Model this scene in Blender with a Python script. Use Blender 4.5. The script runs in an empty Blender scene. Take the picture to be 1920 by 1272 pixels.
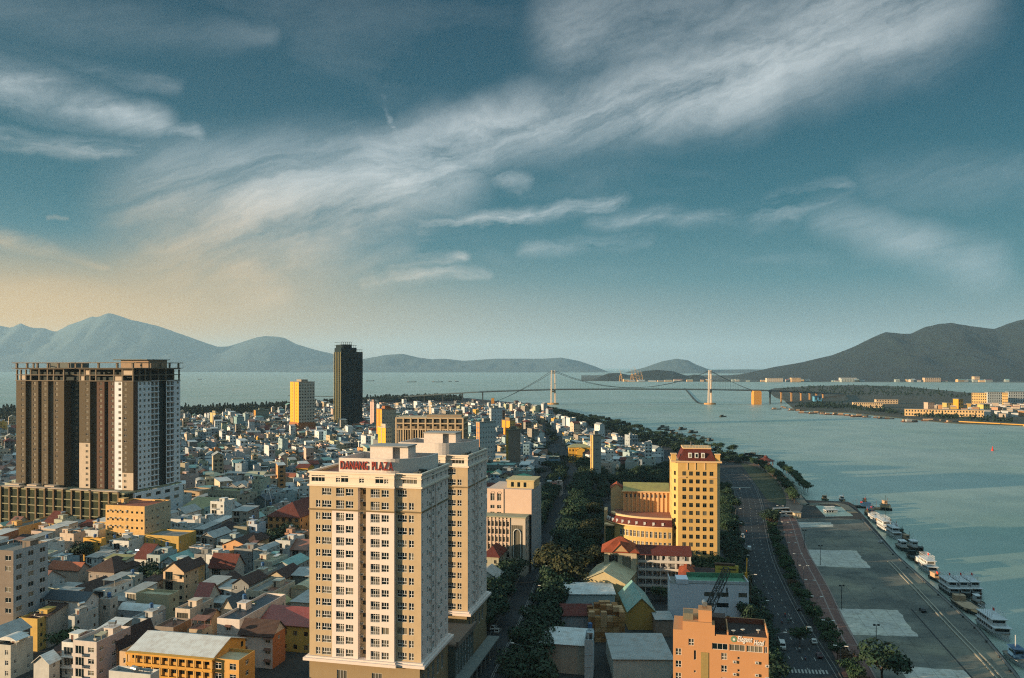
import bpy, math, random
from math import sin, cos, pi, radians, tan, atan, atan2, sqrt
from mathutils import Vector, noise, geometry
R = random.Random(7)
SC = bpy.context.scene
COL = SC.collection
H = 95.0; F = 1500.0; CX = 960.0; HY = 688.0     # eye height, focal length and horizon in pixels of a 1920 wide frame
SUN_EL = 7.5; SUN_AZ = -107.0                      # degrees, azimuth clockwise from +Y (the view direction)

# ---------------------------------------------------------------- camera
cam = bpy.data.cameras.new('camera'); camo = bpy.data.objects.new('camera', cam); COL.objects.link(camo)
camo.location = (0, 0, H); camo.rotation_euler = (radians(90), 0, 0)
cam.sensor_width = 36; cam.lens = 36 * F / 1920; cam.shift_y = (HY - 636) / 1920
cam.clip_start = 1; cam.clip_end = 90000
SC.camera = camo
SC.view_settings.view_transform = 'Standard'; SC.view_settings.look = 'None'
SC.view_settings.exposure = 1.42; SC.view_settings.gamma = 1
SC.cycles.use_denoising = False; SC.cycles.filter_width = 1.15
SC.cycles.max_bounces = 5; SC.cycles.volume_bounces = 1; SC.cycles.transparent_max_bounces = 8
SC.cycles.caustics_reflective = False; SC.cycles.caustics_refractive = False

# ---------------------------------------------------------------- sun
sd = Vector((sin(radians(SUN_AZ)) * cos(radians(SUN_EL)), cos(radians(SUN_AZ)) * cos(radians(SUN_EL)), sin(radians(SUN_EL))))
sl = bpy.data.lights.new('sun', 'SUN'); so = bpy.data.objects.new('sun', sl); COL.objects.link(so)
sl.energy = 4.3; sl.angle = radians(0.53); sl.color = (1.0, 0.70, 0.43)
so.rotation_euler = sd.to_track_quat('Z', 'Y').to_euler(); so.location = (-200, -200, 500)

# ---------------------------------------------------------------- node helper
def lin(c):
    if isinstance(c, str):
        c = [int(c[i:i + 2], 16) / 255 for i in (0, 2, 4)]
    return tuple(x / 12.92 if x <= .04045 else ((x + .055) / 1.055) ** 2.4 for x in c)
class NT:
    def __init__(s, nt): s.nt = nt; nt.nodes.clear()
    def n(s, t, **k):
        nd = s.nt.nodes.new(t)
        for a, b in k.items(): setattr(nd, a, b)
        return nd
    def l(s, a, b): s.nt.links.new(a, b)
    def put(s, sock, v):
        if hasattr(v, 'is_linked') or hasattr(v, 'links'): s.l(v, sock)
        elif isinstance(v, (tuple, list)) and len(v) == 3 and sock.type == 'RGBA': sock.default_value = (*v, 1)
        else: sock.default_value = v
    def m(s, op, a, b=0.0, c=0.0, clamp=False):
        nd = s.n('ShaderNodeMath', operation=op, use_clamp=clamp)
        for i, v in enumerate((a, b, c)):
            if i < len(nd.inputs): s.put(nd.inputs[i], v)
        return nd.outputs[0]
    def mix(s, f, a, b, mode='MIX'):
        nd = s.n('ShaderNodeMix', data_type='RGBA', blend_type=mode, clamp_factor=True)
        s.put(nd.inputs[0], f); s.put(nd.inputs[6], a); s.put(nd.inputs[7], b)
        return nd.outputs[2]
    def comb(s, x, y, z):
        nd = s.n('ShaderNodeCombineXYZ')
        for i, v in enumerate((x, y, z)): s.put(nd.inputs[i], v)
        return nd.outputs[0]
    def noise(s, vec, scale, detail=4, rough=.55, dist=0.0, col=False):
        nd = s.n('ShaderNodeTexNoise'); s.l(vec, nd.inputs['Vector'])
        nd.inputs['Scale'].default_value = scale; nd.inputs['Detail'].default_value = detail
        nd.inputs['Roughness'].default_value = rough; nd.inputs['Distortion'].default_value = dist
        return nd.outputs[1 if col else 0]
    def rng(s, v, a, b, c=0.0, d=1.0, smooth=False):
        nd = s.n('ShaderNodeMapRange', clamp=True, interpolation_type='SMOOTHSTEP' if smooth else 'LINEAR')
        for i, x in enumerate((v, a, b, c, d)): s.put(nd.inputs[i], x)
        return nd.outputs[0]

# ---------------------------------------------------------------- sky
W = bpy.data.worlds.new('World'); SC.world = W; W.use_nodes = True
def build_world():
    g = NT(W.node_tree)
    d = g.n('ShaderNodeTexCoord').outputs['Generated']
    sp = g.n('ShaderNodeSeparateXYZ'); g.l(d, sp.inputs[0])
    az = g.m('ARCTAN2', sp.outputs[0], sp.outputs[1]); el = g.m('ARCSINE', sp.outputs[2])
    sky = g.n('ShaderNodeTexSky', sky_type='NISHITA', sun_disc=False)
    sky.sun_elevation = radians(SUN_EL); sky.sun_rotation = radians(SUN_AZ)
    sky.air_density = 1.0; sky.dust_density = 1.5; sky.ozone_density = 1.6; sky.altitude = 50
    base = g.mix(1.0, sky.outputs[0], SKY_TINT, 'MULTIPLY')
    # clear evening air: a pale band low down, teal above it, amber towards the sunset side
    up = g.rng(el, 0.0, .42)
    rp = g.n('ShaderNodeValToRGB'); g.l(up, rp.inputs[0])
    st = [(0, '8c9290'), (.10, '758a8e'), (.25, '3a727f'), (.45, '0a5b6e'), (.72, '004a60'), (1, '003d54')]
    e = rp.color_ramp.elements
    while len(e) < len(st): e.new(.5)
    for i, (p, c) in enumerate(st): e[i].position = p; e[i].color = (*[x * 8.6 for x in lin(c)], 1)
    amber = g.m('MULTIPLY', g.rng(az, .05, -.58, smooth=True), g.rng(el, .155, .03, smooth=True))
    ramp = g.mix(g.m('MULTIPLY', amber, .95), rp.outputs[0], tuple(x * 10 for x in lin('dc9c14')))
    pinkb = g.m('MULTIPLY', g.rng(az, .35, -.2, smooth=True), g.rng(el, .16, .0, smooth=True))
    pinkb = g.m('MULTIPLY', pinkb, g.m('SUBTRACT', 1.0, amber)); ramp = g.mix(g.m('MULTIPLY', pinkb, .6), ramp, tuple(x * 10 for x in lin('b5a48c')))
    base = g.mix(.94, base, ramp)
    # clouds at fixed bearings
    p = g.comb(az, el, 0.0)
    wob = g.n('ShaderNodeVectorMath', operation='SUBTRACT'); g.l(g.noise(p, 7, 6, .6, col=True), wob.inputs[0]); wob.inputs[1].default_value = (.5, .5, .5)
    ws = g.n('ShaderNodeVectorMath', operation='SCALE'); g.l(wob.outputs[0], ws.inputs[0]); ws.inputs['Scale'].default_value = .05
    pa = g.n('ShaderNodeVectorMath', operation='ADD'); g.l(p, pa.inputs[0]); g.l(ws.outputs[0], pa.inputs[1])
    pw = pa.outputs[0]
    def AE(x, y): return (atan((x - CX) / F), atan((HY - y) / sqrt(F * F + (x - CX) ** 2)))
    tot = None
    mp = g.n('ShaderNodeMapping', vector_type='TEXTURE'); g.l(pw, mp.inputs[0]); mp.inputs['Rotation'].default_value = (0, 0, radians(3)); mp.inputs['Scale'].default_value = (7, 1, 1)
    FIB = g.rng(g.noise(mp.outputs[0], 34, 6, .6, .3), .38, .62)
    for (x0, y0, x1, y1, w0, w1, s) in CLOUDS:
        a = AE(x0, y0); b = AE(x1, y1); dx, dy = b[0] - a[0], b[1] - a[1]; L2 = dx * dx + dy * dy
        sub = g.n('ShaderNodeVectorMath', operation='SUBTRACT'); g.l(pw, sub.inputs[0]); sub.inputs[1].default_value = (*a, 0)
        dt = g.n('ShaderNodeVectorMath', operation='DOT_PRODUCT'); g.l(sub.outputs[0], dt.inputs[0]); dt.inputs[1].default_value = (dx / L2, dy / L2, 0)
        t = g.m('ADD', dt.outputs['Value'], 0.0, clamp=True)
        sc = g.n('ShaderNodeVectorMath', operation='SCALE'); sc.inputs[0].default_value = (dx, dy, 0); g.l(t, sc.inputs['Scale'])
        di = g.n('ShaderNodeVectorMath', operation='DISTANCE'); g.l(sub.outputs[0], di.inputs[0]); g.l(sc.outputs[0], di.inputs[1])
        w = g.m('MULTIPLY_ADD', t, (w1 - w0) / F, w0 / F)
        v = g.m('MULTIPLY', g.rng(g.m('DIVIDE', di.outputs['Value'], w), 1.15, .0, smooth=True), s)
        if max(w0, w1) < 50: v = g.m('MULTIPLY', v, FIB)
        tot = v if tot is None else g.m('MAXIMUM', tot, v)
    # wispy fibres: noise stretched along the drift
    mp = g.n('ShaderNodeMapping', vector_type='TEXTURE'); g.l(pw, mp.inputs[0]); mp.inputs['Rotation'].default_value = (0, 0, radians(17)); mp.inputs['Scale'].default_value = (4.6, 1, 1)
    fib = g.noise(mp.outputs[0], 15, 12, .66, .5)
    mp2 = g.n('ShaderNodeMapping', vector_type='TEXTURE'); g.l(pw, mp2.inputs[0]); mp2.inputs['Rotation'].default_value = (0, 0, radians(-4)); mp2.inputs['Scale'].default_value = (4.0, 1, 1)
    veil = g.noise(mp2.outputs[0], 5, 6, .6, .4)
    cl = g.m('MULTIPLY', tot, g.rng(fib, .36, .66, .20, 1.0))
    cl = g.m('MAXIMUM', cl, g.m('MULTIPLY', g.rng(veil, .52, .82), .26))
    cl = g.m('MULTIPLY', cl, g.rng(el, .0, .06), clamp=True)
    warm = g.m('MULTIPLY', g.rng(az, .15, -.45, smooth=True), g.rng(el, .27, .08, smooth=True))
    cc = g.mix(warm, tuple(x * 10 for x in lin('c6cdcf')), tuple(x * 10 for x in lin('d0a870')))
    col = g.mix(g.m('MULTIPLY', cl, .86), base, cc)
    # brighter sky above the frame, added as fill light for the shaded walls
    col = g.mix(g.rng(el, .50, .85, smooth=True), col, tuple(x * 10 for x in (.42, .63, .72)))
    bg = g.n('ShaderNodeBackground'); g.l(col, bg.inputs[0]); bg.inputs[1].default_value = .05
    o = g.n('ShaderNodeOutputWorld'); g.l(bg.outputs[0], o.inputs[0])
SKY_TINT = (.30, .9, .85)
CLOUDS = [  # x0,y0,x1,y1 (pixel bearings), half-widths, strength
    (350, 420, 820, 310, 165, 120, 1.0), (700, 300, 1000, 235, 75, 75, 1.0), (980, 240, 1420, 125, 85, 120, .92), (1380, 130, 1720, 20, 120, 130, .75),
    (1080, 60, 1500, 20, 110, 120, .5), (880, 285, 985, 345, 42, 28, .6), (820, 262, 960, 232, 30, 28, 1.0), (560, 440, 700, 390, 160, 120, .75), (340, 440, 500, 540, 110, 90, .75), (500, 560, 740, 470, 60, 55, .4),
    (-60, 130, 300, 225, 52, 40, .8), (20, 190, 380, 255, 30, 24, .6), (-40, 262, 260, 275, 26, 20, .6), (0, 95, 330, 150, 30, 20, .3),
    (-60, 425, 200, 495, 24, 14, 1.1), (722, 158, 746, 262, 9, 9, 1.6), (790, 432, 1160, 376, 30, 22, 1.0), (1120, 415, 1420, 398, 30, 24, .7),
    (1420, 400, 1570, 360, 40, 30, 1.1), (1420, 380, 1500, 410, 24, 14, .55), (1560, 410, 1850, 500, 52, 52, .42), (690, 502, 870, 488, 22, 14, 1.0), (690, 528, 910, 512, 24, 14, .9),
    (1640, 350, 1900, 330, 60, 60, .22), (990, 472, 1210, 456, 26, 20, .6), (0, 560, 420, 555, 50, 40, .4), (90, 405, 130, 405, 6, 5, .6), (0, 20, 500, 60, 60, 30, .16), (1340, 480, 1700, 490, 12, 16, .2)]
build_world()

# ---------------------------------------------------------------- materials
MATS = {}
def _base(name, rough=.85, metal=0.0, spec=.3):
    m = bpy.data.materials.new(name); m.use_nodes = True; g = NT(m.node_tree)
    b = g.n('ShaderNodeBsdfPrincipled'); b.inputs['Roughness'].default_value = rough; b.inputs['Metallic'].default_value = metal
    b.inputs['Specular IOR Level'].default_value = spec
    o = g.n('ShaderNodeOutputMaterial'); g.l(b.outputs[0], o.inputs[0])
    return m, g, b
def soft(c, k=.3):
    a = [int(c[i:i + 2], 16) for i in (0, 2, 4)]; b = (0xbe, 0xc0, 0xba); s = max(a) - min(a)
    if s > 85: k *= .35
    return '%02x%02x%02x' % tuple(int(x + (y - x) * k) for x, y in zip(a, b))
def wallm(c, rough=.9, amt=.36, scale=.35):
    k = ('w', c, rough, amt, scale)
    if k in MATS: return MATS[k]
    m, g, b = _base('plaster_' + c, rough); L = lin(c)
    tc = g.n('ShaderNodeTexCoord').outputs['Object']
    n1 = g.noise(tc, scale, 5, .6)
    mp = g.n('ShaderNodeMapping'); g.l(tc, mp.inputs[0]); mp.inputs['Scale'].default_value = (1.6, 1.6, .12)
    n2 = g.noise(mp.outputs[0], 1.3, 5, .65)
    f = g.m('ADD', g.rng(n1, .35, .72, 0, .55), g.rng(n2, .5, .8, 0, .6), clamp=True)
    dirt = tuple(x * .5 + y * .02 for x, y in zip(L, (1, 1, .9)))
    g.l(g.mix(g.m('MULTIPLY', f, amt * 2), L, dirt), b.inputs[0])
    MATS[k] = m; return m
def plain(c, rough=.6, metal=0.0, spec=.4):
    k = ('p', c, rough, metal)
    if k in MATS: return MATS[k]
    m, g, b = _base('paint_' + c, rough, metal, spec); L = lin(c)
    n = g.noise(g.n('ShaderNodeTexCoord').outputs['Object'], 1.7, 4)
    g.l(g.mix(g.rng(n, .35, .75, 0, .5), L, tuple(x * .62 for x in L)), b.inputs[0])
    MATS[k] = m; return m
def tilem(c, ax=0):     # roof tiles: rows down the slope with blotches
    k = ('t', c, ax)
    if k in MATS: return MATS[k]
    m, g, b = _base('roof_tile_' + c, .8); L = lin(c)
    tc = g.n('ShaderNodeTexCoord').outputs['Object']
    n = g.noise(tc, .5, 6, .7); n2 = g.noise(tc, 5, 2)
    wv = g.n('ShaderNodeTexWave', wave_type='BANDS', bands_direction='Z'); g.l(tc, wv.inputs[0]); wv.inputs['Scale'].default_value = 1.1
    f = g.m('ADD', g.rng(n, .35, .7, 0, .55), g.m('MULTIPLY', n2, .35), clamp=True)
    c1 = g.mix(f, tuple(x * 1.25 for x in L), tuple(x * .45 for x in L))
    g.l(g.mix(g.m('MULTIPLY', wv.outputs[1], .35), c1, tuple(x * .4 for x in L)), b.inputs[0])
    bp = g.n('ShaderNodeBump'); bp.inputs['Strength'].default_value = .6; bp.inputs['Distance'].default_value = .12; g.l(wv.outputs[1], bp.inputs['Height']); g.l(bp.outputs[0], b.inputs['Normal'])
    MATS[k] = m; return m
def metalm(c, rough=.5):   # corrugated sheet
    k = ('c', c, rough)
    if k in MATS: return MATS[k]
    m, g, b = _base('corrugated_' + c, rough, 0, .5); L = lin(c)
    tc = g.n('ShaderNodeTexCoord').outputs['Object']
    wv = g.n('ShaderNodeTexWave', wave_type='BANDS', bands_direction='X'); g.l(tc, wv.inputs[0]); wv.inputs['Scale'].default_value = .55
    n = g.noise(tc, .4, 6, .7)
    c1 = g.mix(g.rng(n, .45, .75, 0, .8), L, tuple(a * b for a, b in zip(L, (.55, .42, .34))))
    g.l(g.mix(g.m('MULTIPLY', g.rng(wv.outputs[1], .6, 1), .4), c1, tuple(x * .5 for x in L)), b.inputs[0])
    MATS[k] = m; return m
def glassm(c='0e1c20', var=.6, rough=.12):
    k = ('g', c, var)
    if k in MATS: return MATS[k]
    m, g, b = _base('glass_' + c, rough, 0, .6); L = lin(c)
    oi = g.n('ShaderNodeObjectInfo').outputs['Random']
    tc = g.n('ShaderNodeTexCoord').outputs['Object']
    f = g.m('MULTIPLY', g.rng(oi, .55, 1.0), var)
    g.l(g.mix(f, L, lin('8f8a78')), b.inputs[0]); b.inputs['Specular IOR Level'].default_value = .3
    MATS[k] = m; return m
def ground_m(name, c1, c2, s1, s2, rough=.95, bump=0.0, third=None, joint=None):
    m, g, b = _base(name, rough)
    tc = g.n('ShaderNodeNewGeometry').outputs['Position']
    n1 = g.noise(tc, s1, 8, .65); n2 = g.noise(tc, s2, 6, .6)
    c = g.mix(g.rng(n1, .38, .66), lin(c1), lin(c2))
    if third: c = g.mix(g.rng(n2, .5, .68), c, lin(third))
    else: c = g.mix(g.m('MULTIPLY', n2, .4), c, tuple(x * .5 for x in lin(c1)))
    if joint:   # cast slabs: thin dark joints, oil and water stains
        mp = g.n('ShaderNodeMapping'); g.l(tc, mp.inputs[0]); mp.inputs['Rotation'].default_value = (0, 0, radians(13))
        br = g.n('ShaderNodeTexBrick', offset=0.0); g.l(mp.outputs[0], br.inputs[0]); br.inputs['Scale'].default_value = 1.0; br.inputs['Brick Width'].default_value = joint; br.inputs['Row Height'].default_value = joint; br.inputs['Mortar Size'].default_value = .07
        for k, v in (('Color1', .86), ('Color2', 1.0), ('Mortar', .45)): br.inputs[k].default_value = (v, v, v, 1)
        c = g.mix(1.0, c, br.outputs[0], 'MULTIPLY')
        st = g.rng(g.noise(tc, .11, 7, .75, 1.5), .52, .70, 0, .75); c = g.mix(st, c, tuple(x * .42 for x in lin(c1)))
        st2 = g.rng(g.noise(tc, .9, 5, .7), .62, .8, 0, .6); c = g.mix(st2, c, tuple(x * .35 for x in lin(c1)))
    g.l(c, b.inputs[0])
    return m

# ---------------------------------------------------------------- mesh helper
class MB:
    def __init__(s): s.v = []; s.f = []; s.mi = []; s.mats = []
    def mat(s, m):
        if m not in s.mats: s.mats.append(m)
        return s.mats.index(m)
    def poly(s, pts, m=0):
        i = len(s.v); s.v += [tuple(p) for p in pts]; s.f.append(tuple(range(i, i + len(pts)))); s.mi.append(m)
    def box(s, x0, x1, y0, y1, z0, z1, m=0, T=None):
        c = [(x0, y0, z0), (x1, y0, z0), (x1, y1, z0), (x0, y1, z0), (x0, y0, z1), (x1, y0, z1), (x1, y1, z1), (x0, y1, z1)]
        if T: c = [T(p) for p in c]
        i = len(s.v); s.v += c
        for q in ((0, 3, 2, 1), (4, 5, 6, 7), (0, 1, 5, 4), (1, 2, 6, 5), (2, 3, 7, 6), (3, 0, 4, 7)):
            s.f.append(tuple(i + k for k in q)); s.mi.append(m)
    def prism(s, pts, z0, z1, m=0, cap=True, mtop=None):
        n = len(pts); i = len(s.v)
        s.v += [(p[0], p[1], z0 if not callable(z0) else z0(p)) for p in pts] + [(p[0], p[1], z1 if not callable(z1) else z1(p)) for p in pts]
        for k in range(n):
            s.f.append((i + k, i + (k + 1) % n, i + n + (k + 1) % n, i + n + k)); s.mi.append(m)
        if cap:
            s.f.append(tuple(i + n + k for k in range(n))); s.mi.append(m if mtop is None else mtop)
            s.f.append(tuple(i + k for k in reversed(range(n)))); s.mi.append(m)
    def beam(s, a, b, r, m=0, n=4, r2=None):
        a = Vector(a); b = Vector(b); d = (b - a)
        if d.length < 1e-6: return
        d.normalize(); u = d.orthogonal().normalized() if abs(d.z) < .99 else Vector((1, 0, 0)); w = d.cross(u); r2 = r if r2 is None else r2
        i = len(s.v)
        for P, q in ((a, r), (b, r2)):
            for k in range(n):
                t = 2 * pi * (k + .5) / n; s.v.append(tuple(P + u * cos(t) * q + w * sin(t) * q))
        for k in range(n): s.f.append((i + k, i + (k + 1) % n, i + n + (k + 1) % n, i + n + k)); s.mi.append(m)
        s.f.append(tuple(i + k for k in reversed(range(n)))); s.mi.append(m)
        s.f.append(tuple(i + n + k for k in range(n))); s.mi.append(m)
    def cyl(s, x, y, z0, z1, r, m=0, n=12, r2=None): s.beam((x, y, z0), (x, y, z1), r, m, n, r2)
    def mesh(s, name, mats):
        me = bpy.data.meshes.new(name); me.from_pydata(s.v, [], s.f)
        for m in (mats if isinstance(mats, (list, tuple)) else [mats]): me.materials.append(m)
        if any(s.mi): me.polygons.foreach_set('material_index', s.mi)
        me.update(); return me
    def obj(s, name, mats, parent=None, loc=(0, 0, 0), rz=0.0, smooth=False):
        me = s.mesh(name, mats)
        if smooth: me.shade_smooth()
        return mobj(name, me, parent, loc, rz)
def mobj(name, me, parent=None, loc=(0, 0, 0), rz=0.0):
    o = bpy.data.objects.new(name, me); COL.objects.link(o); o.location = loc; o.rotation_euler = (0, 0, rz)
    if parent: o.parent = parent
    return o
LABELS = {}
def tag(o, label, cat, group=None, kind=None):
    if label: o['label'] = label
    if cat: o['category'] = cat
    if group: o['group'] = group
    if kind: o['kind'] = kind
    return o
def thing(name, label, cat, loc=(0, 0, 0), rz=0.0, group=None):
    return tag(mobj(name, None, None, loc, rz), label, cat, group)
def struct(name, mb, m, smooth=False):
    o = mb.obj(name, m, smooth=smooth); o['kind'] = 'structure'; return o
def dup(root, loc, rz=None, label=None, group=None, scale=None):
    r = root.copy(); COL.objects.link(r); r.location = loc
    if rz is not None: r.rotation_euler = (0, 0, rz)
    if scale: r.scale = (scale,) * 3 if isinstance(scale, (int, float)) else scale
    if label: r['label'] = label
    if group: r['group'] = group
    for ch in KIDS.get(root.name) or [c for c in root.children]:
        c = ch.copy(); COL.objects.link(c); c.parent = r
        for gch in ch.children:
            d = gch.copy(); COL.objects.link(d); d.parent = c
    return r
KIDS = {}
def P(px, py, z=0.0):
    Y = (H - z) * F / (py - HY); return Vector(((px - CX) / F * Y, Y, z))
def PY(px, Y, z=0.0): return Vector(((px - CX) / F * Y, Y, z))
def pxy(p): return (CX + F * p[0] / p[1], HY + F * (H - (p[2] if len(p) > 2 else 0)) / p[1])
def width_to(o, hd, pxr): k = (pxr - CX) / F; return (k * o[1] - o[0]) / (cos(hd) + k * sin(hd))
def depth_to(o, hd, pxr): k = (pxr - CX) / F; return (k * o[1] - o[0]) / (sin(hd) - k * cos(hd))
GR = radians(13)        # the street grid's bearing
# ================================================================ terrain, water, haze
def fbm(x, y, o=5):
    return noise.fractal(Vector((x, y, 3.7)), 1.0, 2.0, o)
def water_m():
    m, g, b = _base('river_water', .16, .6, .5)
    pos = g.n('ShaderNodeNewGeometry').outputs['Position']
    n = g.noise(pos, .0035, 5, .6); 
    g.l(g.mix(g.rng(n, .35, .65), lin('94aa9c'), lin('aab8ae')), b.inputs[0])
    h1 = g.noise(pos, .35, 5, .65); h2 = g.noise(pos, .02, 4, .6)
    bp = g.n('ShaderNodeBump'); bp.inputs['Strength'].default_value = .10; bp.inputs['Distance'].default_value = .35
    g.l(g.m('ADD', h1, g.m('MULTIPLY', h2, 2.0)), bp.inputs['Height']); g.l(bp.outputs[0], b.inputs['Normal'])
    g.l(g.rng(h2, .35, .65, .32, .46), b.inputs['Roughness'])
    return m
mb = MB(); mb.poly([(-42000, -500, -2), (42000, -500, -2), (42000, 42000, -2), (-42000, 42000, -2)])
struct('water', mb, water_m())
# shoreline of the near bank, traced to real ground points
SHORE = [(1905, 1259), (1837, 1178), (1768, 1116), (1682, 1040), (1624, 972), (1600, 946), (1590, 941), (1512, 938), (1500, 925), (1481, 905), (1464, 888), (1452, 878), (1443, 868), (1414, 860),
         (1380, 857), (1345, 850), (1300, 836), (1250, 824), (1200, 808), (1150, 794), (1105, 782), (1068, 772), (1035, 765), (1010, 760), (965, 755), (920, 751), (880, 747), (800, 744), (690, 748),
         (600, 757), (520, 762), (450, 766), (335, 769), (180, 771), (0, 772), (-60, 772)]
shore = [P(x, y) for x, y in SHORE]
near_right = P(1905, 1259); tail = near_right + (near_right - P(1837, 1178)) * 9
land = [(p.x, p.y) for p in shore] + [(-2600, 1700), (-2600, -60), (tail.x, -60)]
land_poly = land
city_m = ground_m('city_ground', '22282a', '3a3c3a', .02, .004)
mb = MB(); mb.prism(list(reversed(land)) if False else land, -6, 0)
struct('ground', mb, city_m)
# right bank: a low spit
RB = [(2100, 806), (1920, 797), (1800, 793), (1760, 790), (1700, 784), (1640, 778), (1590, 773), (1530, 771), (1490, 767), (1478, 757), (1470, 750), (1452, 744), (1448, 740), (1440, 732), (1452, 728), (1520, 724), (1600, 722),
      (1700, 725), (1780, 733), (1850, 740), (1930, 742), (2400, 742)]
rb = [P(x, y) for x, y in RB]
mb = MB(); mb.prism([(p.x, p.y) for p in rb], -6, -.6)
struct('far_bank', mb, ground_m('far_bank_ground', '27322c', '44463a', .012, .003))
# foot of the mountains across the water
mb = MB(); pts = [PY(1090, 5450), PY(1200, 5250), PY(1330, 5150), PY(1400, 5100), PY(1500, 5050), PY(1700, 5000), PY(1920, 4900), PY(2300, 4700), PY(2300, 9000), PY(1090, 9000)]
mb.prism([(p.x, p.y) for p in pts], -6, -.8); struct('port_shore', mb, ground_m('port_ground', '2e3a34', '55584e', .01, .002))

def mountain(name, sil, Yf, Yr, Yb, m, amp=.10, n=150, rows=22, seed=0.0):
    """ridged hill range: foot at Yf, crest at Yr following the surveyed crest line, back foot at Yb"""
    x0, x1 = sil[0][0], sil[-1][0]
    def crest(px):
        for a, b in zip(sil, sil[1:]):
            if a[0] <= px <= b[0]: t = (px - a[0]) / (b[0] - a[0]); return a[1] + (b[1] - a[1]) * t
        return sil[-1][1]
    mb = MB(); V = []
    for j in range(rows + 1):
        t = j / rows
        for i in range(n + 1):
            px = x0 + (x1 - x0) * i / n; k = (px - CX) / F
            zc = H + (HY - crest(px)) * Yr / F + 2
            if t < .6:
                s = t / .6; Y = Yf + (Yr - Yf) * s
                prof = s ** 1.15
            else:
                s = (t - .6) / .4; Y = Yr + (Yb - Yr) * s; prof = (1 - s) ** 1.1
            X = k * (Yr * .55 + Y * .45); q = abs(fbm(X / 520 + seed, Y / 900, 7))
            z = zc * prof * (1 - amp * 3.2 * q * (1 - abs(prof * 2 - 1)) * 1.6) - 3 * (1 - prof)
            if abs(t - .6) < .01 : z = zc * (1 - .02 * abs(fbm(X / 300, seed, 3)))
            V.append((X, Y + 60 * fbm(X / 700, Y / 700 + seed, 3), z - (4 if prof < .02 else 0)))
    mb.v = V
    for j in range(rows):
        for i in range(n):
            a = j * (n + 1) + i; mb.f.append((a, a + 1, a + n + 2, a + n + 1)); mb.mi.append(0)
    return struct(name, mb, m, smooth=True)
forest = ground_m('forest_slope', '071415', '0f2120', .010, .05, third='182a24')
rockm = ground_m('mountain_slope', '3c5054', '465a5c', .001, .006)  # pale and bluish: part of the distance haze is put into the colour
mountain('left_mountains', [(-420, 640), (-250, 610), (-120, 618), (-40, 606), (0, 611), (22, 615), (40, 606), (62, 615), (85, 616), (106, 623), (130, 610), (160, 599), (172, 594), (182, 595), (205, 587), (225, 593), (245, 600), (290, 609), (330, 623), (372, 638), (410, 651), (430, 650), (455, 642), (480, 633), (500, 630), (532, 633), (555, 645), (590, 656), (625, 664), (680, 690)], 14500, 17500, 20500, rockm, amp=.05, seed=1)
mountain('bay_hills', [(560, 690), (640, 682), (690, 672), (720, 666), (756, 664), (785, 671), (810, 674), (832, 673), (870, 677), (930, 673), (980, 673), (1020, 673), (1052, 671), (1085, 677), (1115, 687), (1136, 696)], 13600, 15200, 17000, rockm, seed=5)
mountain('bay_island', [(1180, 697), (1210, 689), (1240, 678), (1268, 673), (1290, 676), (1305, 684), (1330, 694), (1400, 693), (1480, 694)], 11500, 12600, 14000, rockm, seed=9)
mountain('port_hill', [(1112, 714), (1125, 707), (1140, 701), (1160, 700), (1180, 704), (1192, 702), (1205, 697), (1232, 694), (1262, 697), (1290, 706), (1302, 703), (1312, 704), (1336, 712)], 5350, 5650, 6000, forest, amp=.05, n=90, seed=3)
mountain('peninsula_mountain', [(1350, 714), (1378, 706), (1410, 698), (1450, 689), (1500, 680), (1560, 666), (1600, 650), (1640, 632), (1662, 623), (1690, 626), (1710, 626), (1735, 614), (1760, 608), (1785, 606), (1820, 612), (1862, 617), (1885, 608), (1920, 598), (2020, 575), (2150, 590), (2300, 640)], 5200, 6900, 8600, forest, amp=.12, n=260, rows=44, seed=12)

# the evening haze over the bay
mh = bpy.data.materials.new('haze'); mh.use_nodes = True; g = NT(mh.node_tree)
pv = g.n('ShaderNodeVolumePrincipled'); pv.inputs['Density'].default_value = 3.0e-5; pv.inputs['Color'].default_value = (.48, .75, .96, 1); pv.inputs['Anisotropy'].default_value = .15
o = g.n('ShaderNodeOutputMaterial'); g.l(pv.outputs[0], o.inputs['Volume'])
mb = MB(); mb.box(-43000, 43000, -900, 43000, -7, 1300); ho = mb.obj('haze', mh); ho['kind'] = 'stuff'; ho['label'] = 'thin evening haze over the bay and city'; ho['category'] = 'haze'
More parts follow.
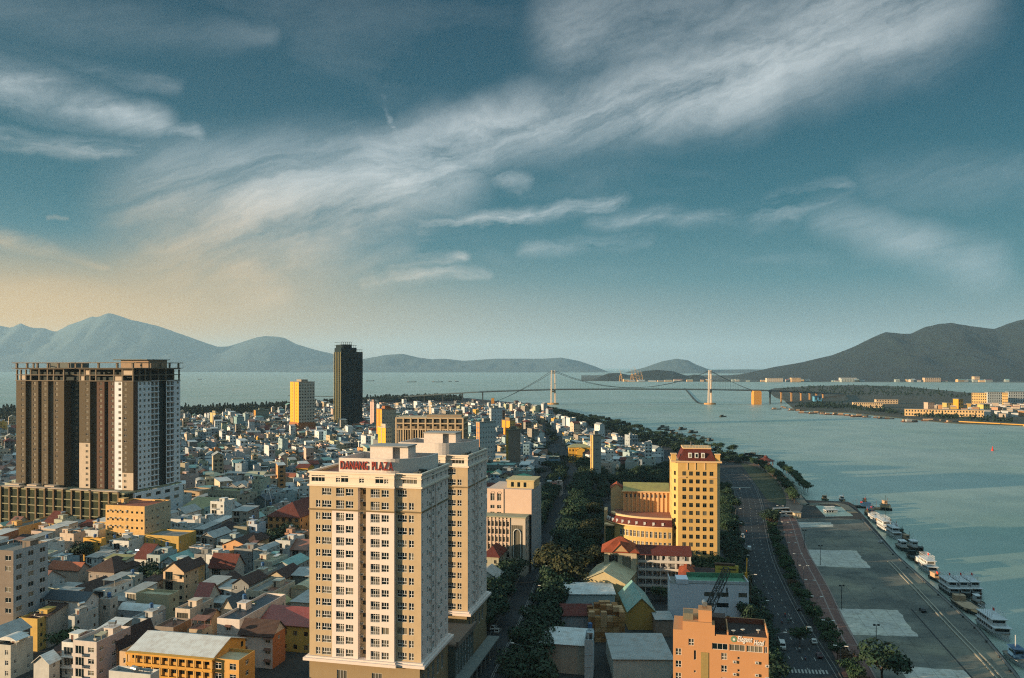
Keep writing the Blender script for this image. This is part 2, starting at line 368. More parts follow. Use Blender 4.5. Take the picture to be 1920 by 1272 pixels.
# ================================================================ building helpers
def facade(mb, o, ang, Wd, z0, z1, holes, dep=.25, mi=0, back=None, mrev=None):
    """one wall run from o along ang with real openings; inward is to the left of the run"""
    dx, dy = cos(ang), sin(ang); nx, ny = -dy, dx
    def q(x, z, d=0.0): return (o[0] + dx * x + nx * d, o[1] + dy * x + ny * d, z)
    xs = sorted({0.0, Wd, *[v for h in holes for v in h[:2] if 0 < v < Wd]}); 
    hs = [h for h in holes if h[1] > h[0]]
    # columns merged: per x strip only cut where a hole overlaps it
    for xa, xb in zip(xs, xs[1:]):
        xm = (xa + xb) / 2; cut = sorted([(h[2], h[3]) for h in hs if h[0] < xm < h[1]])
        z = z0
        for a, b in cut:
            if a > z: mb.poly([q(xa, z), q(xb, z), q(xb, a), q(xa, a)], mi)
            z = max(z, b)
        if z < z1: mb.poly([q(xa, z), q(xb, z), q(xb, z1), q(xa, z1)], mi)
    r = mi if mrev is None else mrev
    for h in hs:
        a, b, c, d = h[:4]; e = h[4] if len(h) > 4 else dep
        mb.poly([q(a, c), q(a, d), q(a, d, e), q(a, c, e)], r); mb.poly([q(b, c, e), q(b, d, e), q(b, d), q(b, c)], r)
        mb.poly([q(a, d), q(b, d), q(b, d, e), q(a, d, e)], r); mb.poly([q(a, c, e), q(b, c, e), q(b, c), q(a, c)], r)
        if back is not None: mb.poly([q(a, c, e), q(b, c, e), q(b, d, e), q(a, d, e)], back)
WM = {}
GL = glassm(); WHITE = plain('c9cbc8', .5); DARKF = plain('30383a', .5); BROWNF = plain('5a3a2c', .6)
def win_mesh(w, h, style, dep, fm):
    """frame mesh and pane mesh for an opening w x h whose reveal is dep deep"""
    k = (round(w, 2), round(h, 2), style, dep, fm.name)
    if k in WM: return WM[k]
    f = MB(); y0, y1 = dep - .12, dep - .04; t = .09 if style != 'thin' else .05
    f.box(0, w, y0, y1, 0, t); f.box(0, w, y0, y1, h - t, h); f.box(0, t, y0, y1, t, h - t); f.box(w - t, w, y0, y1, t, h - t)
    if style == 'grid':
        n = max(2, round(w / .75)); zt = h * .38
        f.box(t, w - t, y0, y1, zt, zt + .12)
        for i in range(1, n): f.box(w * i / n - .07, w * i / n + .07, y0, y1, zt + .12 if (i % 2 and n > 2) else t, h - t)
    elif style == 'cross':
        f.box(w / 2 - .05, w / 2 + .05, y0, y1, t, h - t); f.box(t, w - t, y0 + .01, y1 - .01, h * .62, h * .62 + .08)
    elif style == 'multi':
        n = max(2, round(w / 1.1))
        for i in range(1, n): f.box(w * i / n - .04, w * i / n + .04, y0, y1, t, h - t)
    elif style == 'balcony':
        for i in range(1, 4): f.box(w * i / 4 - .06, w * i / 4 + .06, y0, y1, t, h - t)
        f.box(t, w - t, y0 + .01, y1 - .01, h * .74, h * .74 + .1)
        f.box(0, w, .04, .10, h * .36, h * .36 + .07); f.box(0, w, .04, .10, .02, .1)
        for i in range(int(w / .28) + 1): f.box(.02 + i * .28, .06 + i * .28, .05, .09, .1, h * .36)
    p = MB(); p.box(.01, w - .01, dep - .03, dep + .02, .01, h - .01)
    r = (f.mesh('window_frame', fm), p.mesh('window_pane', GL)); WM[k] = r; return r
def put_windows(root, lst, fm=None, lim=96, merged=False, glass=None):
    """lst: (ox,oy,ang,x,z,w,h,style,dep). One window object with its pane each; past lim one 'stuff' part."""
    fm = fm or WHITE; rest = MB(); nrest = 0
    for i, (ox, oy, ang, x, z, w, h, st, dep) in enumerate(lst):
        X, Y = ox + cos(ang) * x, oy + sin(ang) * x
        if i < lim and not merged:
            fme, pme = win_mesh(w, h, st, dep, fm)
            o = mobj('window', fme, root, (X, Y, z), ang); p = mobj('pane', pme, o)
        else:
            nrest += 1; ca, sa = cos(ang), sin(ang)
            T = lambda p: (X + ca * p[0] - sa * p[1], Y + sa * p[0] + ca * p[1], z + p[2])
            t = .1; y0, y1 = dep - .12, dep - .04
            rest.box(0, w, y0, y1, 0, t, 0, T); rest.box(0, w, y0, y1, h - t, h, 0, T); rest.box(w / 2 - .05, w / 2 + .05, y0, y1, t, h - t, 0, T)
            rest.box(.01, w - .01, dep - .03, dep + .02, .01, h - .01, 1, T)
    if nrest:
        o = rest.obj('window', [fm, GL], root)
        if nrest > 1: o['kind'] = 'stuff'
def sides(w, d): return {'F': ((0, 0), 0.0, w), 'R': ((w, 0), pi / 2, d), 'B': ((w, d), pi, w), 'L': ((0, d), -pi / 2, d)}
def rect_walls(mb, w, d, z0, z1, wins, mi=0, dep=.22, back=None, side=None, lsides='RB'):
    """wins: {side:[(x,z,w,h[,style])]}; returns the window list"""
    L = []
    for s, (o, a, Wd) in sides(w, d).items():
        ws = wins.get(s, [])
        facade(mb, o, a, Wd, z0, z1, [(x, x + ww, z, z + hh) for x, z, ww, hh, *_ in ws], dep, side if side is not None and s in lsides else mi, back)
        for x, z, ww, hh, *st in ws: L.append((o[0], o[1], a, x, z, ww, hh, st[0] if st else 'cross', dep))
    return L
def rows(W_, z0, z1, fl, ww=1.2, wh=1.4, gap=3.0, sill=1.0, style='cross', margin=.9, skip=0.0, rnd=None):
    out = []; n = max(1, int((W_ - 2 * margin + gap - ww) / gap)) if W_ > ww + 2 * margin else 0
    if not n: return out
    step = (W_ - 2 * margin - ww) / max(1, n - 1) if n > 1 else 0
    k = 0; z = z0
    while z + fl <= z1 + .2:
        for i in range(n):
            x = margin + i * step if n > 1 else (W_ - ww) / 2
            if rnd is None or rnd.random() >= skip: out.append((x, z + sill, ww, wh, style))
        z += fl
    return out
def gable(mb, x0, x1, y0, y1, z, rise, axis='x', ov=.5, th=.18, m=0, mg=None, wallmb=None):
    """pitched roof; ridge along axis. Gable ends go to wallmb when given"""
    if axis == 'x':
        ym = (y0 + y1) / 2; s = rise / (ym - y0); zo = z - s * ov
        for ya, yb in ((y0 - ov, ym), (y1 + ov, ym)):
            mb.poly([(x0 - ov, ya, zo), (x1 + ov, ya, zo), (x1 + ov, ym, z + rise), (x0 - ov, ym, z + rise)][::1 if ya < ym else -1], m)
            mb.poly([(x0 - ov, ya, zo - th), (x1 + ov, ya, zo - th), (x1 + ov, ym, z + rise - th), (x0 - ov, ym, z + rise - th)][::-1 if ya < ym else 1], m)
            mb.poly([(x0 - ov, ya, zo - th), (x1 + ov, ya, zo - th), (x1 + ov, ya, zo), (x0 - ov, ya, zo)], m)
            for xe in (x0 - ov, x1 + ov): mb.poly([(xe, ya, zo - th), (xe, ya, zo), (xe, ym, z + rise), (xe, ym, z + rise - th)], m)
        if wallmb:
            for xe in (x0, x1): wallmb.poly([(xe, y0, z), (xe, y1, z), (xe, ym, z + rise - .02)], mg or 0)
    else:
        xm = (x0 + x1) / 2; s = rise / (xm - x0); zo = z - s * ov
        for xa, xb in ((x0 - ov, xm), (x1 + ov, xm)):
            mb.poly([(xa, y0 - ov, zo), (xa, y1 + ov, zo), (xm, y1 + ov, z + rise), (xm, y0 - ov, z + rise)][::-1 if xa < xm else 1], m)
            mb.poly([(xa, y0 - ov, zo - th), (xa, y1 + ov, zo - th), (xm, y1 + ov, z + rise - th), (xm, y0 - ov, z + rise - th)], m)
            mb.poly([(xa, y0 - ov, zo - th), (xa, y1 + ov, zo - th), (xa, y1 + ov, zo), (xa, y0 - ov, zo)], m)
            for ye in (y0 - ov, y1 + ov): mb.poly([(xa, ye, zo - th), (xa, ye, zo), (xm, ye, z + rise), (xm, ye, z + rise - th)], m)
        if wallmb:
            for ye in (y0, y1): wallmb.poly([(x0, ye, z), (x1, ye, z), (xm, ye, z + rise - .02)], mg or 0)
def hip(mb, x0, x1, y0, y1, z, rise, ov=.6, m=0, th=.2):
    x0 -= ov; x1 += ov; y0 -= ov; y1 += ov; hw = min(x1 - x0, y1 - y0) / 2
    if x1 - x0 >= y1 - y0: a, b = (x0 + hw, (y0 + y1) / 2, z + rise), (x1 - hw, (y0 + y1) / 2, z + rise)
    else: a, b = ((x0 + x1) / 2, y0 + hw, z + rise), ((x0 + x1) / 2, y1 - hw, z + rise)
    c = [(x0, y0, z), (x1, y0, z), (x1, y1, z), (x0, y1, z)]
    if x1 - x0 >= y1 - y0: F4 = [[c[0], c[1], b, a], [c[1], c[2], b], [c[2], c[3], a, b], [c[3], c[0], a]]
    else: F4 = [[c[0], c[1], a], [c[1], c[2], b, a], [c[2], c[3], b], [c[3], c[0], a, b]]
    for f in F4: mb.poly(f, m)
    mb.box(x0, x1, y0, y1, z - th, z - .001, m)
def barrel(mb, x0, x1, y0, y1, z, rise, axis='y', n=10, m=0):
    pts = []
    for i in range(n + 1):
        t = i / n; pts.append((t, sin(pi * t) * rise))
    for (a, ha), (b, hb) in zip(pts, pts[1:]):
        if axis == 'y':
            xa, xb = x0 + (x1 - x0) * a, x0 + (x1 - x0) * b
            mb.poly([(xa, y0, z + ha), (xb, y0, z + hb), (xb, y1, z + hb), (xa, y1, z + ha)], m)
            for ye in (y0, y1): mb.poly([(xa, ye, z - .1), (xb, ye, z - .1), (xb, ye, z + hb), (xa, ye, z + ha)], m)
        else:
            ya, yb = y0 + (y1 - y0) * a, y0 + (y1 - y0) * b
            mb.poly([(x0, ya, z + ha), (x1, ya, z + ha), (x1, yb, z + hb), (x0, yb, z + hb)], m)
            for xe in (x0, x1): mb.poly([(xe, ya, z - .1), (xe, yb, z - .1), (xe, yb, z + hb), (xe, ya, z + ha)], m)
STEEL = plain('aab2b4', .3, .8); TANKB = plain('2c5a86', .5); RUST = plain('7a4a34', .8); GREYC = wallm('7d807c'); SLAB = wallm('6f726e', amt=.45); DARKS = wallm('3a4244', amt=.4)
TANKS = {}
def tank(root, x, y, z, kind=0, s=1.0):
    """roof water tank on a stand"""
    if kind not in TANKS:
        mb = MB()
        if kind == 0:
            mb.beam((-1, 0, 1.2), (1, 0, 1.2), .62, 0, 12); 
            for a in (-.7, .7):
                for b in (-.4, .4): mb.beam((a, b, 0), (a, b, 1.0), .05, 1)
        else:
            mb.cyl(0, 0, .9, 2.3, .68, 0, 12); mb.cyl(0, 0, 2.3, 2.55, .66, 0, 12, .2)
            for a in (-.45, .45):
                for b in (-.45, .45): mb.beam((a, b, 0), (a, b, .95), .05, 1)
        TANKS[kind] = mb.mesh('roof_tank', [STEEL if kind == 0 else TANKB, DARKF])
    return mobj('water_tank', TANKS[kind], root, (x, y, z), R.random() * 3)
ACM = []
def ac_unit(root, x, y, z, rz=0.0):
    if not ACM:
        mb = MB(); mb.box(0, .85, -.42, -.08, 0, .6, 0); mb.cyl(.42, -.43, .3, .3, .2, 1, 8) if False else mb.beam((.42, -.44, .3), (.42, -.40, .3), .22, 1, 10); mb.box(.05, .1, -.4, 0, -.12, -.02, 1); mb.box(.75, .8, -.4, 0, -.12, -.02, 1)
        ACM.append(mb.mesh('air_conditioner', [plain('b9b8b0', .6), DARKF]))
    return mobj('air_conditioner', ACM[0], root, (x, y, z), rz)

FOOT = []          # footprints already taken: (cx, cy, radius, polygon)
def taken(c, hd, w, d, pad=0.0):
    def poly(o, h, w, d, p):
        u = (cos(h), -sin(h)); v = (sin(h), cos(h)); return [(o[0] + u[0] * a + v[0] * b, o[1] + u[1] * a + v[1] * b) for a, b in ((-p, -p), (w + p, -p), (w + p, d + p), (-p, d + p))]
    A = poly(c, hd, w, d, pad); r = sqrt(w * w + d * d) / 2; cx = sum(p[0] for p in A) / 4; cy = sum(p[1] for p in A) / 4
    for (bx, by, br, B) in FOOT:
        if (bx - cx) ** 2 + (by - cy) ** 2 > (br + r) ** 2: continue
        sep = False
        for Q1, Q2 in ((A, B), (B, A)):
            n = len(Q1)
            for i in range(n):
                ex, ey = Q1[(i + 1) % n][0] - Q1[i][0], Q1[(i + 1) % n][1] - Q1[i][1]; nx, ny = ey, -ex
                a = [p[0] * nx + p[1] * ny for p in Q1]; b = [p[0] * nx + p[1] * ny for p in Q2]
                if max(a) <= min(b) or max(b) <= min(a): sep = True; break
            if sep: break
        if not sep: return True
    return False
def claim(o, hd, w, d, pad=0.0):
    u = (cos(hd), -sin(hd)); v = (sin(hd), cos(hd)); A = [(o[0] + u[0] * a + v[0] * b, o[1] + u[1] * a + v[1] * b) for a, b in ((-pad, -pad), (w + pad, -pad), (w + pad, d + pad), (-pad, d + pad))]
    FOOT.append((sum(p[0] for p in A) / 4, sum(p[1] for p in A) / 4, sqrt((w + 2 * pad) ** 2 + (d + 2 * pad) ** 2) / 2, A))
TILE = {'red': tilem('5e2e24'), 'brown': tilem('40302a'), 'dark': tilem('332a2a'), 'orange': tilem('8e4426'), 'terra': tilem('9a5a40'), 'maroon': tilem('5a2820')}
SHEET = {'grey': metalm('8d9492'), 'teal': metalm('6f9a94'), 'cream': metalm('a3a184'), 'white': metalm('b9bfbd'), 'green': metalm('2f8a6a'), 'navy': metalm('2a3a44'), 'rust': metalm('7a5240'), 'olive': metalm('8c8a5a'), 'redm': metalm('7e3a30')}
ROOFM = {**TILE, **SHEET, 'slab': SLAB, 'terr': wallm('8a4c38', amt=.4)}
HOUSES = []
POTM = [plain('4a5a3a', .9), plain('7a5240', .8), plain('8d9290', .5), plain('565c58', .8), plain('a8aaa4', .6)]
def clutter(r, w, d, h, rs):
    """what collects on a flat roof: sheds of sheet metal, condensers, dishes, planters, each a part"""
    for i in range(rs.choice([2, 3, 4, 5]) if w * d > 60 else 2):
        k = rs.choice(['shed', 'ac', 'planter', 'dish', 'box', 'shed']); x, y = rs.uniform(.5, max(.6, w - 2.2)), rs.uniform(.5, max(.6, d - 3)); mb = MB()
        if k == 'shed':
            a, b = min(w - x - .3, rs.uniform(1.8, 3.6)), rs.uniform(2, 4); b = min(b, d - y - .3)
            mb.poly([(x, y, h + 1.9), (x + a, y, h + 1.9), (x + a, y + b, h + 2.3), (x, y + b, h + 2.3)]); mb.poly([(x, y, h + 1.84), (x, y + b, h + 2.24), (x + a, y + b, h + 2.24), (x + a, y, h + 1.84)])
            for px in (x + .1, x + a - .1):
                for py in (y + .1, y + b - .1): mb.beam((px, py, h), (px, py, h + 1.9), .04)
            mb.obj('lean_to', SHEET[rs.choice(['white', 'grey', 'rust', 'cream', 'teal', 'grey'])], r)
        elif k == 'ac': mb.box(x, x + .9, y, y + .4, h + .1, h + .75); mb.obj('condenser', POTM[4], r)
        elif k == 'planter': mb.box(x, x + rs.uniform(.8, 2.4), y, y + .5, h, h + .45); mb.box(x + .05, x + .75, y + .05, y + .45, h + .45, h + rs.uniform(.8, 1.5)); mb.obj('planter', POTM[rs.choice([0, 1])], r)
        elif k == 'dish': mb.beam((x, y, h), (x, y, h + 1.1), .04); mb.beam((x, y, h + 1.1), (x - .1, y - .16, h + 1.2), .1, 0, 10, .42); mb.obj('satellite_dish', POTM[2], r)
        else: mb.box(x, x + 1.3, y, y + 1, h, h + rs.uniform(.5, 1.2)); mb.obj('roof_box', POTM[3], r)
def house(o, hd, w, d, h, wall, rt='flat', rm='slab', fl=3, label=None, cat='house', name='house', lod=2, ww=1.2, wh=1.5, gap=2.8, style='cross', frame=None, sideR=True, sideL=False, skip=.0, tanks=1, stair=True, balc=0, rise=None, blank=False, base=0.0, group=None, side_wall=None, rs=None, rgap=None):
    """a town house: walls with real openings, roof, windows, and what stands on the roof as its parts"""
    rs = rs or random.Random(int(abs(o[0] * 13 + o[1] * 7)) + 5)
    r = thing(name, label, cat, (o[0], o[1], base), -hd, group)
    claim(o, hd, w, d)
    fh = h / fl; wins = {}
    wh = min(wh, fh - 1.2)
    if not blank: wins['F'] = rows(w, 0, h, fh, ww, wh, gap, 1.0, style, skip=skip, rnd=rs)
    if sideR: wins['R'] = rows(d, 0, h, fh, ww * (.8 if not rgap else 1), wh * (.8 if not rgap else 1), rgap or gap * 1.5, 1.2, style, skip=0 if rgap else max(skip, .18), rnd=rs, margin=1.2)
    if sideL: wins['L'] = rows(d, 0, h, fh, ww * .8, wh * .8, gap * 1.5, 1.2, style, skip=max(skip, .35), rnd=rs, margin=1.4)
    if balc and fl > 1:   # balcony bays on the front: wide door openings with slab and railing
        b0, b1 = (w * .12, w * .88) if w < 6 else (w * .1, w * .46)
        wins['F'] = [q for q in wins.get('F', []) if q[0] > b1 or q[0] + q[2] < b0 or q[1] < fh]
        for k in range(1, fl): wins['F'].append((b0, k * fh + .12, b1 - b0, fh - .7, 'multi'))
    mb = MB(); ms = [wallm(soft(wall))] + ([wallm(soft(side_wall))] if side_wall else [])
    z1 = h + (.9 if rt in ('flat', 'terrace') else 0)
    L = rect_walls(mb, w, d, 0, z1, wins, side=1 if side_wall else None)  # side_wall: true second colours, and greys with the shade painted in
    rf = MB(); top = h
    if rt in ('flat', 'terrace'):
        t = .2   # inner parapet faces and coping
        for a, b, c, e in ((0, w, 0, t), (0, w, d - t, d), (0, t, t, d - t), (w - t, w, t, d - t)):
            mb.poly([(a, c, z1), (b, c, z1), (b, e, z1), (a, e, z1)])
        mb.poly([(t, t, z1), (t, t, h), (w - t, t, h), (w - t, t, z1)]); mb.poly([(t, d - t, h), (t, d - t, z1), (w - t, d - t, z1), (w - t, d - t, h)])
        mb.poly([(t, t, h), (t, t, z1), (t, d - t, z1), (t, d - t, h)]); mb.poly([(w - t, t, z1), (w - t, t, h), (w - t, d - t, h), (w - t, d - t, z1)])
        rf.box(t, w - t, t, d - t, h - .2, h)
        if rt == 'terrace': mb.box(-.15, w + .15, -.25, -.002, h - .25, h + .05)
    elif rt in ('gx', 'gy'):
        gable(rf, 0, w, 0, d, h, rise or (.32 * (d if rt == 'gx' else w)), 'x' if rt == 'gx' else 'y', wallmb=mb)
    elif rt == 'hip': hip(rf, 0, w, 0, d, h, rise or .3 * min(w, d))
    elif rt == 'barrel': barrel(rf, -.2, w + .2, -.2, d + .2, h, rise or .18 * w, 'y')
    elif rt == 'barrelx': barrel(rf, -.2, w + .2, -.2, d + .2, h, rise or .18 * d, 'x')
    elif rt == 'shed':
        k = rise or 1.0; rf.poly([(-.4, -.4, h + .05), (w + .4, -.4, h + .05), (w + .4, d + .4, h + k), (-.4, d + .4, h + k)]); rf.poly([(-.4, -.4, h - .1), (-.4, d + .4, h + k - .15), (w + .4, d + .4, h + k - .15), (w + .4, -.4, h - .1)])
        rf.poly([(-.4, -.4, h - .1), (w + .4, -.4, h - .1), (w + .4, -.4, h + .05), (-.4, -.4, h + .05)]); mb.poly([(w, 0, h), (w, d, h), (w, d, h + k - .2)]); mb.poly([(0, 0, h), (0, d, h + k - .2), (0, d, h)])
    elif rt == 'canopy':   # flat slab with a light sheet canopy raised on posts over the back
        rf.box(.2, w - .2, .2, d - .2, h - .2, h)
        for x in (.3, w - .4):
            for y in (d * .35, d - .5): rf.box(x, x + .12, y, y + .12, h, h + 2.5)
        rf.poly([(0, d * .3, h + 2.4), (w, d * .3, h + 2.4), (w, d, h + 3.0), (0, d, h + 3.0)]); rf.poly([(0, d * .3, h + 2.32), (0, d, h + 2.92), (w, d, h + 2.92), (w, d * .3, h + 2.32)])
    if fl > 1 and rt in ('flat', 'terrace') and not blank:
        for k in range(1, fl): mb.box(0, w, -.08, -.002, k * fh - .12, k * fh + .08)
    mb.obj('wall', ms, r); rf.obj('roof', ROOFM[rm], r)
    fm = frame or rs.choice([WHITE, WHITE, DARKF, BROWNF])
    if lod >= 2: put_windows(r, L, fm, 60)
    else:
        for (ox, oy, ang, x, z, w_, h_, st, dep) in L[:14]:
            me = win_flat(w_, h_, dep); mobj('window', me, r, (ox + cos(ang) * x, oy + sin(ang) * x, z), ang)
        put_windows(r, L[14:], fm, 0)
    if balc and fl > 1:
        for k in range(1, fl):
            b = MB(); b.box(b0 - .3, b1 + .3, -1.1, -.09, k * fh - .1, k * fh + .1)
            if balc == 1:
                b.box(b0 - .3, b1 + .3, -1.1, -1.02, k * fh + .1, k * fh + .9)
            else:
                b.box(b0 - .3, b1 + .3, -1.1, -1.05, k * fh + .9, k * fh + .97)
                for i in range(int((b1 - b0 + .6) / .3)): b.box(b0 - .28 + i * .3, b0 - .24 + i * .3, -1.1, -1.06, k * fh + .1, k * fh + .9)
            b.obj('balcony', ms[0] if balc == 1 else fm, r)
    if rt in ('flat', 'terrace') and stair and d > 6:
        s = MB(); sw, sdp = min(3.2, w * .6), min(3.6, d * .4); sx = rs.choice([.25, w - sw - .25]); sy = d * rs.uniform(.35, .9) - sdp; sy = max(.3, min(sy, d - sdp - .3))
        s.box(sx, sx + sw, sy, sy + sdp, h, h + 2.5); s.box(sx - .2, sx + sw + .2, sy - .2, sy + sdp + .2, h + 2.5, h + 2.65)
        so_ = s.obj('stair_house', ms[0], r)
        if lod >= 1: clutter(r, w, d, h, rs); dr = MB(); dr.box(sx + .6, sx + 1.4, sy - .05, sy - .002, h + .1, h + 2.1); dr.obj('door', BROWNF if rs.random() < .5 else DARKF, so_)
        if tanks: tank(r, sx + sw / 2, sy + sdp / 2, h + 2.66, rs.choice([0, 0, 1]))
    elif tanks and rt in ('flat', 'terrace') and min(w, d) > 2.6: tank(r, w * .5, d * .6, h, rs.choice([0, 0, 1]))
    HOUSES.append(r); return r
WF = {}
def win_flat(w, h, dep):
    k = (round(w, 1), round(h, 1), dep)
    if k not in WF:
        mb = MB(); t = .1; y0, y1 = dep - .12, dep - .04
        mb.box(0, w, y0, y1, 0, t, 0); mb.box(0, w, y0, y1, h - t, h, 0); mb.box(w / 2 - .05, w / 2 + .05, y0, y1, t, h - t, 0); mb.box(.01, w - .01, dep - .03, dep + .02, .01, h - .01, 1)
        WF[k] = mb.mesh('window_unit', [WHITE, GL])
    return WF[k]
# ================================================================ the twin plaza towers
TAN = wallm('ab9a7c', amt=.2); PINKW = wallm('ccc2ba', amt=.08); CREAMW = wallm('d2c6b4', amt=.12); REDT = plain('7c3a2c', .7); TERR = wallm('8a5a48', amt=.4)
UP = (cos(GR), -sin(GR)); VP = (sin(GR), cos(GR))
def plaza(name, label, o, sign):
    Wd, D, X1 = 31.4, 24.5, 24.3; ZB, ZT = 17.0, 66.8
    r = thing(name, label, 'tower', (o[0], o[1], 0), -GR); claim(o, GR, Wd, D, 1)
    FH = 3.3; n = 14; zt = ZB + n * FH    # 63.2
    cols = [(1.9, 1.3, 'grid'), (3.7, 2.7, 'grid'), (7.75, 2.35, 'balcony'), (10.55, 2.2, 'grid'), (17.65, 2.55, 'balcony'), (20.75, 2.05, 'grid'), (24.75, 2.7, 'grid'), (28.0, 1.4, 'grid')]
    fr = []; 
    for k in range(n):
        z = ZB + k * FH
        for x, w, st in cols:
            if k == n - 1 and x in (1.9, 28.0): continue
            fr.append((x, z + (.65 if st != 'balcony' else .35), w, 1.9 if st != 'balcony' else 2.3, st))
    top = [(.6, zt + .9, 3.9, 1.75, 'multi'), (7.7, zt + .9, 1.2, 1.6, 'grid'), (9.2, zt + .9, 2.1, 1.75, 'multi'), (14.4, zt + .9, 1.4, 1.6, 'grid'), (19, zt + .9, 2.3, 1.75, 'multi'), (21.5, zt + .9, 1.2, 1.6, 'grid'), (26.2, zt + .9, 4.1, 1.75, 'multi')]
    slots = [(14.05, 16.35, ZB, zt - .6, 1.6)]
    mb = MB(); mats = [TAN, PINKW, CREAMW, DARKS]
    zb2 = ZB + (n - 2) * FH - .1
    # front, in vertical colour bays; the slot between them is real
    def bay(x0, x1, y, m_low, zcut=zb2):
        hs = [(x - x0, x - x0 + w, z, z + h, .5 if st == 'balcony' else .25) for x, z, w, h, st in fr if x0 <= x < x1]
        facade(mb, (x0, y), 0, x1 - x0, ZB, zcut, [h for h in hs if h[2] < zcut], mi=m_low)
        facade(mb, (x0, y), 0, x1 - x0, zcut, zt, [h for h in hs if h[2] >= zcut], mi=0)
    bay(0, 6.6, 0, 0); bay(6.6, 14.05, 0, 1); bay(16.35, 24.3, 0, 1); bay(24.3, 31.4, 1.1, 0)
    mb.poly([(24.3, 0, ZB), (24.3, 1.1, ZB), (24.3, 1.1, ZT), (24.3, 0, ZT)], 1)
    facade(mb, (14.05, 1.6), 0, 2.3, ZB, zt, [(.55, 1.85, ZB + k * FH + 1.0, ZB + k * FH + 2.2) for k in range(n)], mi=0, back=3, dep=.5)
    mb.poly([(14.05, 0, ZB), (14.05, 1.6, ZB), (14.05, 1.6, zt), (14.05, 0, zt)], 1); mb.poly([(16.35, 1.6, ZB), (16.35, 0, ZB), (16.35, 0, zt), (16.35, 1.6, zt)], 1)
    # top storey
    facade(mb, (0, 0), 0, 24.3, zt, ZT, [(x, x + w, z, z + h) for x, z, w, h, s in top if x < 24], mi=2)
    facade(mb, (24.3, 1.1), 0, 7.1, zt, ZT, [(x - 24.3, x - 24.3 + w, z, z + h) for x, z, w, h, s in top if x > 24], mi=2)
    # right side
    rw = []
    for k in range(n + 1):
        z = ZB + k * FH
        for x, w in ((.7, .8), (4.6, 1.1), (8.8, 1.9), (12.3, 1.1), (16.2, 1.5), (20.6, 1.1)): rw.append((x, z + .8, w, 1.5 if w < 1.8 else 1.9, 'grid'))
    facade(mb, (31.4, 1.1), pi / 2, D - 1.1, ZB, ZT, [(x, x + w, z, z + h) for x, z, w, h, s in rw], mi=1)
    lw = [(D - x - w, z, w, h, s) for x, z, w, h, s in rw if w > 1]
    facade(mb, (0, D), -pi / 2, D, ZB, ZT, [(x, x + w, z, z + h) for x, z, w, h, s in lw], mi=0)
    facade(mb, (31.4, D), pi, 31.4, ZB, ZT, [], mi=0)
    for x in (7.8, 11.5): mb.box(31.4, 31.75, x + 1.1, x + 1.45, ZB, zt, 1)
    mb.obj('wall', mats, r)
    # bands, cornices
    b = MB()
    for z, e, hh, m in ((zb2, .25, .35, 0), (zt - .25, .45, .45, 1), (ZT - 1.5, .22, .3, 1)):
        b.box(-e, 24.3 + e * .6, -e, -.003, z, z + hh, m); b.box(24.3 + e * .6, 31.4 + e, 1.1 - e, 1.097, z, z + hh, m); b.box(31.403, 31.4 + e, 1.1, D, z, z + hh, m); b.box(-e, -.003, 0, D, z, z + hh, m)
    b.obj('band', [wallm('6f6248'), CREAMW], r)
    c = MB(); c.prism([(-1.3, -1.3), (25.2, -1.3), (25.2, -.4), (32.8, -.4), (32.8, D + 1.3), (-1.3, D + 1.3)], ZB - .9, ZB - .15); c.prism([(-.7, -.7), (24.8, -.7), (24.8, .3), (32.1, .3), (32.1, D + .6), (-.7, D + .6)], ZB - .15, ZB + .25); c.obj('cornice', PINKW, r)
    # base storeys
    q = MB(); bw = {'F': [(x, 9.3, 2.9, 4.6, 'multi') for x in (8.0, 18.0)], 'R': [(x, 9.3, 2.0, 4.6, 'multi') for x in (2, 6, 10, 14, 18)]}
    bl = rect_walls(q, Wd, D, 0, ZB - .9, bw); q.obj('base_wall', wallm('8a7a5c', amt=.2), r)
    # roof slab with parapet
    p = MB(); p.box(.3, 31.1, 1.4, D - .3, ZT - 1.2, ZT - .9, 1); p.box(.3, 24.0, .3, 1.4, ZT - 1.2, ZT - .9, 1)
    for a in ((-.35, 24.6, -.35, .3), (24.6, 31.75, .75, 1.4), (31.1, 31.75, 1.4, D + .35), (-.35, .3, .3, D + .35), (.3, 31.1, D - .3, D + .35)): p.box(*a, ZT - .35, ZT + .1, 0)
    p.obj('roof', [CREAMW, TERR], r)
    # penthouse drum: straight front curving back on the right
    pr = MB(); pts = [(8.0, 1.2)]; nA = 14
    for i in range(nA + 1):
        t = i / nA * pi / 2; pts.append((20.5 + 10.0 * sin(t), 1.2 + 11.5 * (1 - cos(t))))
    outer = pts + [(30.5, 18), (8.0, 18)]
    zp = ZT - .9; zq = zp + 4.6
    inner = [(8.35, 1.55)] + [(20.5 + 9.65 * sin(i / nA * pi / 2), 12.7 - 11.15 * cos(i / nA * pi / 2)) for i in range(nA + 1)] + [(30.15, 17.65), (8.35, 17.65)]
    N = len(outer)
    for i in range(N):
        a, b_ = outer[i], outer[(i + 1) % N]; c_, d_ = inner[i], inner[(i + 1) % N]
        pr.poly([(*a, zp), (*b_, zp), (*b_, zq), (*a, zq)], 0); pr.poly([(*c_, zp + 2.6), (*c_, zq), (*d_, zq), (*d_, zp + 2.6)], 0); pr.poly([(*a, zq), (*b_, zq), (*d_, zq), (*c_, zq)], 0)
    pr.poly([(*p_, zp + 2.6) for p_ in inner], 1)
    if not sign: pr.box(10.5, 11.5, 1.14, 1.197, zp + 1.2, zp + 3.6, 2)
    pr.box(15.0, 21.5, 6, 13, zp + 2.6, zp + 7.3, 0); pr.box(21.5, 25.6, 7, 13, zp + 2.6, zp + 7.2, 0); pr.box(14.7, 25.9, 5.7, 13.3, zp + 7.3, zp + 7.6, 3)
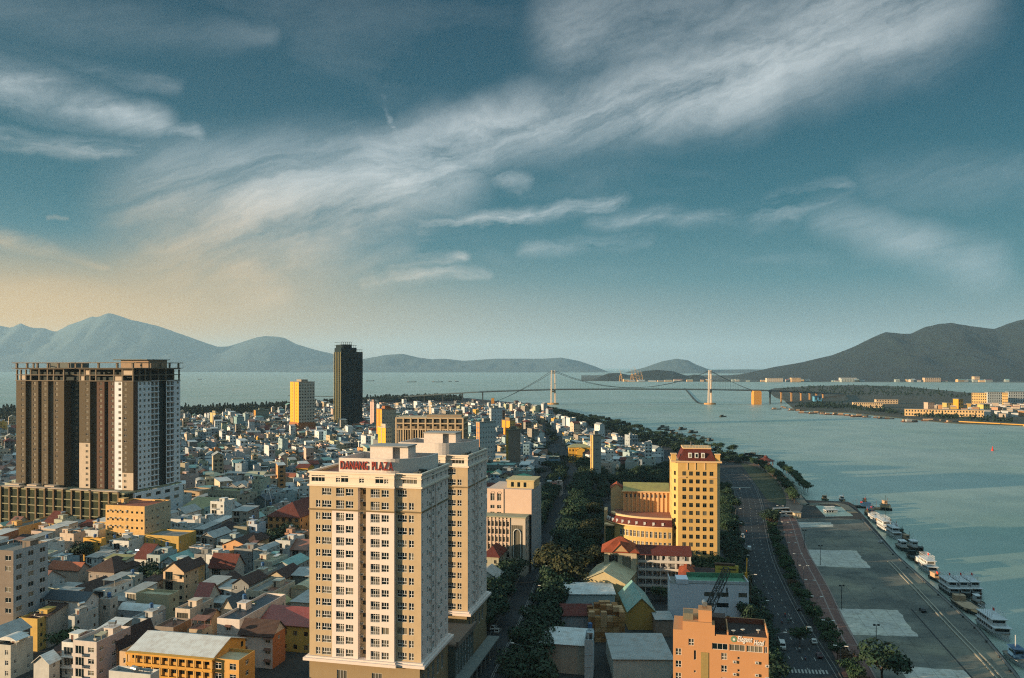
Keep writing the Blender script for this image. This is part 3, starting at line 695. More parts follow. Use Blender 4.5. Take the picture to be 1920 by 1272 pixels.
    pr.obj('penthouse', [plain('c9c2ba', .7), TERR, DARKF, wallm('8f9290')], r)
    for i in range(9):
        cl = MB(); x, y = 30.9 - .9, 1.8 + i * 2.2; cl.box(x - 1, x + .2, y, y + .9, ZT - .9, ZT + .2 + R.random() * .6); cl.obj('condenser_unit', plain('3d4644', .7), r)
    L = [(0 if x < 24.3 else 24.3, 0 if x < 24.3 else 1.1, 0.0, x if x < 24.3 else x - 24.3, z, w, h, st, .5 if st == 'balcony' else .25) for x, z, w, h, st in sorted(fr, key=lambda q: -q[1] * (1 if sign else -1))]
    TL = [(0 if x < 24 else 24.3, 0 if x < 24 else 1.1, 0.0, x if x < 24 else x - 24.3, z, w, h, s, .25) for x, z, w, h, s in top]
    BL = bl
    RL = [(31.4, 1.1, pi / 2, x, z, w, h, s, .25) for x, z, w, h, s in rw]; LL = [(0, D, -pi / 2, x, z, w, h, s, .25) for x, z, w, h, s in lw]
    for k in range(n):
        ac_unit(r, 14.3, 1.55, ZB + k * FH + 2.35, 0); ac_unit(r, 31.4, 7.6, ZB + k * FH + 1.2, pi / 2)
        if k % 2: ac_unit(r, 31.4, 15.2, ZB + k * FH + .8, pi / 2)
    full_windows(r, TL + L + BL[:2] + RL + BL[2:] + LL)
    return r
def full_windows(r, L, lim=98, fm=None, panes=GL):
    """every window framed as drawn; past lim the rest are one stuff part"""
    put_windows(r, L[:lim], fm)
    rest = L[lim:]
    if not rest: return
    A = MB()
    for (ox, oy, ang, x, z, w, h, st, dep) in rest:
        fme, pme = win_mesh(w, h, st, dep, fm or WHITE); X, Y = ox + cos(ang) * x, oy + sin(ang) * x; ca, sa = cos(ang), sin(ang)
        for me, k in ((fme, 0), (pme, 1)):
            i = len(A.v); A.v += [(X + ca * v.co.x - sa * v.co.y, Y + sa * v.co.x + ca * v.co.y, z + v.co.z) for v in me.vertices]
            for pl in me.polygons: A.f.append(tuple(i + q for q in pl.vertices)); A.mi.append(k)
    o = A.obj('window', [fm or WHITE, panes], r); o['kind'] = 'stuff'
C1 = (-24.1, 209.0); o1 = (C1[0] - 31.4 * UP[0], C1[1] - 31.4 * UP[1])
C2 = (-14.3, 253.0); o2 = (C2[0] - 31.4 * UP[0], C2[1] - 31.4 * UP[1])
T1 = plaza('apartment_tower', 'tall pink and tan apartment tower with the red letters DANANG PLAZA on its roof', o1, True)
T2 = plaza('apartment_tower', 'tan apartment tower without lettering, rising behind the lettered plaza tower', o2, False)
# roof letters following the curved parapet
def text_mesh(s, size, ext, shear=0.0, bold=0.0):
    cu = bpy.data.curves.new('t', 'FONT'); cu.body = s; cu.size = size; cu.extrude = ext; cu.shear = shear; cu.offset = bold; cu.resolution_u = 3
    to = bpy.data.objects.new('t', cu); COL.objects.link(to); bpy.context.view_layer.update()
    me = bpy.data.meshes.new_from_object(to.evaluated_get(bpy.context.evaluated_depsgraph_get())); bpy.data.objects.remove(to); bpy.data.curves.remove(cu)
    xs = [v.co.x for v in me.vertices]; me.name = 'letters'
    for v in me.vertices: v.co = Vector((v.co.x, -v.co.z, v.co.y))
    me.update(); return me, min(xs), max(xs)
redl = plain('8e2a1c', .6); sx = 8.6
sgn = mobj('roof_lettering', None, T1, (0, 0, 0))
x = 8.5
for ch in 'DANANG PLAZA':
    if ch == ' ': x += .95; continue
    me, a, b = text_mesh(ch, 3.2, .12, 0, .03); me.materials.append(redl)
    for v in me.vertices: v.co.x = (v.co.x - (a + b) / 2) * .56
    wl_ = (b - a) * .56; xm = x + wl_ / 2
    if xm > 20.5: t = math.asin(min(1, (xm - 20.5) / 10.0)); yy = 1.2 + 11.5 * (1 - cos(t)); rz = atan(1.15 * tan(t))
    else: yy = 1.2; rz = 0
    o = mobj('letter', me, sgn, (xm + .14 * sin(rz), yy - .16 * cos(rz), 67.5), rz); x += wl_ + .16
# podium between and beside the towers
r = thing('podium_building', 'low dark podium block linking the two plaza towers beside the avenue', 'building', (o1[0] + VP[0] * 24.6, o1[1] + VP[1] * 24.6, 0), -GR)
mb = MB(); D = 19.6; Lw = rect_walls(mb, 33.5, D, 0, 13.5, {'R': [(x, z, 1.1, 3.6, 'multi') for x in (1.5, 4.5, 7.5, 10.5, 13.5, 16.4) for z in (4.5, 9.0)]}); mb.obj('wall', wallm('4c5650'), r)
m2 = MB(); m2.box(-.2, 34.5, -.1, D + .1, 13.5, 14.0); m2.box(33.8, 34.5, 0, D, 14.0, 15.0); m2.box(4, 25, 4, 15, 14, 16.5); m2.obj('roof', wallm('6a6258'), r); put_windows(r, Lw)
m3 = MB(); m3.box(33.5, 37.5, -6, D + 18, 4.2, 4.6); 
for yy in range(-5, 36, 5): m3.box(37.0, 37.4, yy, yy + .4, 0, 4.2)
m3.obj('canopy', wallm('6d7470'), r); claim((o1[0] + VP[0] * 24.6, o1[1] + VP[1] * 24.6), GR, 38, D)

# ================================================================ unfinished twin block on the left
def unfinished():
    hd = radians(16); c = (-217.3, 459.0); Wf = 85.0; u = (cos(hd), -sin(hd)); v = (sin(hd), cos(hd)); o = (c[0] - u[0] * Wf, c[1] - u[1] * Wf); D = 40.0
    r = thing('unfinished_apartment_block', 'huge unfinished brown and white apartment block with an open concrete frame on top', 'tower', (o[0], o[1], 0), -hd); claim(o, hd, Wf, D, 2)
    ZB, FH, n = 24.0, 3.3, 19; ZW = ZB + n * FH; ZF = ZW + 7.0
    ochre = wallm('50493a', amt=.35); brick = wallm('503c30', amt=.35); white = wallm('c6ccd0', amt=.1); pale = wallm('b0a492', amt=.3); dark = wallm('2c3838', amt=.3); conc = wallm('6e6658', amt=.4)
    M = [ochre, brick, white, pale, dark, conc]
    s = Wf / (250 - 30.6); X = lambda px: (px - 30.6) * s
    ow = []; mb = MB()
    def strip(a, b, y, m, cols=(), z0=ZB, z1=ZW, ww=1.9, wh=1.5, low=None):
        x0, x1 = X(a), X(b); hs = []
        for cpx in cols:
            cx = X(cpx)
            for k in range(n):
                z = ZB + k * FH + 1.0
                if z0 <= z < z1 - 1: hs.append((cx - ww / 2 - x0, cx + ww / 2 - x0, z, z + wh)); ow.append((x0, y, 0.0, cx - ww / 2 - x0, z, ww, wh, 'cross', .25))
        if low:
            facade(mb, (x0, y), 0, x1 - x0, z0, low[0], [h for h in hs if h[3] <= low[0]], mi=low[1]); facade(mb, (x0, y), 0, x1 - x0, low[0], z1, [h for h in hs if h[2] >= low[0]], mi=m)
        else: facade(mb, (x0, y), 0, x1 - x0, z0, z1, hs, mi=m)
    # left wing, the dark joint, right wing
    for a, b, y, m, cols in ((30.6, 49, 0, 0, (43.5,)), (49, 59, 2.2, 5, (57.5,)), (59, 72, .6, 0, (65,)), (72, 78.5, 3.0, 4, ()), (78.5, 91, .6, 0, (85,)), (91, 103, 2.2, 5, (101,)), (103, 123, 0, 0, (109,)), (123, 151.5, 5.0, 4, (134, 144)),
                             (151.5, 171.5, 0, 0, (166,)), (171.5, 182, 2.2, 0, (180,)), (182, 196, .8, 1, (189.5,)), (196, 203, 3.0, 4, ()), (203, 216, .8, 1, (210.5,)), (216, 230, .2, 2, (225.5,)), (230, 250, 0, 0, (235.5,))):
        strip(a, b, y, m, cols, low=(ZB + 8 * FH, 3) if a == 151.5 else ((ZB + 3 * FH, 3) if a == 230 else None))
    edges = [(49, 0, 2.2), (59, .6, 2.2), (72, .6, 3), (78.5, .6, 3), (91, .6, 2.2), (103, 0, 2.2), (123, 0, 5), (151.5, 0, 5), (171.5, 0, 2.2), (182, .8, 2.2), (196, .8, 3), (203, .8, 3), (216, .2, .8), (230, 0, .2)]
    for e, a, b in edges: mb.poly([(X(e), a, ZB), (X(e), b, ZB), (X(e), b, ZW), (X(e), a, ZW)], 0)
    # right side (camera facing, in shade): brown edge, white bays, balcony bays, dark slot
    rh = []; rws = []; bal = []
    def rcol(y, w, hh=1.5, st='cross', lst=rws, sill=1.0):
        for k in range(n): lst.append((y, ZB + k * FH + sill, w, hh, st))
    for y in (4.8, 8.3, 11.8): rcol(y, 1.5)
    for y in (14.6, 17.8): rcol(y, 2.7, 2.5, 'balcony', bal, .3)
    for y in (27.8, 31.2): rcol(y, 2.9, 2.5, 'balcony', bal, .3)
    rcol(36.8, 1.8)
    segs = [(0, 3.6, 0, 1), (3.6, 21.0, 0, 2), (21.0, 27.2, 1.8, 4), (27.2, 34.8, 0, 2), (34.8, 40, 0, 2)]
    for a, b, inn, m in segs:
        hs = [(x - a, x - a + w, z, z + h, 1.2 if st == 'balcony' else .25) for x, z, w, h, st in rws + bal if a <= x < b]
        facade(mb, (Wf - inn, a), pi / 2, b - a, ZB, ZW, hs, mi=m)
        for x, z, w, h, st in rws + bal:
            if a <= x < b: ow.append((Wf - inn, a, pi / 2, x - a, z, w, h, st, 1.2 if st == 'balcony' else .25))
    for a, i, j in ((21.0, 0, 1.8), (27.2, 0, 1.8)): mb.poly([(Wf - i, a, ZB), (Wf - j, a, ZB), (Wf - j, a, ZW), (Wf - i, a, ZW)], 4)
    facade(mb, (0, D), -pi / 2, D, ZB, ZW, [], mi=0); facade(mb, (Wf, D), pi, Wf, ZB, ZW, [], mi=0)
    mb.obj('wall', M, r)
    bs = MB()   # balcony slabs
    for k in range(n + 1):
        z = ZB + k * FH
        bs.box(Wf + .003, Wf + .5, 14.2, 21.0, z - .12, z + .12); bs.box(Wf + .003, Wf + .5, 27.4, 34.6, z - .12, z + .12)
    bs.obj('balcony_slab', white, r)['kind'] = 'stuff'
    # two open storeys: columns and slabs, dark core behind
    fr = MB()
    for z in (ZW, ZW + 3.4, ZF):
        for a, b in ((30.6, 123), (151.5, 250)): fr.box(X(a) - .3, X(b) + .3, -.3, D, z - .2, z + .25, 0)
        fr.box(X(123) + .3, X(151.5) - .3, 5, D, z - .2, z + .25, 0)
    for z0 in (ZW + .25, ZW + 3.65):
        for px in (31.5, 39, 49, 59, 75, 91, 103, 122, 152.5, 161, 171, 182, 215, 230, 249): fr.box(X(px) - .4, X(px) + .4, 0, .8, z0, z0 + 3.0 - .05, 0)
        for y in (.2, 5, 9.5, 14, 20.5, 27, 34, 39): fr.box(Wf - .8, Wf - .02, y, y + .7, z0, z0 + 2.95, 0)
    for a, b, z in ((36, 47, ZW + .6), (160, 171, ZW + 3.7), (232, 249, ZW + 3.7), (153, 160, ZW + .3), (216, 229, ZW + .3)): fr.box(X(a), X(b), .25, .5, z, z + 2.4, 1)
    fr.obj('open_storey', [conc, pale], r)
    co = MB(); co.box(3, Wf - 3, 3.6, D - 2, ZW + .25, ZW + 3.2); co.box(3, Wf - 3, 6.6, D - 2, ZW + 3.65, ZF - .2); co.obj('core', dark, r)
    # crown: a flat brim carried on short piers
    cr = MB(); cr.box(-1.6, X(147), -1.6, D + 1, ZF + .25, ZF + .6, 0); cr.box(X(149), Wf + 1.6, -1.6, D + 1, ZF + .3, ZF + .65, 0)
    for px in (32, 52, 72, 92, 112, 132, 145, 157, 187, 221, 249): cr.box(X(px) - .5, X(px) + .5, -.4, .6, ZF + .6, ZF + 3.4, 0)
    for y in (6, 14, 22, 30, 38): cr.box(Wf - .5, Wf + .4, y, y + .8, ZF + .6, ZF + 3.4, 0)
    for y in (0, 12, 24, 38): cr.box(-.5, .4, y, y + .8, ZF + .6, ZF + 3.4, 0)
    for a, b in ((-1.8, X(147)), (X(149), Wf + 1.8)):
        for y in (-1.4, .3): cr.box(a, b, y, y + .5, ZF + 3.4, ZF + 3.85, 0)
    for x in (-1.4, Wf + .8): cr.box(x, x + .6, .8, D + 1, ZF + 3.4, ZF + 3.85, 0)
    cr.obj('crown_frame', conc, r)
    ph = MB(); ph.box(X(195), X(246), 14, 30, ZF + .65, ZF + 5.2, 0); ph.box(X(185), X(248), 12, 32, ZF + 5.2, ZF + 5.7, 1); ph.box(X(60), X(100), 14, 28, ZF + .6, ZF + 3.6, 1); ph.obj('machine_room', [wallm('94806a'), wallm('5c6460')], r)
    # podium: slab roof, tall piers, green netting behind
    pd = MB(); py = -8.0; pz = ZB - 1.0
    pd.box(-3, Wf + 1, py, D, ZB - 1.2, ZB - .35, 0)
    for i in range(14):
        x = -2.6 + i * 6.5; pd.box(x, x + .9, py - .9, py, 1.0, ZB + .3, 2)
    for z in (4.6, 9.2, 13.8, 18.2): pd.box(-2.6, Wf + 1, py - .5, py - .05, z, z + .5, 0)
    for a, b in ((0, 14), (17, 32), (34, 45), (50, 63), (65, 83)): pd.box(a, b, py - 2.0, py + 1.5, ZB + .3, ZB + .75, 1)
    for a, b in ((2, 9), (15, 22), (28, 35)): pd.box(a, b, py + 1.6, py + 5.5, ZB - .35, ZB + 1.6, 1)
    pd.obj('podium_frame', [wallm('84846a'), wallm('aca090'), wallm('6c5c44')], r)
    nt = MB(); nt.box(-2.4, Wf + .5, py, -1.0, 0, ZB - 1.21, 0); nt.obj('netting', ground_m('green_netting', '1c2a20', '3a4024', .35, .9), r)
    pw = [(y, z, 4.2, 2.0, 'multi') for y in (1, 9, 17, 25, 33) for z in (14.5, 19)] + [(y, z, 1.8, 1.4, 'cross') for y in (3, 22, 35) for z in (9.5, 5)]
    p2 = MB(); facade(p2, (Wf + 2, -1), pi / 2, D + 1, 0, ZB - 1.5, [(x, x + w, z, z + h) for x, z, w, h, s in pw]); p2.poly([(Wf + .6, -1, 0), (Wf + 2, -1, 0), (Wf + 2, -1, ZB - 1.5), (Wf + .6, -1, ZB - 1.5)]); p2.poly([(Wf + .6, -1, ZB - 1.5), (Wf + 2, -1, ZB - 1.5), (Wf + 2, D, ZB - 1.5), (Wf + .6, D, ZB - 1.5)])
    p2.obj('podium_wall', white, r)
    for x, z, w, h, s in pw: ow.append((Wf + 2, -1, pi / 2, x, z, w, h, s, .25))
    claim((o[0] - v[0] * 10, o[1] - v[1] * 10), hd, Wf + 2, D + 10)
    R.shuffle(ow); full_windows(r, ow, 98, plain('8f8a80'))
unfinished()

# ================================================================ golden office tower with its curved wing
def office():
    Yf = 367.0; a = PY(1272, Yf); b_ = PY(1343, Yf); w = (b_ - a).length
    hd = radians(8); o = (a.x, a.y + 1); w = 17.6; ZT = 51.0
    r = thing('office_tower', 'golden yellow office tower with maroon hipped crown and low curved wing', 'tower', (o[0], o[1], 0), -hd)
    gold = wallm('bc9c60', amt=.2); pale = wallm('c4a67c', amt=.1); maroon = TILE['maroon']; stone = wallm('c9a074', amt=.1)
    claim((o[0] - 3, o[1]), hd, w + 6, 20)
    FH = 3.62; c = 2.6; D = 20.0; fl = 14
    mb = MB(); L = []
    xs = [2.0 + i * 3.05 for i in range(5)]
    fw = [(x, 1.6 + k * FH, 1.75, 1.9, 'cross') for k in range(13) for x in xs if not (k == 12 and False)]
    facade(mb, (0, 0), 0, w, 0, ZT, [(x, x + ww, z, z + h) for x, z, ww, h, s in fw], mi=0, mrev=1)
    L += [(0, 0, 0.0, x, z, ww, h, s, .22) for x, z, ww, h, s in fw]
    # chamfers and flanks
    def edge(p, q, holes=(), m=0):
        ang = atan2(q[1] - p[1], q[0] - p[0]); ln = sqrt((q[0] - p[0]) ** 2 + (q[1] - p[1]) ** 2)
        facade(mb, p, ang, ln, 0, ZT, [(x, x + ww, z, z + h) for x, z, ww, h, s in holes], mi=m)
        for x, z, ww, h, s in holes: L.append((p[0], p[1], ang, x, z, ww, h, s, .25))
    edge((-c, c), (0, 0), [(1.3, 1.6 + k * FH, 1.1, 1.9, 'thin') for k in range(4, 13)])
    edge((w, 0), (w + c * .6, c), [], 1); edge((w + c * .6, c), (w + c * .6, D), [(x, 1.6 + k * FH, 1.6, 1.9, 'cross') for k in range(13) for x in (2, 6, 10, 14)], 1)
    edge((w + c * .6, D), (0, D)); edge((0, D), (-c, D)); edge((-c, D), (-c, c), [(x, 1.6 + k * FH, 1.6, 1.9, 'cross') for k in range(5, 13) for x in (3, 8, 13)])
    mb.obj('wall', [gold, pale], r)
    t = MB()
    t.box(-c - .5, w + c * .6 + .5, -.6, D + .4, ZT, ZT + .7, 1)
    for x in (4.4, 8.0, 12.2): t.box(x - .35, x + .1, -.22, -.003, ZT - 3.3, ZT, 1)
    for x0, x1 in ((.1, 3.7), (13.9, w - .1)): t.box(x0, x1, -.35, -.25, ZT - 6.9, ZT - 6.5, 1)
    t.box(-.1, w + .1, -.3, -.003, ZT - 6.9 - .4, ZT - 6.9, 1) if False else None
    # crown: truncated steep hip with dormers
    x0, x1, y0, y1 = .6, w - .4, 1.0, D - 1; zi = ZT + .7; zj = ZT + 6.0; s = 2.2
    B0 = [(x0, y0), (x1, y0), (x1, y1), (x0, y1)]; B1 = [(x0 + s, y0 + s), (x1 - s, y0 + s), (x1 - s, y1 - s), (x0 + s, y1 - s)]
    cr = MB()
    for i in range(4):
        j = (i + 1) % 4; cr.poly([(*B0[i], zi), (*B0[j], zi), (*B1[j], zj), (*B1[i], zj)], 0)
    cr.poly([(*p, zj) for p in B1], 1); cr.box(x0 + s - .3, x1 - s + .3, y0 + s - .3, y1 - s + .3, zj, zj + .5, 1)
    for i in range(10): 
        xx = x0 + s + i * (x1 - x0 - 2 * s) / 9; cr.beam((xx, y0 + s, zj + .5), (xx, y0 + s, zj + 1.5), .06, 1)
    cr.beam((x0 + s, y0 + s, zj + 1.5), (x1 - s, y0 + s, zj + 1.5), .06, 1)
    cr.obj('roof', [maroon, pale], r)
    t.obj('cornice', [gold, pale], r)
    for x in (5.6, 8.5, 11.4):
        d = MB(); d.box(x - .8, x + .8, 1.2, 3.2, zi + 1.3, zi + 3.6, 0); d.box(x - .45, x + .45, 1.14, 1.197, zi + 1.6, zi + 3.2, 1); d.obj('dormer', [WHITE, GL], r)
    for x, y in ((-1.9, 1.6), (w + .3, 1.9)):
        d = MB(); d.box(x - 1.0, x + 1.2, y, y + 3.0, zi, zi + 2.8, 0); d.box(x - 1.3, x + 1.5, y - .3, y + 3.3, zi + 2.8, zi + 3.2, 1); d.obj('corner_turret', [gold, pale], r)
    rf = MB(); rf.poly([(-c, c, ZT + .001), (0, 0, ZT + .001), (w, 0, ZT + .001), (w + c * .6, c, ZT + .001), (w + c * .6, D, ZT + .001), (-c, D, ZT + .001)]); rf.obj('roof_deck', SLAB, r)
    am = MB(); am.beam((3, 8, zj + .5), (3, 8, zj + 6), .1); am.beam((7, 12, zj + .5), (7, 12, zj + 2.6), .5, n=8); am.obj('antenna', DARKF, r)
    # curved wing: an arc in plan ending at the tower
    wg = MB(); N = 22; RA, RB = 30.0, 20.0; cxw, cyw = -c, 14.0
    ZE = 20.5
    P0 = []
    for i in range(N + 1):
        t_ = pi / 2 * i / N; P0.append((cxw - RA * cos(t_), cyw + 3 - RB * .85 * sin(t_)))
    wl = []
    for i in range(N):
        p, q = P0[i], P0[i + 1]; ang = atan2(q[1] - p[1], q[0] - p[0]); ln = sqrt((q[0] - p[0]) ** 2 + (q[1] - p[1]) ** 2)
        hs = [((ln - 1.25) / 2, z, 1.25, 2.9, 'cross') for z in (ZE - 4.8, ZE - 9.6)] if ln > 1.6 and i != 5 else []
        facade(wg, p, ang, ln, 0, ZE, [(x, x + ww, z, z + h) for x, z, ww, h, s in hs], mi=0)
        for x, z, ww, h, s in hs: wl.append((p[0], p[1], ang, x, z, ww, h, s, .22))
    back = [(-c, 26), (cxw - RA, 26)]
    for p, q in ((P0[-1], back[0]), (back[0], back[1]), (back[1], P0[0])): wg.poly([(*p, 0), (*q, 0), (*q, ZE), (*p, ZE)], 0)
    cop = MB()
    def shift(pp, k): return [(cxw + (x - cxw) * k, cyw + 3 + (y - cyw - 3) * k) for x, y in pp]
    E0, E1, E2 = shift(P0, 1.02), shift(P0, .94), shift(P0, .88)
    for i in range(N):
        cop.poly([(*E0[i], ZE), (*E0[i + 1], ZE), (*E0[i + 1], ZE + .5), (*E0[i], ZE + .5)], 1)
        cop.poly([(*E0[i], ZE + .5), (*E0[i + 1], ZE + .5), (*E1[i + 1], ZE + 3.6), (*E1[i], ZE + 3.6)], 0)
        cop.poly([(*E1[i], ZE + 3.6), (*E1[i + 1], ZE + 3.6), (*E1[i + 1], ZE + 4.4), (*E1[i], ZE + 4.4)], 1); cop.poly([(*E1[i], ZE + 4.4), (*E1[i + 1], ZE + 4.4), (*E2[i + 1], ZE + 4.4), (*E2[i], ZE + 4.4)], 1)
        cop.poly([(*E0[i + 1], ZE), (*E0[i], ZE), (*P0[i], ZE), (*P0[i + 1], ZE)], 1)
        if i % 2 == 0 and 0 < i < N:
            x, y = shift([P0[i]], 1.0)[0]; cop.box(x - .5, x + .5, y - .1, y + 1.2, ZE + .9, ZE + 2.3, 2)
    cop.poly([(*p, ZE + 3.9) for p in E2] + [(-c, 26, ZE + 3.9), (cxw - RA * .88, 26, ZE + 3.9)], 3)
    W = wg.obj('curved_wing', [gold, pale], r); put_windows(W, wl) ; cop.obj('wing_roof', [maroon, pale, WHITE, TERR], W)
    en = MB(); ex, ey = P0[5]; en.prism([(ex + 2.6 * cos(t), ey + 2.6 * sin(t)) for t in [i * pi / 8 for i in range(16)]], 3, ZE - 1.2, 0); en.prism([(ex + 3.2 * cos(t), ey + 3.2 * sin(t)) for t in [i * pi / 8 for i in range(16)]], ZE - 1.2, ZE - .5, 1); en.obj('glass_bay', [glassm('3a4630', 0), pale], W)
    sl = MB(); sl.box(cxw - RA - 1.5, cxw - RA - .003, 16, 24, 0, ZE + 5, 0); sl.box(cxw - RA - 1.55, cxw - RA - 1.505, 18, 22, 4, ZE + 1, 1); sl.obj('end_slab', [pale, GL], W)
    # hall with the olive roof, in front of it the row of pilasters
    h0, h1 = cxw - 22.5, cxw - .05; hb = MB(); hz = ZE + 13.3
    hw = [(x, hz - 2.6, 1.4, 1.7, 'cross') for x in [1.3 + i * 2.05 for i in range(10)]]
    for s_, (oo, aa, Wd) in sides(h1 - h0, 12).items():
        facade(hb, (h0 + oo[0], 20 + oo[1]), aa, Wd, ZE - 5, hz, [(x, x + ww, z, z + h) for x, z, ww, h, s in hw] if s_ == 'F' else [], mi=0)
    for i in range(12): hb.box(h0 + .2 + i * 2.05, h0 + .75 + i * 2.05, 19.6, 19.997, ZE, hz, 1)
    hb.box(h0 - .6, h1, 19.2, 20.6, hz, hz + .6, 1)
    Hh = hb.obj('hall', [stone, pale], r); put_windows(Hh, [(h0, 20, 0.0, x, z, ww, h, s, .25) for x, z, ww, h, s in hw])
    orf = MB(); orf.poly([(h0, 20.0, hz + .6), (h1, 20.0, hz + .6), (h1, 29, hz + 3.6), (h0, 29, hz + 3.6)]); orf.poly([(h0, 29, hz + 3.6), (h1, 29, hz + 3.6), (h1, 33, hz), (h0, 33, hz)]); orf.poly([(h0, 20, hz + .6), (h0, 29, hz + 3.6), (h0, 33, hz), (h0, 20, hz)]); orf.obj('hall_roof', metalm('8a8440'), Hh)
    gb = MB(); gb.box(h0 - 6, h0 - .05, 26, 34, ZE - 2, hz + 1, 1); gable(gb, h0 - 6, h0 - .05, 26, 34, hz + 1, 2.2, 'y', .3, m=0, wallmb=gb, mg=1); gb.obj('gabled_bay', [TILE['orange'], pale], Hh)
    claim((o[0] - 36, o[1]), hd, 36, 34)
    full_windows(r, L, 98, plain('4a5044'))
office()
# ================================================================ buildings set out one by one
def hs(pxl, py, pxr, side, h, wall, rt='flat', rm='slab', fl=3, label=None, hd=13, **k):
    """house whose front-left top corner shows at pixel (pxl, py); front ends at pxr; side = depth in metres, or a pixel when > 45"""
    H_ = radians(hd); o = P(pxl, py, h); w = width_to(o, H_, pxr)
    c = (o[0] + cos(H_) * w, o[1] - sin(H_) * w)
    d = depth_to(c, H_, side) if side > 45 else side
    return house((o[0], o[1]), H_, w, max(3, min(d, 60)), h, wall, rt, rm, fl, label, **k)
# --- front left quarter
hs(-40, 1034, 25, 90, 32, '55483e', 'flat', 'slab', 9, side_wall='8695a0', label='big brown and blue-grey eight storey block cut off by the left edge', ww=2.4, wh=1.7, gap=5.2, rgap=3.7, style='multi', cat='building', name='office_block', tanks=0, skip=.1)
hs(85, 1121, 160, 185, 14, 'c3c6c8', 'gx', 'navy', 4, 'tall white house with small dark windows beside the brown and grey block', gap=5, ww=1.1, rise=2.2, skip=.3)
hs(198, 950, 271, 320, 23.6, 'c8a060', 'flat', 'terr', 6, 'cream yellow six storey block with rows of air conditioners on its wide blank side', gap=2.6, ww=1.2, wh=1.1, cat='building', name='apartment_block', style='thin', frame=DARKF, tanks=0, balc=0, side_wall='a89878')
hs(271, 1006, 335, 14, 11.5, 'b59448', 'flat', 'slab', 3, 'plain yellow three storey annex on the right of the cream six storey block', gap=3.6, skip=.35, tanks=0, ww=1.0, stair=False)
hs(156, 1012, 190, 198, 10.5, 'c99a3c', 'flat', 'terr', 3, 'bright yellow three storey house touching the cream six storey block', balc=1)
hs(112, 1003, 138, 160, 11, 'bda893', 'flat', 'slab', 3, 'off-white house with pink front behind a round dark tree', gap=3.4)
hs(90, 1065, 147, 168, 8, 'bca08c', 'gx', 'terra', 2, 'long pink wall under a terracotta tiled roof beside the grey block', rise=2.5, blank=True)
hs(165, 1070, 214, 16, 8.2, '7d746a', 'hip', 'brown', 2, 'house under a wide brown hipped roof below the cream block', rise=4.6)
hs(196, 1048, 236, 252, 11, 'a8aaa0', 'shed', 'olive', 3, 'grey ornate house with an olive sheet roof and white columns', balc=2, gap=2.4)
hs(226, 1082, 253, 268, 10, '92a09a', 'flat', 'white', 3, 'pale grey-green boxy house with a light roof and a rooftop tank', gap=4)
hs(268, 1089, 295, 10, 8, 'b8ad98', 'shed', 'brown', 2, 'little cream house with a sloping brown roof left of the twin gabled villa', gap=3)
hs(306, 1069, 345, 372, 12.5, 'c0a078', 'gy', 'brown', 3, 'cream villa with two steep brown gables and balconies', gap=2.6, rise=3.6, balc=2, name='villa', cat='villa')
hs(345, 1062, 362, 8, 12.5, 'b9965f', 'gy', 'brown', 3, 'narrow gabled bay house joined to the cream villa', rise=2.2, gap=2)
hs(354, 1029, 386, 400, 10, 'c0b0a4', 'flat', 'white', 2, 'white flat roofed house with a bulky overhanging terrace above the villa', skip=.6, gap=3)
hs(392, 1062, 438, 458, 8.5, 'b7ab9c', 'gx', 'red', 2, 'white gabled house under a steep red-brown roof in the middle of the left quarter', rise=5, balc=1, gap=3)
hs(417, 1020, 462, 17, 9.5, 'c49464', 'gy', 'brown', 3, 'peach house with a columned porch and small brown gable', gap=4, rise=2.6, name='villa', cat='villa')
hs(462, 1016, 480, 12, 10.5, 'c89a68', 'hip', 'brown', 3, 'tall peach house with a brown hipped roof behind', gap=4, skip=.4, rise=3)
hs(465, 986, 482, 498, 13, 'a2b2c4', 'flat', 'slab', 4, 'pale blue slab-sided house left of the orange villa', gap=6, skip=.4)
hs(438, 990, 463, 12, 12, '6c6a54', 'flat', 'slab', 4, 'dark olive boxy house with no windows beside the pale blue one', blank=True)
hs(502, 968, 562, 620, 14.5, 'c8864a', 'hip', 'red', 4, 'large orange villa with a red hipped roof and open loggias', gap=3.2, ww=2.0, wh=2.0, rise=6.5, style='multi', frame=BROWNF, cat='villa', name='villa')
hs(392, 1000, 440, 14, 8, '9a8066', 'hip', 'dark', 2, 'low house under a very wide dark brown hipped roof', rise=5.5)
hs(320, 976, 365, 388, 9.5, 'bcc0c0', 'flat', 'grey', 2, 'white ornate two storey hall with columns and a little pediment', gap=2.1, ww=1.3, wh=2.0, cat='building', name='hall', tanks=0)
hs(383, 955, 404, 14, 11, '6f9ba0', 'flat', 'navy', 3, 'teal three storey house right of the white ornate hall', gap=2.6)
hs(404, 950, 422, 10, 13, '6a6e6c', 'flat', 'slab', 4, 'dark grey tower-like house behind the teal one', skip=.6)
hs(421, 948, 444, 452, 11.5, 'b3bac0', 'gy', 'grey', 3, 'pale grey gabled house with small square windows', gap=4, rise=2.2)
hs(390, 921, 450, 468, 14.5, '9c988a', 'flat', 'olive', 3, 'long pale building with a band of windows and a gold-edged roof', gap=3.0, ww=2.0, cat='building', name='school', tanks=0, side_wall='b3bac0')
hs(338, 922, 374, 14, 11, 'a08862', 'flat', 'slab', 2, 'long tan two storey building beside the podium of the unfinished block', gap=2.2, ww=1.0, cat='building', name='building', tanks=0, stair=False)
hs(340, 952, 420, 34, 9, 'a3a186', 'gx', 'olive', 2, 'huge low shed with an olive roof edged in gold', blank=True, rise=4, cat='warehouse', name='warehouse')
hs(476, 937, 500, 515, 13, '27383a', 'gy', 'navy', 4, 'very dark green block with a white A-shaped gable frame', blank=True, rise=3)
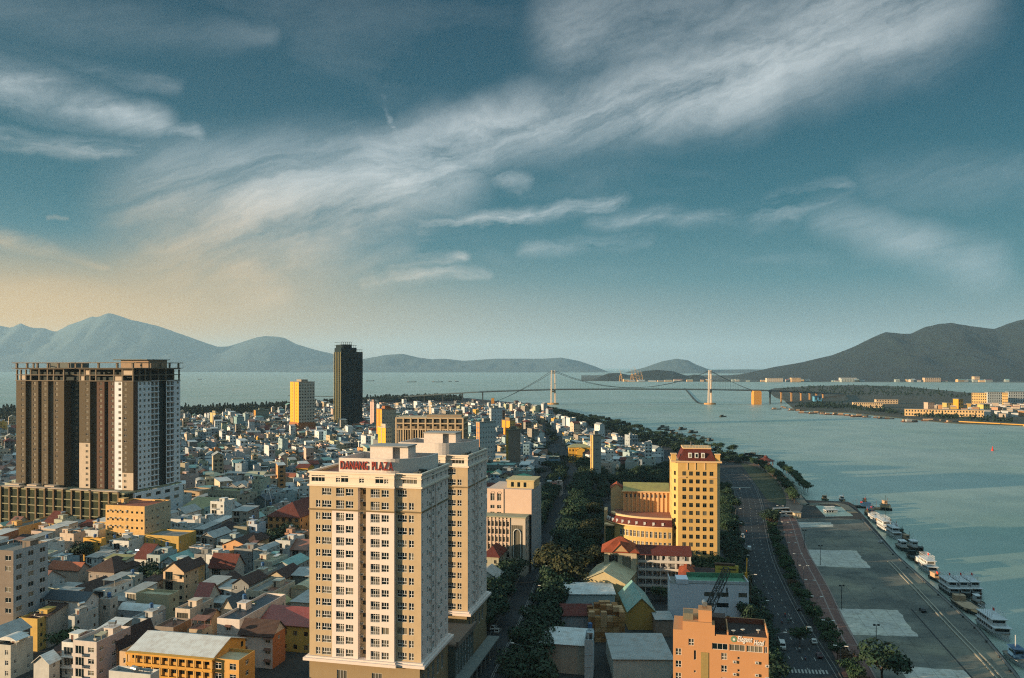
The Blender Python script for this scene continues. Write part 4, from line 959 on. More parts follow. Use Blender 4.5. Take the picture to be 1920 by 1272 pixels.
hs(514, 922, 556, 16, 9, '74705c', 'hip', 'grey', 2, 'grey-olive house with a shallow pale hipped roof left of the lettered tower', rise=3)
hs(458, 892, 492, 15, 11, 'a89c88', 'barrelx', 'cream', 3, 'cream house with a rounded roofline like a loaf', blank=True)
hs(525, 894, 552, 13, 9.5, 'b59c7e', 'barrelx', 'terra', 2, 'small peach house with a rounded top left of the lettered tower', blank=True)
hs(417, 894, 441, 10, 10.5, 'b3b8b8', 'canopy', 'grey', 3, 'white open-topped house with a framed roof terrace', gap=2.4)
hs(555, 877, 577, 12, 11, 'c99a30', 'gx', 'red', 3, 'bright yellow house with a red roof just left of the lettered tower', gap=5, rise=2.6)
hs(374, 893, 400, 12, 12, 'a28f72', 'gy', 'cream', 3, 'tan house with a blank front and small white gable', blank=True, rise=1.8)
hs(333, 893, 357, 11, 11, 'c2a49a', 'flat', 'slab', 3, 'pale pink blank-walled house beside the unfinished block', blank=True)
hs(332, 870, 347, 355, 14, '948c70', 'flat', 'slab', 4, 'narrow olive house with a blue side right of the unfinished block', blank=True, side_wall='8fa6b4')
hs(441, 871, 453, 10, 15, '96aab4', 'flat', 'slab', 4, 'slender pale blue house with a teal neighbour', gap=3)
hs(453, 869, 470, 10, 14.5, '24505c', 'flat', 'slab', 4, 'deep teal narrow house beside the slender pale blue one', blank=True)
hs(485, 871, 517, 14, 12, '9aa094', 'flat', 'slab', 3, 'grey-green house with open balconies across its front', balc=1, gap=2.8)
hs(440, 843, 456, 470, 13, 'bfaca2', 'flat', 'slab', 3, 'pinkish white three storey house with two upper windows', gap=3)
hs(457, 858, 484, 14, 9.5, 'b9bdba', 'flat', 'slab', 2, 'long white two storey house with tall narrow windows', gap=2)
hs(392, 829, 402, 411, 13, 'c4a898', 'flat', 'slab', 3, 'white house with an orange side among dark trees', gap=4)
hs(371, 868, 397, 14, 8, '9eb0c8', 'gy', 'grey', 2, 'pale blue gabled shed catching a red roof edge', blank=True, rise=3)
# --- row above the bottom edge
hs(255, 1116, 317, 336, 10.5, 'a89a72', 'flat', 'cream', 3, 'long blank cream house with a patched pale roof', blank=True, tanks=0)
hs(222, 1143, 293, 311, 8.5, '7f8388', 'barrelx', 'white', 2, 'grey-walled workshop under a white curved sheet roof', gap=5, rise=1.8, skip=.3)
hs(186, 1127, 206, 221, 12, 'a2978c', 'flat', 'white', 3, 'narrow mottled house with a dark boxed top storey', gap=3, skip=.3)
hs(183, 1180, 214, 247, 9.5, '6f706a', 'shed', 'white', 3, 'grey house under a bright white sheet canopy', rise=1.4, blank=True)
hs(246, 1163, 278, 305, 7.5, 'a5a9a8', 'flat', 'white', 2, 'cluttered white roof terrace with low parapets', gap=3)
hs(290, 1179, 325, 358, 8.5, '63594e', 'flat', 'rust', 2, 'brown rendered house with rusty flat roof', blank=True, tanks=1, stair=False, side_wall='9a6a44')
hs(351, 1179, 379, 398, 8.5, 'a08c6c', 'canopy', 'rust', 2, 'house with an open concrete frame room on top', gap=3)
hs(365, 1119, 390, 412, 9.5, 'a9a79e', 'gx', 'redm', 3, 'pale house with a steep ribbed dark red sheet roof', rise=4.5, gap=2.4, style='multi', ww=1.8)
hs(377, 1160, 394, 415, 8, 'b08a60', 'gx', 'brown', 2, 'small peach gabled house with brown roof', rise=2.6, gap=4)
hs(413, 1144, 440, 468, 9.5, 'a79c86', 'gy', 'navy', 3, 'cream-walled house with a steep navy blue roof', rise=4.5, gap=3)
hs(461, 1111, 485, 20, 9, 'a8a594', 'flat', 'slab', 2, 'left one of a pair of pale terraces framed in white', ww=3.2, wh=2.0, gap=4, style='multi', stair=False, tanks=0)
hs(487, 1113, 512, 553, 9, 'aaa594', 'flat', 'rust', 2, 'right one of a pair of pale terraces with a long blank grey side', ww=3.0, wh=2.0, gap=4, style='multi', skip=0, tanks=0)
hs(458, 1082, 487, 14, 8, 'a9a99a', 'flat', 'cream', 2, 'low cream house with a wide flat canopy roof above the paired terraces', gap=2.5)
hs(476, 1055, 510, 14, 8, 'b3ab98', 'flat', 'cream', 2, 'jumbled cream house with stepped flat roofs above the middle', gap=3)
hs(512, 1060, 548, 16, 7.5, '9ba6a6', 'gy', 'teal', 2, 'blue-grey shed roof near the lettered tower', blank=True, rise=2)
hs(548, 1078, 580, 14, 8, '3f4c48', 'gx', 'grey', 2, 'dark shed right of the blue-grey roof', blank=True, rise=1.6)
hs(500, 1081, 535, 14, 8, 'a39474', 'gy', 'brown', 2, 'brown gabled cottage between pale roofs', blank=True, rise=2.6)
hs(545, 1103, 582, 18, 8, 'a8a28a', 'barrel', 'cream', 2, 'pale curved roof touching the lettered tower', blank=True, rise=1.6)
hs(545, 1128, 582, 20, 7.5, '9aa09a', 'shed', 'grey', 2, 'grey plain-walled house at the foot of the lettered tower', blank=True, rise=.8)
hs(447, 1151, 495, 20, 6.5, '8c8462', 'barrel', 'olive', 2, 'olive ribbed barrel roof among the houses', blank=True, rise=2.4)
hs(486, 1167, 582, 18, 9, 'b59440', 'gx', 'redm', 2, 'yellow hall with a long red roof and a round lattice window', ww=1.4, gap=3.2, rise=3.4, style='multi', cat='hall', name='hall', frame=BROWNF)
hs(407, 1164, 449, 30, 12, 'c6bcb6', 'flat', 'navy', 3, 'pink-white house with a dark flat roof and brown awnings', gap=5, ww=1.4, wh=1.4)
hs(449, 1187, 511, 535, 10.5, 'c4bab6', 'gx', 'brown', 3, 'pink-white house under a broad brown roof, orange on its right side', rise=3.6, gap=6, ww=1.6, wh=1.5, side_wall='a8643a')
hs(36, 1163, 70, 128, 10, 'b8984a', 'flat', 'terr', 3, 'yellow wedge of a house with a terracotta roof terrace', blank=True, tanks=0)
hs(128, 1160, 140, 184, 10, 'a5aaa6', 'flat', 'slab', 3, 'grey and white house with a tank in front of the tall white one', gap=3)
hs(60, 1152, 90, 20, 11, 'a39c90', 'gx', 'brown', 3, 'cream gabled house with brown roof behind the yellow wedge', blank=True, rise=2)
hs(-12, 1213, 20, 62, 9.5, 'a9a89c', 'flat', 'slab', 3, 'off-white house with a curved white canopy by the left edge', gap=3, tanks=0)
hs(-10, 1164, 20, 12, 8.0, '7c7a70', 'gx', 'maroon', 2, 'low house with a dark red roof at the left edge', blank=True, rise=2)
hs(63, 1240, 92, 112, 6.5, 'a9adaa', 'gy', 'white', 2, 'small white gabled house below the yellow wedge', blank=True, rise=2.2)
hs(92, 1224, 110, 16, 7, '6f6a60', 'gx', 'brown', 2, 'brown roofed shed beside the small white gable', blank=True, rise=2)
hs(137, 1206, 181, 245, 13.5, 'bcb2ac', 'flat', 'slab', 4, 'narrow modern house with white framed balconies and a long mauve side', balc=1, gap=3, name='townhouse', cat='house', side_wall='8c8288', ww=2)
hs(204, 1216, 224, 16, 9.5, 'b5845c', 'gy', 'dark', 3, 'peach house with a steep dark roof and tiny attic windows', rise=4.5, gap=2.4)
hs(224, 1227, 245, 12, 10.5, 'b99468', 'flat', 'cream', 3, 'small peach cube house beside the steep dark roof', gap=4, stair=False, tanks=0)
hs(204, 1264, 282, 299, 15.5, 'b4bab8', 'flat', 'slab', 4, 'modern white house with open square frames at the bottom edge', gap=4, ww=2.4)
hs(243, 1219, 398, 17, 13, 'c0903e', 'gx', 'white', 4, 'long yellow school with a pale sheet roof and columned galleries', ww=1.6, wh=2.3, gap=2.5, rise=3.0, cat='school', name='school', balc=0, frame=DARKF, group=None)
hs(398, 1240, 448, 478, 12, 'c4944a', 'flat', 'cream', 4, 'yellow end wing of the long school with a flat pale roof', ww=2.0, wh=2.0, gap=3.2, cat='school', name='school', tanks=0, stair=False)
hs(-10, 994, 20, 38, 8, 'c9a060', 'flat', 'slab', 2, 'cream house with orange front at the left edge under the podium', gap=4)
hs(22, 1014, 46, 14, 7, 'b0a58c', 'gx', 'dark', 2, 'cream house with small square windows and dark roof left of the pink wall', gap=2.4, rise=2)
hs(65, 1021, 84, 106, 8, 'b0a0a0', 'hip', 'red', 2, 'white-columned room under a small red roof', gap=1.6, rise=1.6)
hs(150, 985, 176, 12, 9, 'a07850', 'gx', 'red', 2, 'house with a red roof left of the cream block', blank=True, rise=2)
# curved canopy, white gable A frame, awnings, lattice window as parts of their houses
def by(lbl): return next(h for h in HOUSES if h.get('label', '').startswith(lbl))
def wash(h): return h
t = by('off-white house with a curved'); mb = MB(); barrel(mb, .5, 7.5, .8, 6, 11.5, 1.1, 'y'); [mb.beam((x, y, 9.5), (x, y, 11.5), .07) for x in (.6, 7.4) for y in (.9, 5.9)]; mb.obj('canopy', SHEET['white'], t)
t = by('very dark green'); mb = MB()
for a, b in (((8.0, -.4, 3), (8.0, -.4, 14)), ((8.0, -.4, 14), (10.5, -.4, 19)), ((10.5, -.4, 19), (12.4, -.4, 12)), ((12.4, -.4, 12), (12.4, -.4, 8))): mb.beam(a, b, .22)
mb.obj('gable_frame', WHITE, t)
for l in ('pink-white house with a dark flat', 'pink-white house under a broad'):
    t = by(l)
    for w_ in [c for c in t.children if c.name.startswith('window')][:8]:
        if abs(w_.rotation_euler.z) < .1:
            mb = MB(); x, y, z = w_.location; mb.poly([(x - .3, y - .9, z + 1.5), (x + 1.9, y - .9, z + 1.5), (x + 1.9, y - .01, z + 1.95), (x - .3, y - .01, z + 1.95)]); mb.poly([(x - .3, y - .9, z + 1.4), (x - .3, y - .01, z + 1.85), (x + 1.9, y - .01, z + 1.85), (x + 1.9, y - .9, z + 1.4)]); mb.obj('awning', BROWNF, t)
t = by('yellow hall with a long'); mb = MB(); n = 18
for i in range(n): a, b = 2 * pi * i / n, 2 * pi * (i + 1) / n; mb.beam((9 + 1.0 * cos(a), -.06, 6.6 + 1.0 * sin(a)), (9 + 1.0 * cos(b), -.06, 6.6 + 1.0 * sin(b)), .09)
for q in (-.45, 0, .45): mb.beam((9 + q, -.06, 5.7), (9 + q, -.06, 7.5), .06); mb.beam((8.1, -.05, 6.6 + q), (9.9, -.05, 6.6 + q), .06)
mb.obj('round_lattice_window', plain('2f2a22'), t)
# gallery columns and floors of the long school
t = by('long yellow school'); wS = t.children[0].dimensions.x; mb = MB()
for i in range(11): x = .2 + i * (wS - .6) / 10; mb.box(x, x + .35, -1.7, -1.35, 0, 12.4)
mb.obj('column_row', wallm('c9a25c'), t)['kind'] = 'stuff'
mb = MB(); mb.box(0, wS, -1.75, -.003, 12.4, 12.95)
for z in (3.1, 6.3, 9.5): mb.box(0, wS, -1.7, -.003, z - .15, z + .1); mb.box(0, wS, -1.72, -1.6, z + .1, z + .75)
mb.obj('gallery', wallm('c0903e'), t)
# air conditioners on the cream block's long side and in rows on its front
t = by('cream yellow six storey block with rows'); dR = 17
for k in range(6):
    for x in (2.2, 5.0, 7.8, 12): ac_unit(t, x, 0, 2.2 + k * 3.9, 0)
    wx = width_to(P(198, 950, 23.6), GR, 271)
    ac_unit(t, wx, 9.0, 2.0 + k * 3.9, pi / 2)
    ac_unit(t, wx, 9.9, 2.0 + k * 3.9, pi / 2)

# --- beyond the plaza towers
hs(545, 719, 549, 590, 64, 'c9a24a', 'flat', 'slab', 17, None, hd=-42, ww=1, blank=True) if False else None
def slab_tower(name, label, pl, pyt, pm, pr, Y, hd, h, wall, side, rowsn, colsn, base=None, cat='tower', lit=None, ww=1.5, wh=1.6, sidecols=2, fm=None, notch=True, top=None):
    """slab with its narrow lit face on the left (pl..pm) and the broad face pm..pr; Y is the distance of the near edge"""
    Hd = radians(hd); c = PY(pm, Y); k = (pr - CX) / F
    w = width_to(c, Hd, pr); kl = (pl - CX) / F; d = depth_to(c, Hd, pl)
    r = thing(name, label, cat, (c[0], c[1], 0), -Hd); claim((c[0], c[1]), Hd, w, d, 1)
    fh = (h - 2) / rowsn; mb = MB(); st = 'cross'
    wins = {'F': [((i + .5) * w / colsn - ww / 2, k_ * fh + 1.1, ww, wh, st) for k_ in range(rowsn) for i in range(colsn)], 'L': [((i + .5) * d / sidecols - .5, k_ * fh + 1.1, 1.0, wh, st) for k_ in range(rowsn) for i in range(sidecols)]}
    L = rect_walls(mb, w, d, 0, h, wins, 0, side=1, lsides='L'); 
    mb.poly([(0, 0, h), (w, 0, h), (w, d, h), (0, d, h)])
    mb.obj('wall', [wallm(wall, amt=.12), wallm(lit or wall, amt=.12)], r)  # left wall colour has the gold of the low sun painted in
    b = MB(); b.box(-.3, w + .3, -.3, d + .3, h, h + .7); b.box(w * .3, w * .7, d * .25, d * .8, h + .7, h + 3.5); b.obj('roof', wallm(side), r)
    if notch:
        b = MB(); b.box(-.35, -.003, d * .48, d * .55, 0, h); b.obj('rib', wallm(side), r)
    if base:
        b = MB(); b.box(-.8, w + .8, -.8, d + .8, 0, base[0]); b.obj('base_wall', wallm(base[1]), r)
    full_windows(r, L, 90, fm); return r
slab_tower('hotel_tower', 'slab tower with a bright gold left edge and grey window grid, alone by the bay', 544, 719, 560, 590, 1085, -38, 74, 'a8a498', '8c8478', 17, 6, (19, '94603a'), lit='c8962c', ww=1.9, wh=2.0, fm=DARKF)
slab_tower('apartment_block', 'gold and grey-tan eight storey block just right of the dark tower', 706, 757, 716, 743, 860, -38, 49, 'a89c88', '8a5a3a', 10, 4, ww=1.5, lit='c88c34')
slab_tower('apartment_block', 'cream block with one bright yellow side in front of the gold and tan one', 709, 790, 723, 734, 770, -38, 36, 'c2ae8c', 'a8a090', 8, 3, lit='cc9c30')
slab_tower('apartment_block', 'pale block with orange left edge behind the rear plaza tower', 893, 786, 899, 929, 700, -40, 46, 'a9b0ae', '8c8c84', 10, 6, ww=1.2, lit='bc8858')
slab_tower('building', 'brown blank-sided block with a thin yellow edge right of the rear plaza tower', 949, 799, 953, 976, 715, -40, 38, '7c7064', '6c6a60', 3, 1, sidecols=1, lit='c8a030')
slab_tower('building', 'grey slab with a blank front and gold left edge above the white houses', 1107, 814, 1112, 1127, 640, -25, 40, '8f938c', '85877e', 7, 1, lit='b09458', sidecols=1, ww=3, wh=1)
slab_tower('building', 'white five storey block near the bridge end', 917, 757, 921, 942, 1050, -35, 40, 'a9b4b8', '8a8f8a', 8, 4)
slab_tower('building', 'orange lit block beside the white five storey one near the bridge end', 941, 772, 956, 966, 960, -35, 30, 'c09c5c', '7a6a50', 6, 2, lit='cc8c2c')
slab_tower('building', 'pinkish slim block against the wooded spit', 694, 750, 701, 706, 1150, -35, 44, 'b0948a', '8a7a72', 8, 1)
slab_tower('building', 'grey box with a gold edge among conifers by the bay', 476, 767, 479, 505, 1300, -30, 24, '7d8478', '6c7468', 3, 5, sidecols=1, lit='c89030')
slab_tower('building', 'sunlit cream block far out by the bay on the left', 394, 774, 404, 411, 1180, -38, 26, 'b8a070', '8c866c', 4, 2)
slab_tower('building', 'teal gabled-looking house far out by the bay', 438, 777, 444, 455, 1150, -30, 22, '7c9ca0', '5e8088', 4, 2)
# the tall dark tower still wrapped in netting
def dark_tower():
    Hd = radians(-30); Y = 1190; c = PY(640, Y); w = width_to(c, Hd, 680); d = depth_to(c, Hd, 627); k = Y / F
    r = thing('skyscraper', 'tall dark tower wrapped in green netting with a stepped open frame top', 'tower', (c[0], c[1], 0), -Hd); claim((c[0], c[1]), Hd, w, d, 2)
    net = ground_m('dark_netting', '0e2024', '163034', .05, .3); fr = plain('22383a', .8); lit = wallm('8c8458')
    Zt = lambda py: H + (HY - py) * k
    a, b_, c_ = Zt(660), Zt(652), Zt(646)
    m = MB(); m.box(0, w, 0, d, 0, a, 0); m.box(0, w * .72, .5, d - .5, a, b_, 0); m.box(w * .06, w * .5, 1, d - 1, b_, c_, 0); m.obj('netting', net, r)
    f = MB(); n = 38
    for i in range(n):
        z = a * i / n; f.box(-.35, w + .35, -.35, -.003, z, z + .35); f.box(-.35, -.003, 0, d, z, z + .35)
    f.obj('floor_edge', fr, r)['kind'] = 'stuff'
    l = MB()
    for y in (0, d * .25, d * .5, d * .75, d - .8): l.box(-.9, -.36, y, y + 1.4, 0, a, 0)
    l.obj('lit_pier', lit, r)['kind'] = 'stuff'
    s = MB()
    for zz, x1 in ((a, w), (b_, w * .72), (c_, w * .5)):
        for x in [i * 3.2 for i in range(int(x1 / 3.2) + 1)]: s.beam((x, .2, zz), (x, .2, zz + 3.4), .3)
        s.box(0, x1, 0, .5, zz + 3.2, zz + 3.7); s.box(0, .5, 0, d, zz + 3.2, zz + 3.7)
    s.obj('top_frame', fr, r)
dark_tower()
# the open concrete hall behind the plaza towers
def concrete_hall():
    Y = 640; hd = radians(6); a = PY(741, Y); w = width_to(a, hd, 868); zt = H + (HY - 784) * Y / F; d = 26
    r = thing('concrete_building', 'long unfinished concrete hall of open bays behind the rear plaza tower', 'building', (a[0], a[1], 0), -hd); claim((a[0], a[1]), hd, w, d, 1)
    f = MB(); cc = wallm('b8a484', amt=.3)
    for z in (0, 5, 9.5, 14, 18.5, zt - 9.5, zt - 4.8, zt - .6): f.box(0, w, 0, d, z, z + 1.0)
    for i in range(10): x = i * (w - .8) / 9; f.box(x, x + 1.2, -.15, .7, 0, zt)
    for i in range(28): x = i * (w - .4) / 27; f.box(x, x + .6, .05, .5, 0, zt - 9.5)
    for y in (6, 13, 20, 25.4): f.box(w - .7, w - .05, y, y + .6, 0, zt)
    f.obj('frame', cc, r)
    g_ = MB(); g_.box(1, w - 1.5, 3, d - 1, .6, zt - .7); g_.obj('core', DARKS, r)
    q = MB(); q.box(2, w - 3, 2.2, 2.6, zt - 9, zt - 6.6); q.box(w * .45, w - 2, 5, 14, zt - .05, zt + 2.4); q.obj('screen_wall', wallm('8a7c66'), r)
concrete_hall()
# the yellow colonial villa and its neighbours
hs(1066, 839, 1106, 12, 15, 'c9982e', 'hip', 'olive', 3, 'golden colonial mansion with a pale hipped roof beside the grey slab', hd=2, gap=2.6, rise=3, cat='mansion', name='mansion', wh=2)
for px, w_, yy in ((1086, 10, 834),):
    t = HOUSES[-1]; mb = MB(); mb.box(8, 16, -1.6, -.003, 0, 13); gable(mb, 8, 16, -1.6, 3, 13, 2.0, 'y', .3, m=0, wallmb=mb, mg=0); mb.obj('portico', wallm('c9a040'), t)
hs(1108, 868, 1146, 14, 13, 'c2a792', 'flat', 'slab', 3, 'white and pink terrace row at the foot of the grey slab', hd=30, gap=2.2, ww=1.2)
hs(1140, 872, 1160, 16, 12, 'a3a89e', 'flat', 'slab', 3, 'grey house next to the white and pink terrace row', hd=13, skip=.6, blank=True)
hs(1172, 868, 1196, 16, 13, '9ca39a', 'flat', 'slab', 3, 'grey-green house with an arched top in the row above the orange tower wing', blank=True)
hs(1204, 863, 1228, 14, 13, 'a3aba3', 'flat', 'slab', 3, 'square pale house with three small windows left of the golden tower', gap=5, tanks=0)
hs(1162, 862, 1172, 12, 12, '6c3a34', 'gx', 'maroon', 3, 'narrow maroon house between two grey ones', blank=True, rise=1.6)
hs(905, 873, 962, 22, 14, '55605c', 'flat', 'teal', 3, 'teal-roofed building right of the rear plaza tower', gap=2.6, cat='building', name='building')
t = HOUSES[-1]; 
mb = MB(); mb.poly([(-.5, -3, 8.4), (17, -3, 8.4), (17, -.01, 9.6), (-.5, -.01, 9.6)]); mb.poly([(-.5, -3, 8.3), (-.5, -.01, 9.5), (17, -.01, 9.5), (17, -3, 8.3)]); mb.obj('awning', SHEET['green'], t)
hs(960, 896, 988, 16, 10, '5c6660', 'gy', 'green', 2, 'small building with an emerald green sheet roof', blank=True, rise=1.5)
hs(912, 852, 966, 14, 12, 'a5a79c', 'flat', 'slab', 3, 'white arcaded long house behind the teal roof', gap=1.8, ww=1.2)
hs(962, 885, 994, 14, 12, '7b8278', 'flat', 'teal', 3, 'grey house with a small teal roof beside the avenue trees', blank=True)
hs(1020, 910, 1050, 14, 8, 'b0988c', 'flat', 'terr', 2, 'low pink and white house beside the wooded junction', gap=2.2)
hs(933, 848, 956, 12, 10, 'b9944a', 'hip', 'orange', 2, 'yellow cottage with an orange roof right of the rear plaza tower', gap=2.6, rise=3) if False else None
# ================================================================ right of the avenue
# arcaded white block beside the rear plaza tower
def arcade():
    hd = radians(13); pk = wallm('c2ab98', amt=.1); gr = wallm('8d979a', amt=.1); wh = wallm('b4aa9a', amt=.12)
    o = P(905, 972, 25.5); w = width_to(o, hd, 985); c = (o[0] + cos(hd) * w, o[1] - sin(hd) * w); d = depth_to(c, hd, 1008) ; d = max(14, min(d, 40))
    r = thing('civic_building', 'cream white building with arched windows and a tall dark glass arch, beside the avenue', 'building', (o[0], o[1], 0), -hd); claim((o[0], o[1]), hd, w, d + 16, 1)
    mb = MB(); fh = 3.5; xs = [.8 + i * 1.75 for i in range(7)]; arch_x0 = 13.6
    wins = {'F': [(x, 25.5 - (k + 1) * fh + .2, 1.15, 2.2, 'cross') for k in range(6) for x in xs], 'R': [(y, 25.5 - (k + 1) * fh + .6, 1.2, 1.8, 'cross') for k in range(6) for y in (2, 6, 10)]}
    wins['F'].append((arch_x0, 8, w - arch_x0 - 1.2, 15.0, 'multi'))
    L = rect_walls(mb, w, d, 0, 26.3, wins, 0)
    for x in xs + [xs[-1] + 1.75]: mb.box(x - .42, x - .2, -.35, -.003, 0, 26.2, 1)
    for k in range(7): mb.box(0, xs[-1] + 1.5, -.25, -.003, 25.5 - k * fh - .25, 25.5 - k * fh, 1)
    mb.obj('wall', [wh, pk], r); full_windows(r, L[:-0 or None], 98, plain('8f8878'))
    rf = MB(); rf.box(-.4, w + .4, -.5, d, 26.3, 26.8, 0); rf.obj('roof', wallm('8d8f78'), r)
    ar = MB(); ax = arch_x0 + (w - arch_x0 - 1.2) / 2; n = 14; rr = 1.7
    for i in range(n): a, b = pi * i / n, pi * (i + 1) / n; ar.beam((ax + rr * cos(a), -.15, 19 + rr * 1.3 * sin(a)), (ax + rr * cos(b), -.15, 19 + rr * 1.3 * sin(b)), .22)
    for s_ in (-1, 1): ar.beam((ax + s_ * rr, -.15, 6), (ax + s_ * rr, -.15, 19), .22)
    ar.obj('arch_frame', plain('b9bdb8', .5), r)
    # upper block set back
    y0 = 8.0; zt = 38.0; u = MB(); w2 = w + 1.2
    aw = [(x, zt - 5.6, 2.0, 3.4) for x in (1.6, 4.8)] + [(x, zt - 9.2 - k * 3.2, 2.0, 1.6) for k in range(2) for x in (1.6, 4.8)]
    facade(u, (0, y0), 0, w2, 26.3, zt, [(x, x + a, z, z + b) for x, z, a, b in aw], mi=0, dep=.4)
    facade(u, (w2, y0), pi / 2, 24, 0, zt, [(y, y + 1.2, z, z + 1.7) for y in (3, 8, 13, 18) for z in (8, 12, 16, 20, 24, 28, 32)], mi=1)
    facade(u, (0, y0 + 24), -pi / 2, 24, 0, zt, [], mi=0); facade(u, (w2, y0 + 24), pi, w2, 0, zt, [], mi=0)
    u.box(7.6, 8.0, y0 - .3, y0 - .003, 26.8, zt, 0); u.poly([(0, y0, zt), (w2, y0, zt), (w2, y0 + 24, zt), (0, y0 + 24, zt)], 0)
    U = u.obj('upper_block', [pk, gr], r)
    put_windows(U, [(0, y0, 0.0, x, z, a, b, 'cross', .4) for x, z, a, b in aw] + [(w2, y0, pi / 2, y, z, 1.2, 1.7, 'cross', .25) for y in (3, 8, 13, 18) for z in (8, 12, 16, 20, 24, 28, 32)])
    hd_ = MB()
    for x in (2.6, 5.8):
        for i in range(8): a, b = pi * i / 8, pi * (i + 1) / 8; hd_.beam((x + cos(a), y0 - .05, zt - 2.2 + cos(0) * sin(a)), (x + cos(b), y0 - .05, zt - 2.2 + sin(b)), .14)
    hd_.obj('arch_moulding', pk, U)
    ph = MB(); ph.box(8.6, w2 + .3, y0 + 4, y0 + 18, zt, zt + 3.4, 0); ph.box(8.2, w2 + .7, y0 + 3.6, y0 + 18.4, zt + 3.4, zt + 3.9, 0)
    for x in (10.6, 13.6, 16.6): ph.box(x, x + 1.3, y0 + 3.95, y0 + 3.997, zt + .6, zt + 2.8, 1)
    ph.obj('roof_pavilion', [wallm('b5a67c'), GL], U)
arcade()
# three sided gallery school with red roof in front of the golden tower
def gallery_school():
    hd = radians(8); Y = 338; a = PY(1196, Y); w = width_to(a, hd, 1294); zt = H + (HY - 1036) * Y / F
    r = thing('school', 'white galleried building with a red tiled roof in front of the golden tower', 'school', (a[0], a[1], 0), -hd); claim((a[0] - 16, a[1]), hd, w + 16, 10, 1)
    mb = MB(); n = 11; fh = 3.4
    wins = {'F': [((i + .3) * (w) / n, zt - (k + 1) * fh + (.2 if i % 3 == 1 else .9), 1.0, 2.4 if i % 3 == 1 else 1.7, 'cross') for k in range(5) for i in range(n)]}
    L = rect_walls(mb, w, 9, 0, zt, wins); mb.obj('wall', wallm('a9adb0', amt=.12), r); put_windows(r, L)
    g_ = MB()
    for k in range(1, 5): z = zt - k * fh; g_.box(0, w + .3, -2.2, -.003, z - .35, z - .1); g_.box(0, w + .3, -2.3, -2.18, z - .1, z + .85)
    for i in range(8): x = i * w / 7; g_.box(x - .15, x + .15, -2.15, -1.9, 0, zt)
    g_.obj('gallery', wallm('b3b2ac', amt=.12), r)
    rf = MB(); gable(rf, -.2, w, -2.4, 9, zt, 2.6, 'x', .5); rf.obj('roof', TILE['maroon'], r)
    # left pavilion
    pv = MB(); pw = 13.5; pz = zt + .8
    pl = rect_walls(pv, pw, 12, 0, pz, {'F': [(2.0, pz - 11, 3.8, 9.5, 'multi'), (7.5, pz - 11, 3.8, 9.5, 'multi')]}); 
    V = pv.obj('corner_pavilion', wallm('b3a890', amt=.15), r, (-pw - .6, -3.5, 0)); put_windows(V, pl)
    hr = MB(); hip(hr, 0, pw, 0, 12, pz, 5.2, 1.2); gable(hr, 3.5, 10, -1.1, 5, pz + .3, 3.4, 'y', .3); hr.obj('roof', TILE['orange'], V)
    pd = MB(); pd.poly([(3.6, -1.0, pz + .3), (9.9, -1.0, pz + .3), (6.75, -1.0, pz + 3.5)]); pd.obj('pediment', wallm('b3946c'), V)
gallery_school()
# white block with the green roof terrace
def white_block():
    hd = radians(6); Y = 290; a = PY(1256, Y); w = width_to(a, hd, 1404); zt = H + (HY - 1094) * Y / F; d = 9
    r = thing('office_block', 'plain white four storey block with a green roof terrace behind the orange hotel', 'building', (a[0], a[1], 0), -hd); claim((a[0], a[1]), hd, w, d, 1)
    mb = MB(); cols = [(12.2, 3.4), (16.6, 4.2), (24.3, 3.0)]
    wins = {'F': [(x, z, ww, 1.6, 'multi') for x, ww in cols for z in (zt - 4.4, zt - 8.2)] + [(x, zt - 12.4, 1.2, 1.3, 'cross') for x in (12.5, 20)]}
    L = rect_walls(mb, w, d, 0, zt, wins); mb.box(2.4, 6.6, -.2, 6, zt, zt + 1.6); mb.obj('wall', wallm('c6cad2', amt=.12), r); put_windows(r, L, DARKF)
    rf = MB(); rf.box(0, w, 0, d, zt, zt + .2, 0); rf.box(6.8, w - .2, .3, d, zt + .2, zt + .35, 1); rf.box(6.6, w, 0, .25, zt + .2, zt + 1.2, 2); rf.box(w - .3, w, .25, d, zt + .2, zt + 1.3, 2); rf.box(6.8, w - .3, d - .3, d, zt + .3, zt + 2.0, 1); rf.box(0, .25, 0, d, zt + .2, zt + 1.2, 2); rf.obj('roof', [SLAB, metalm('4f8468'), wallm('b4b8bc')], r)
white_block()
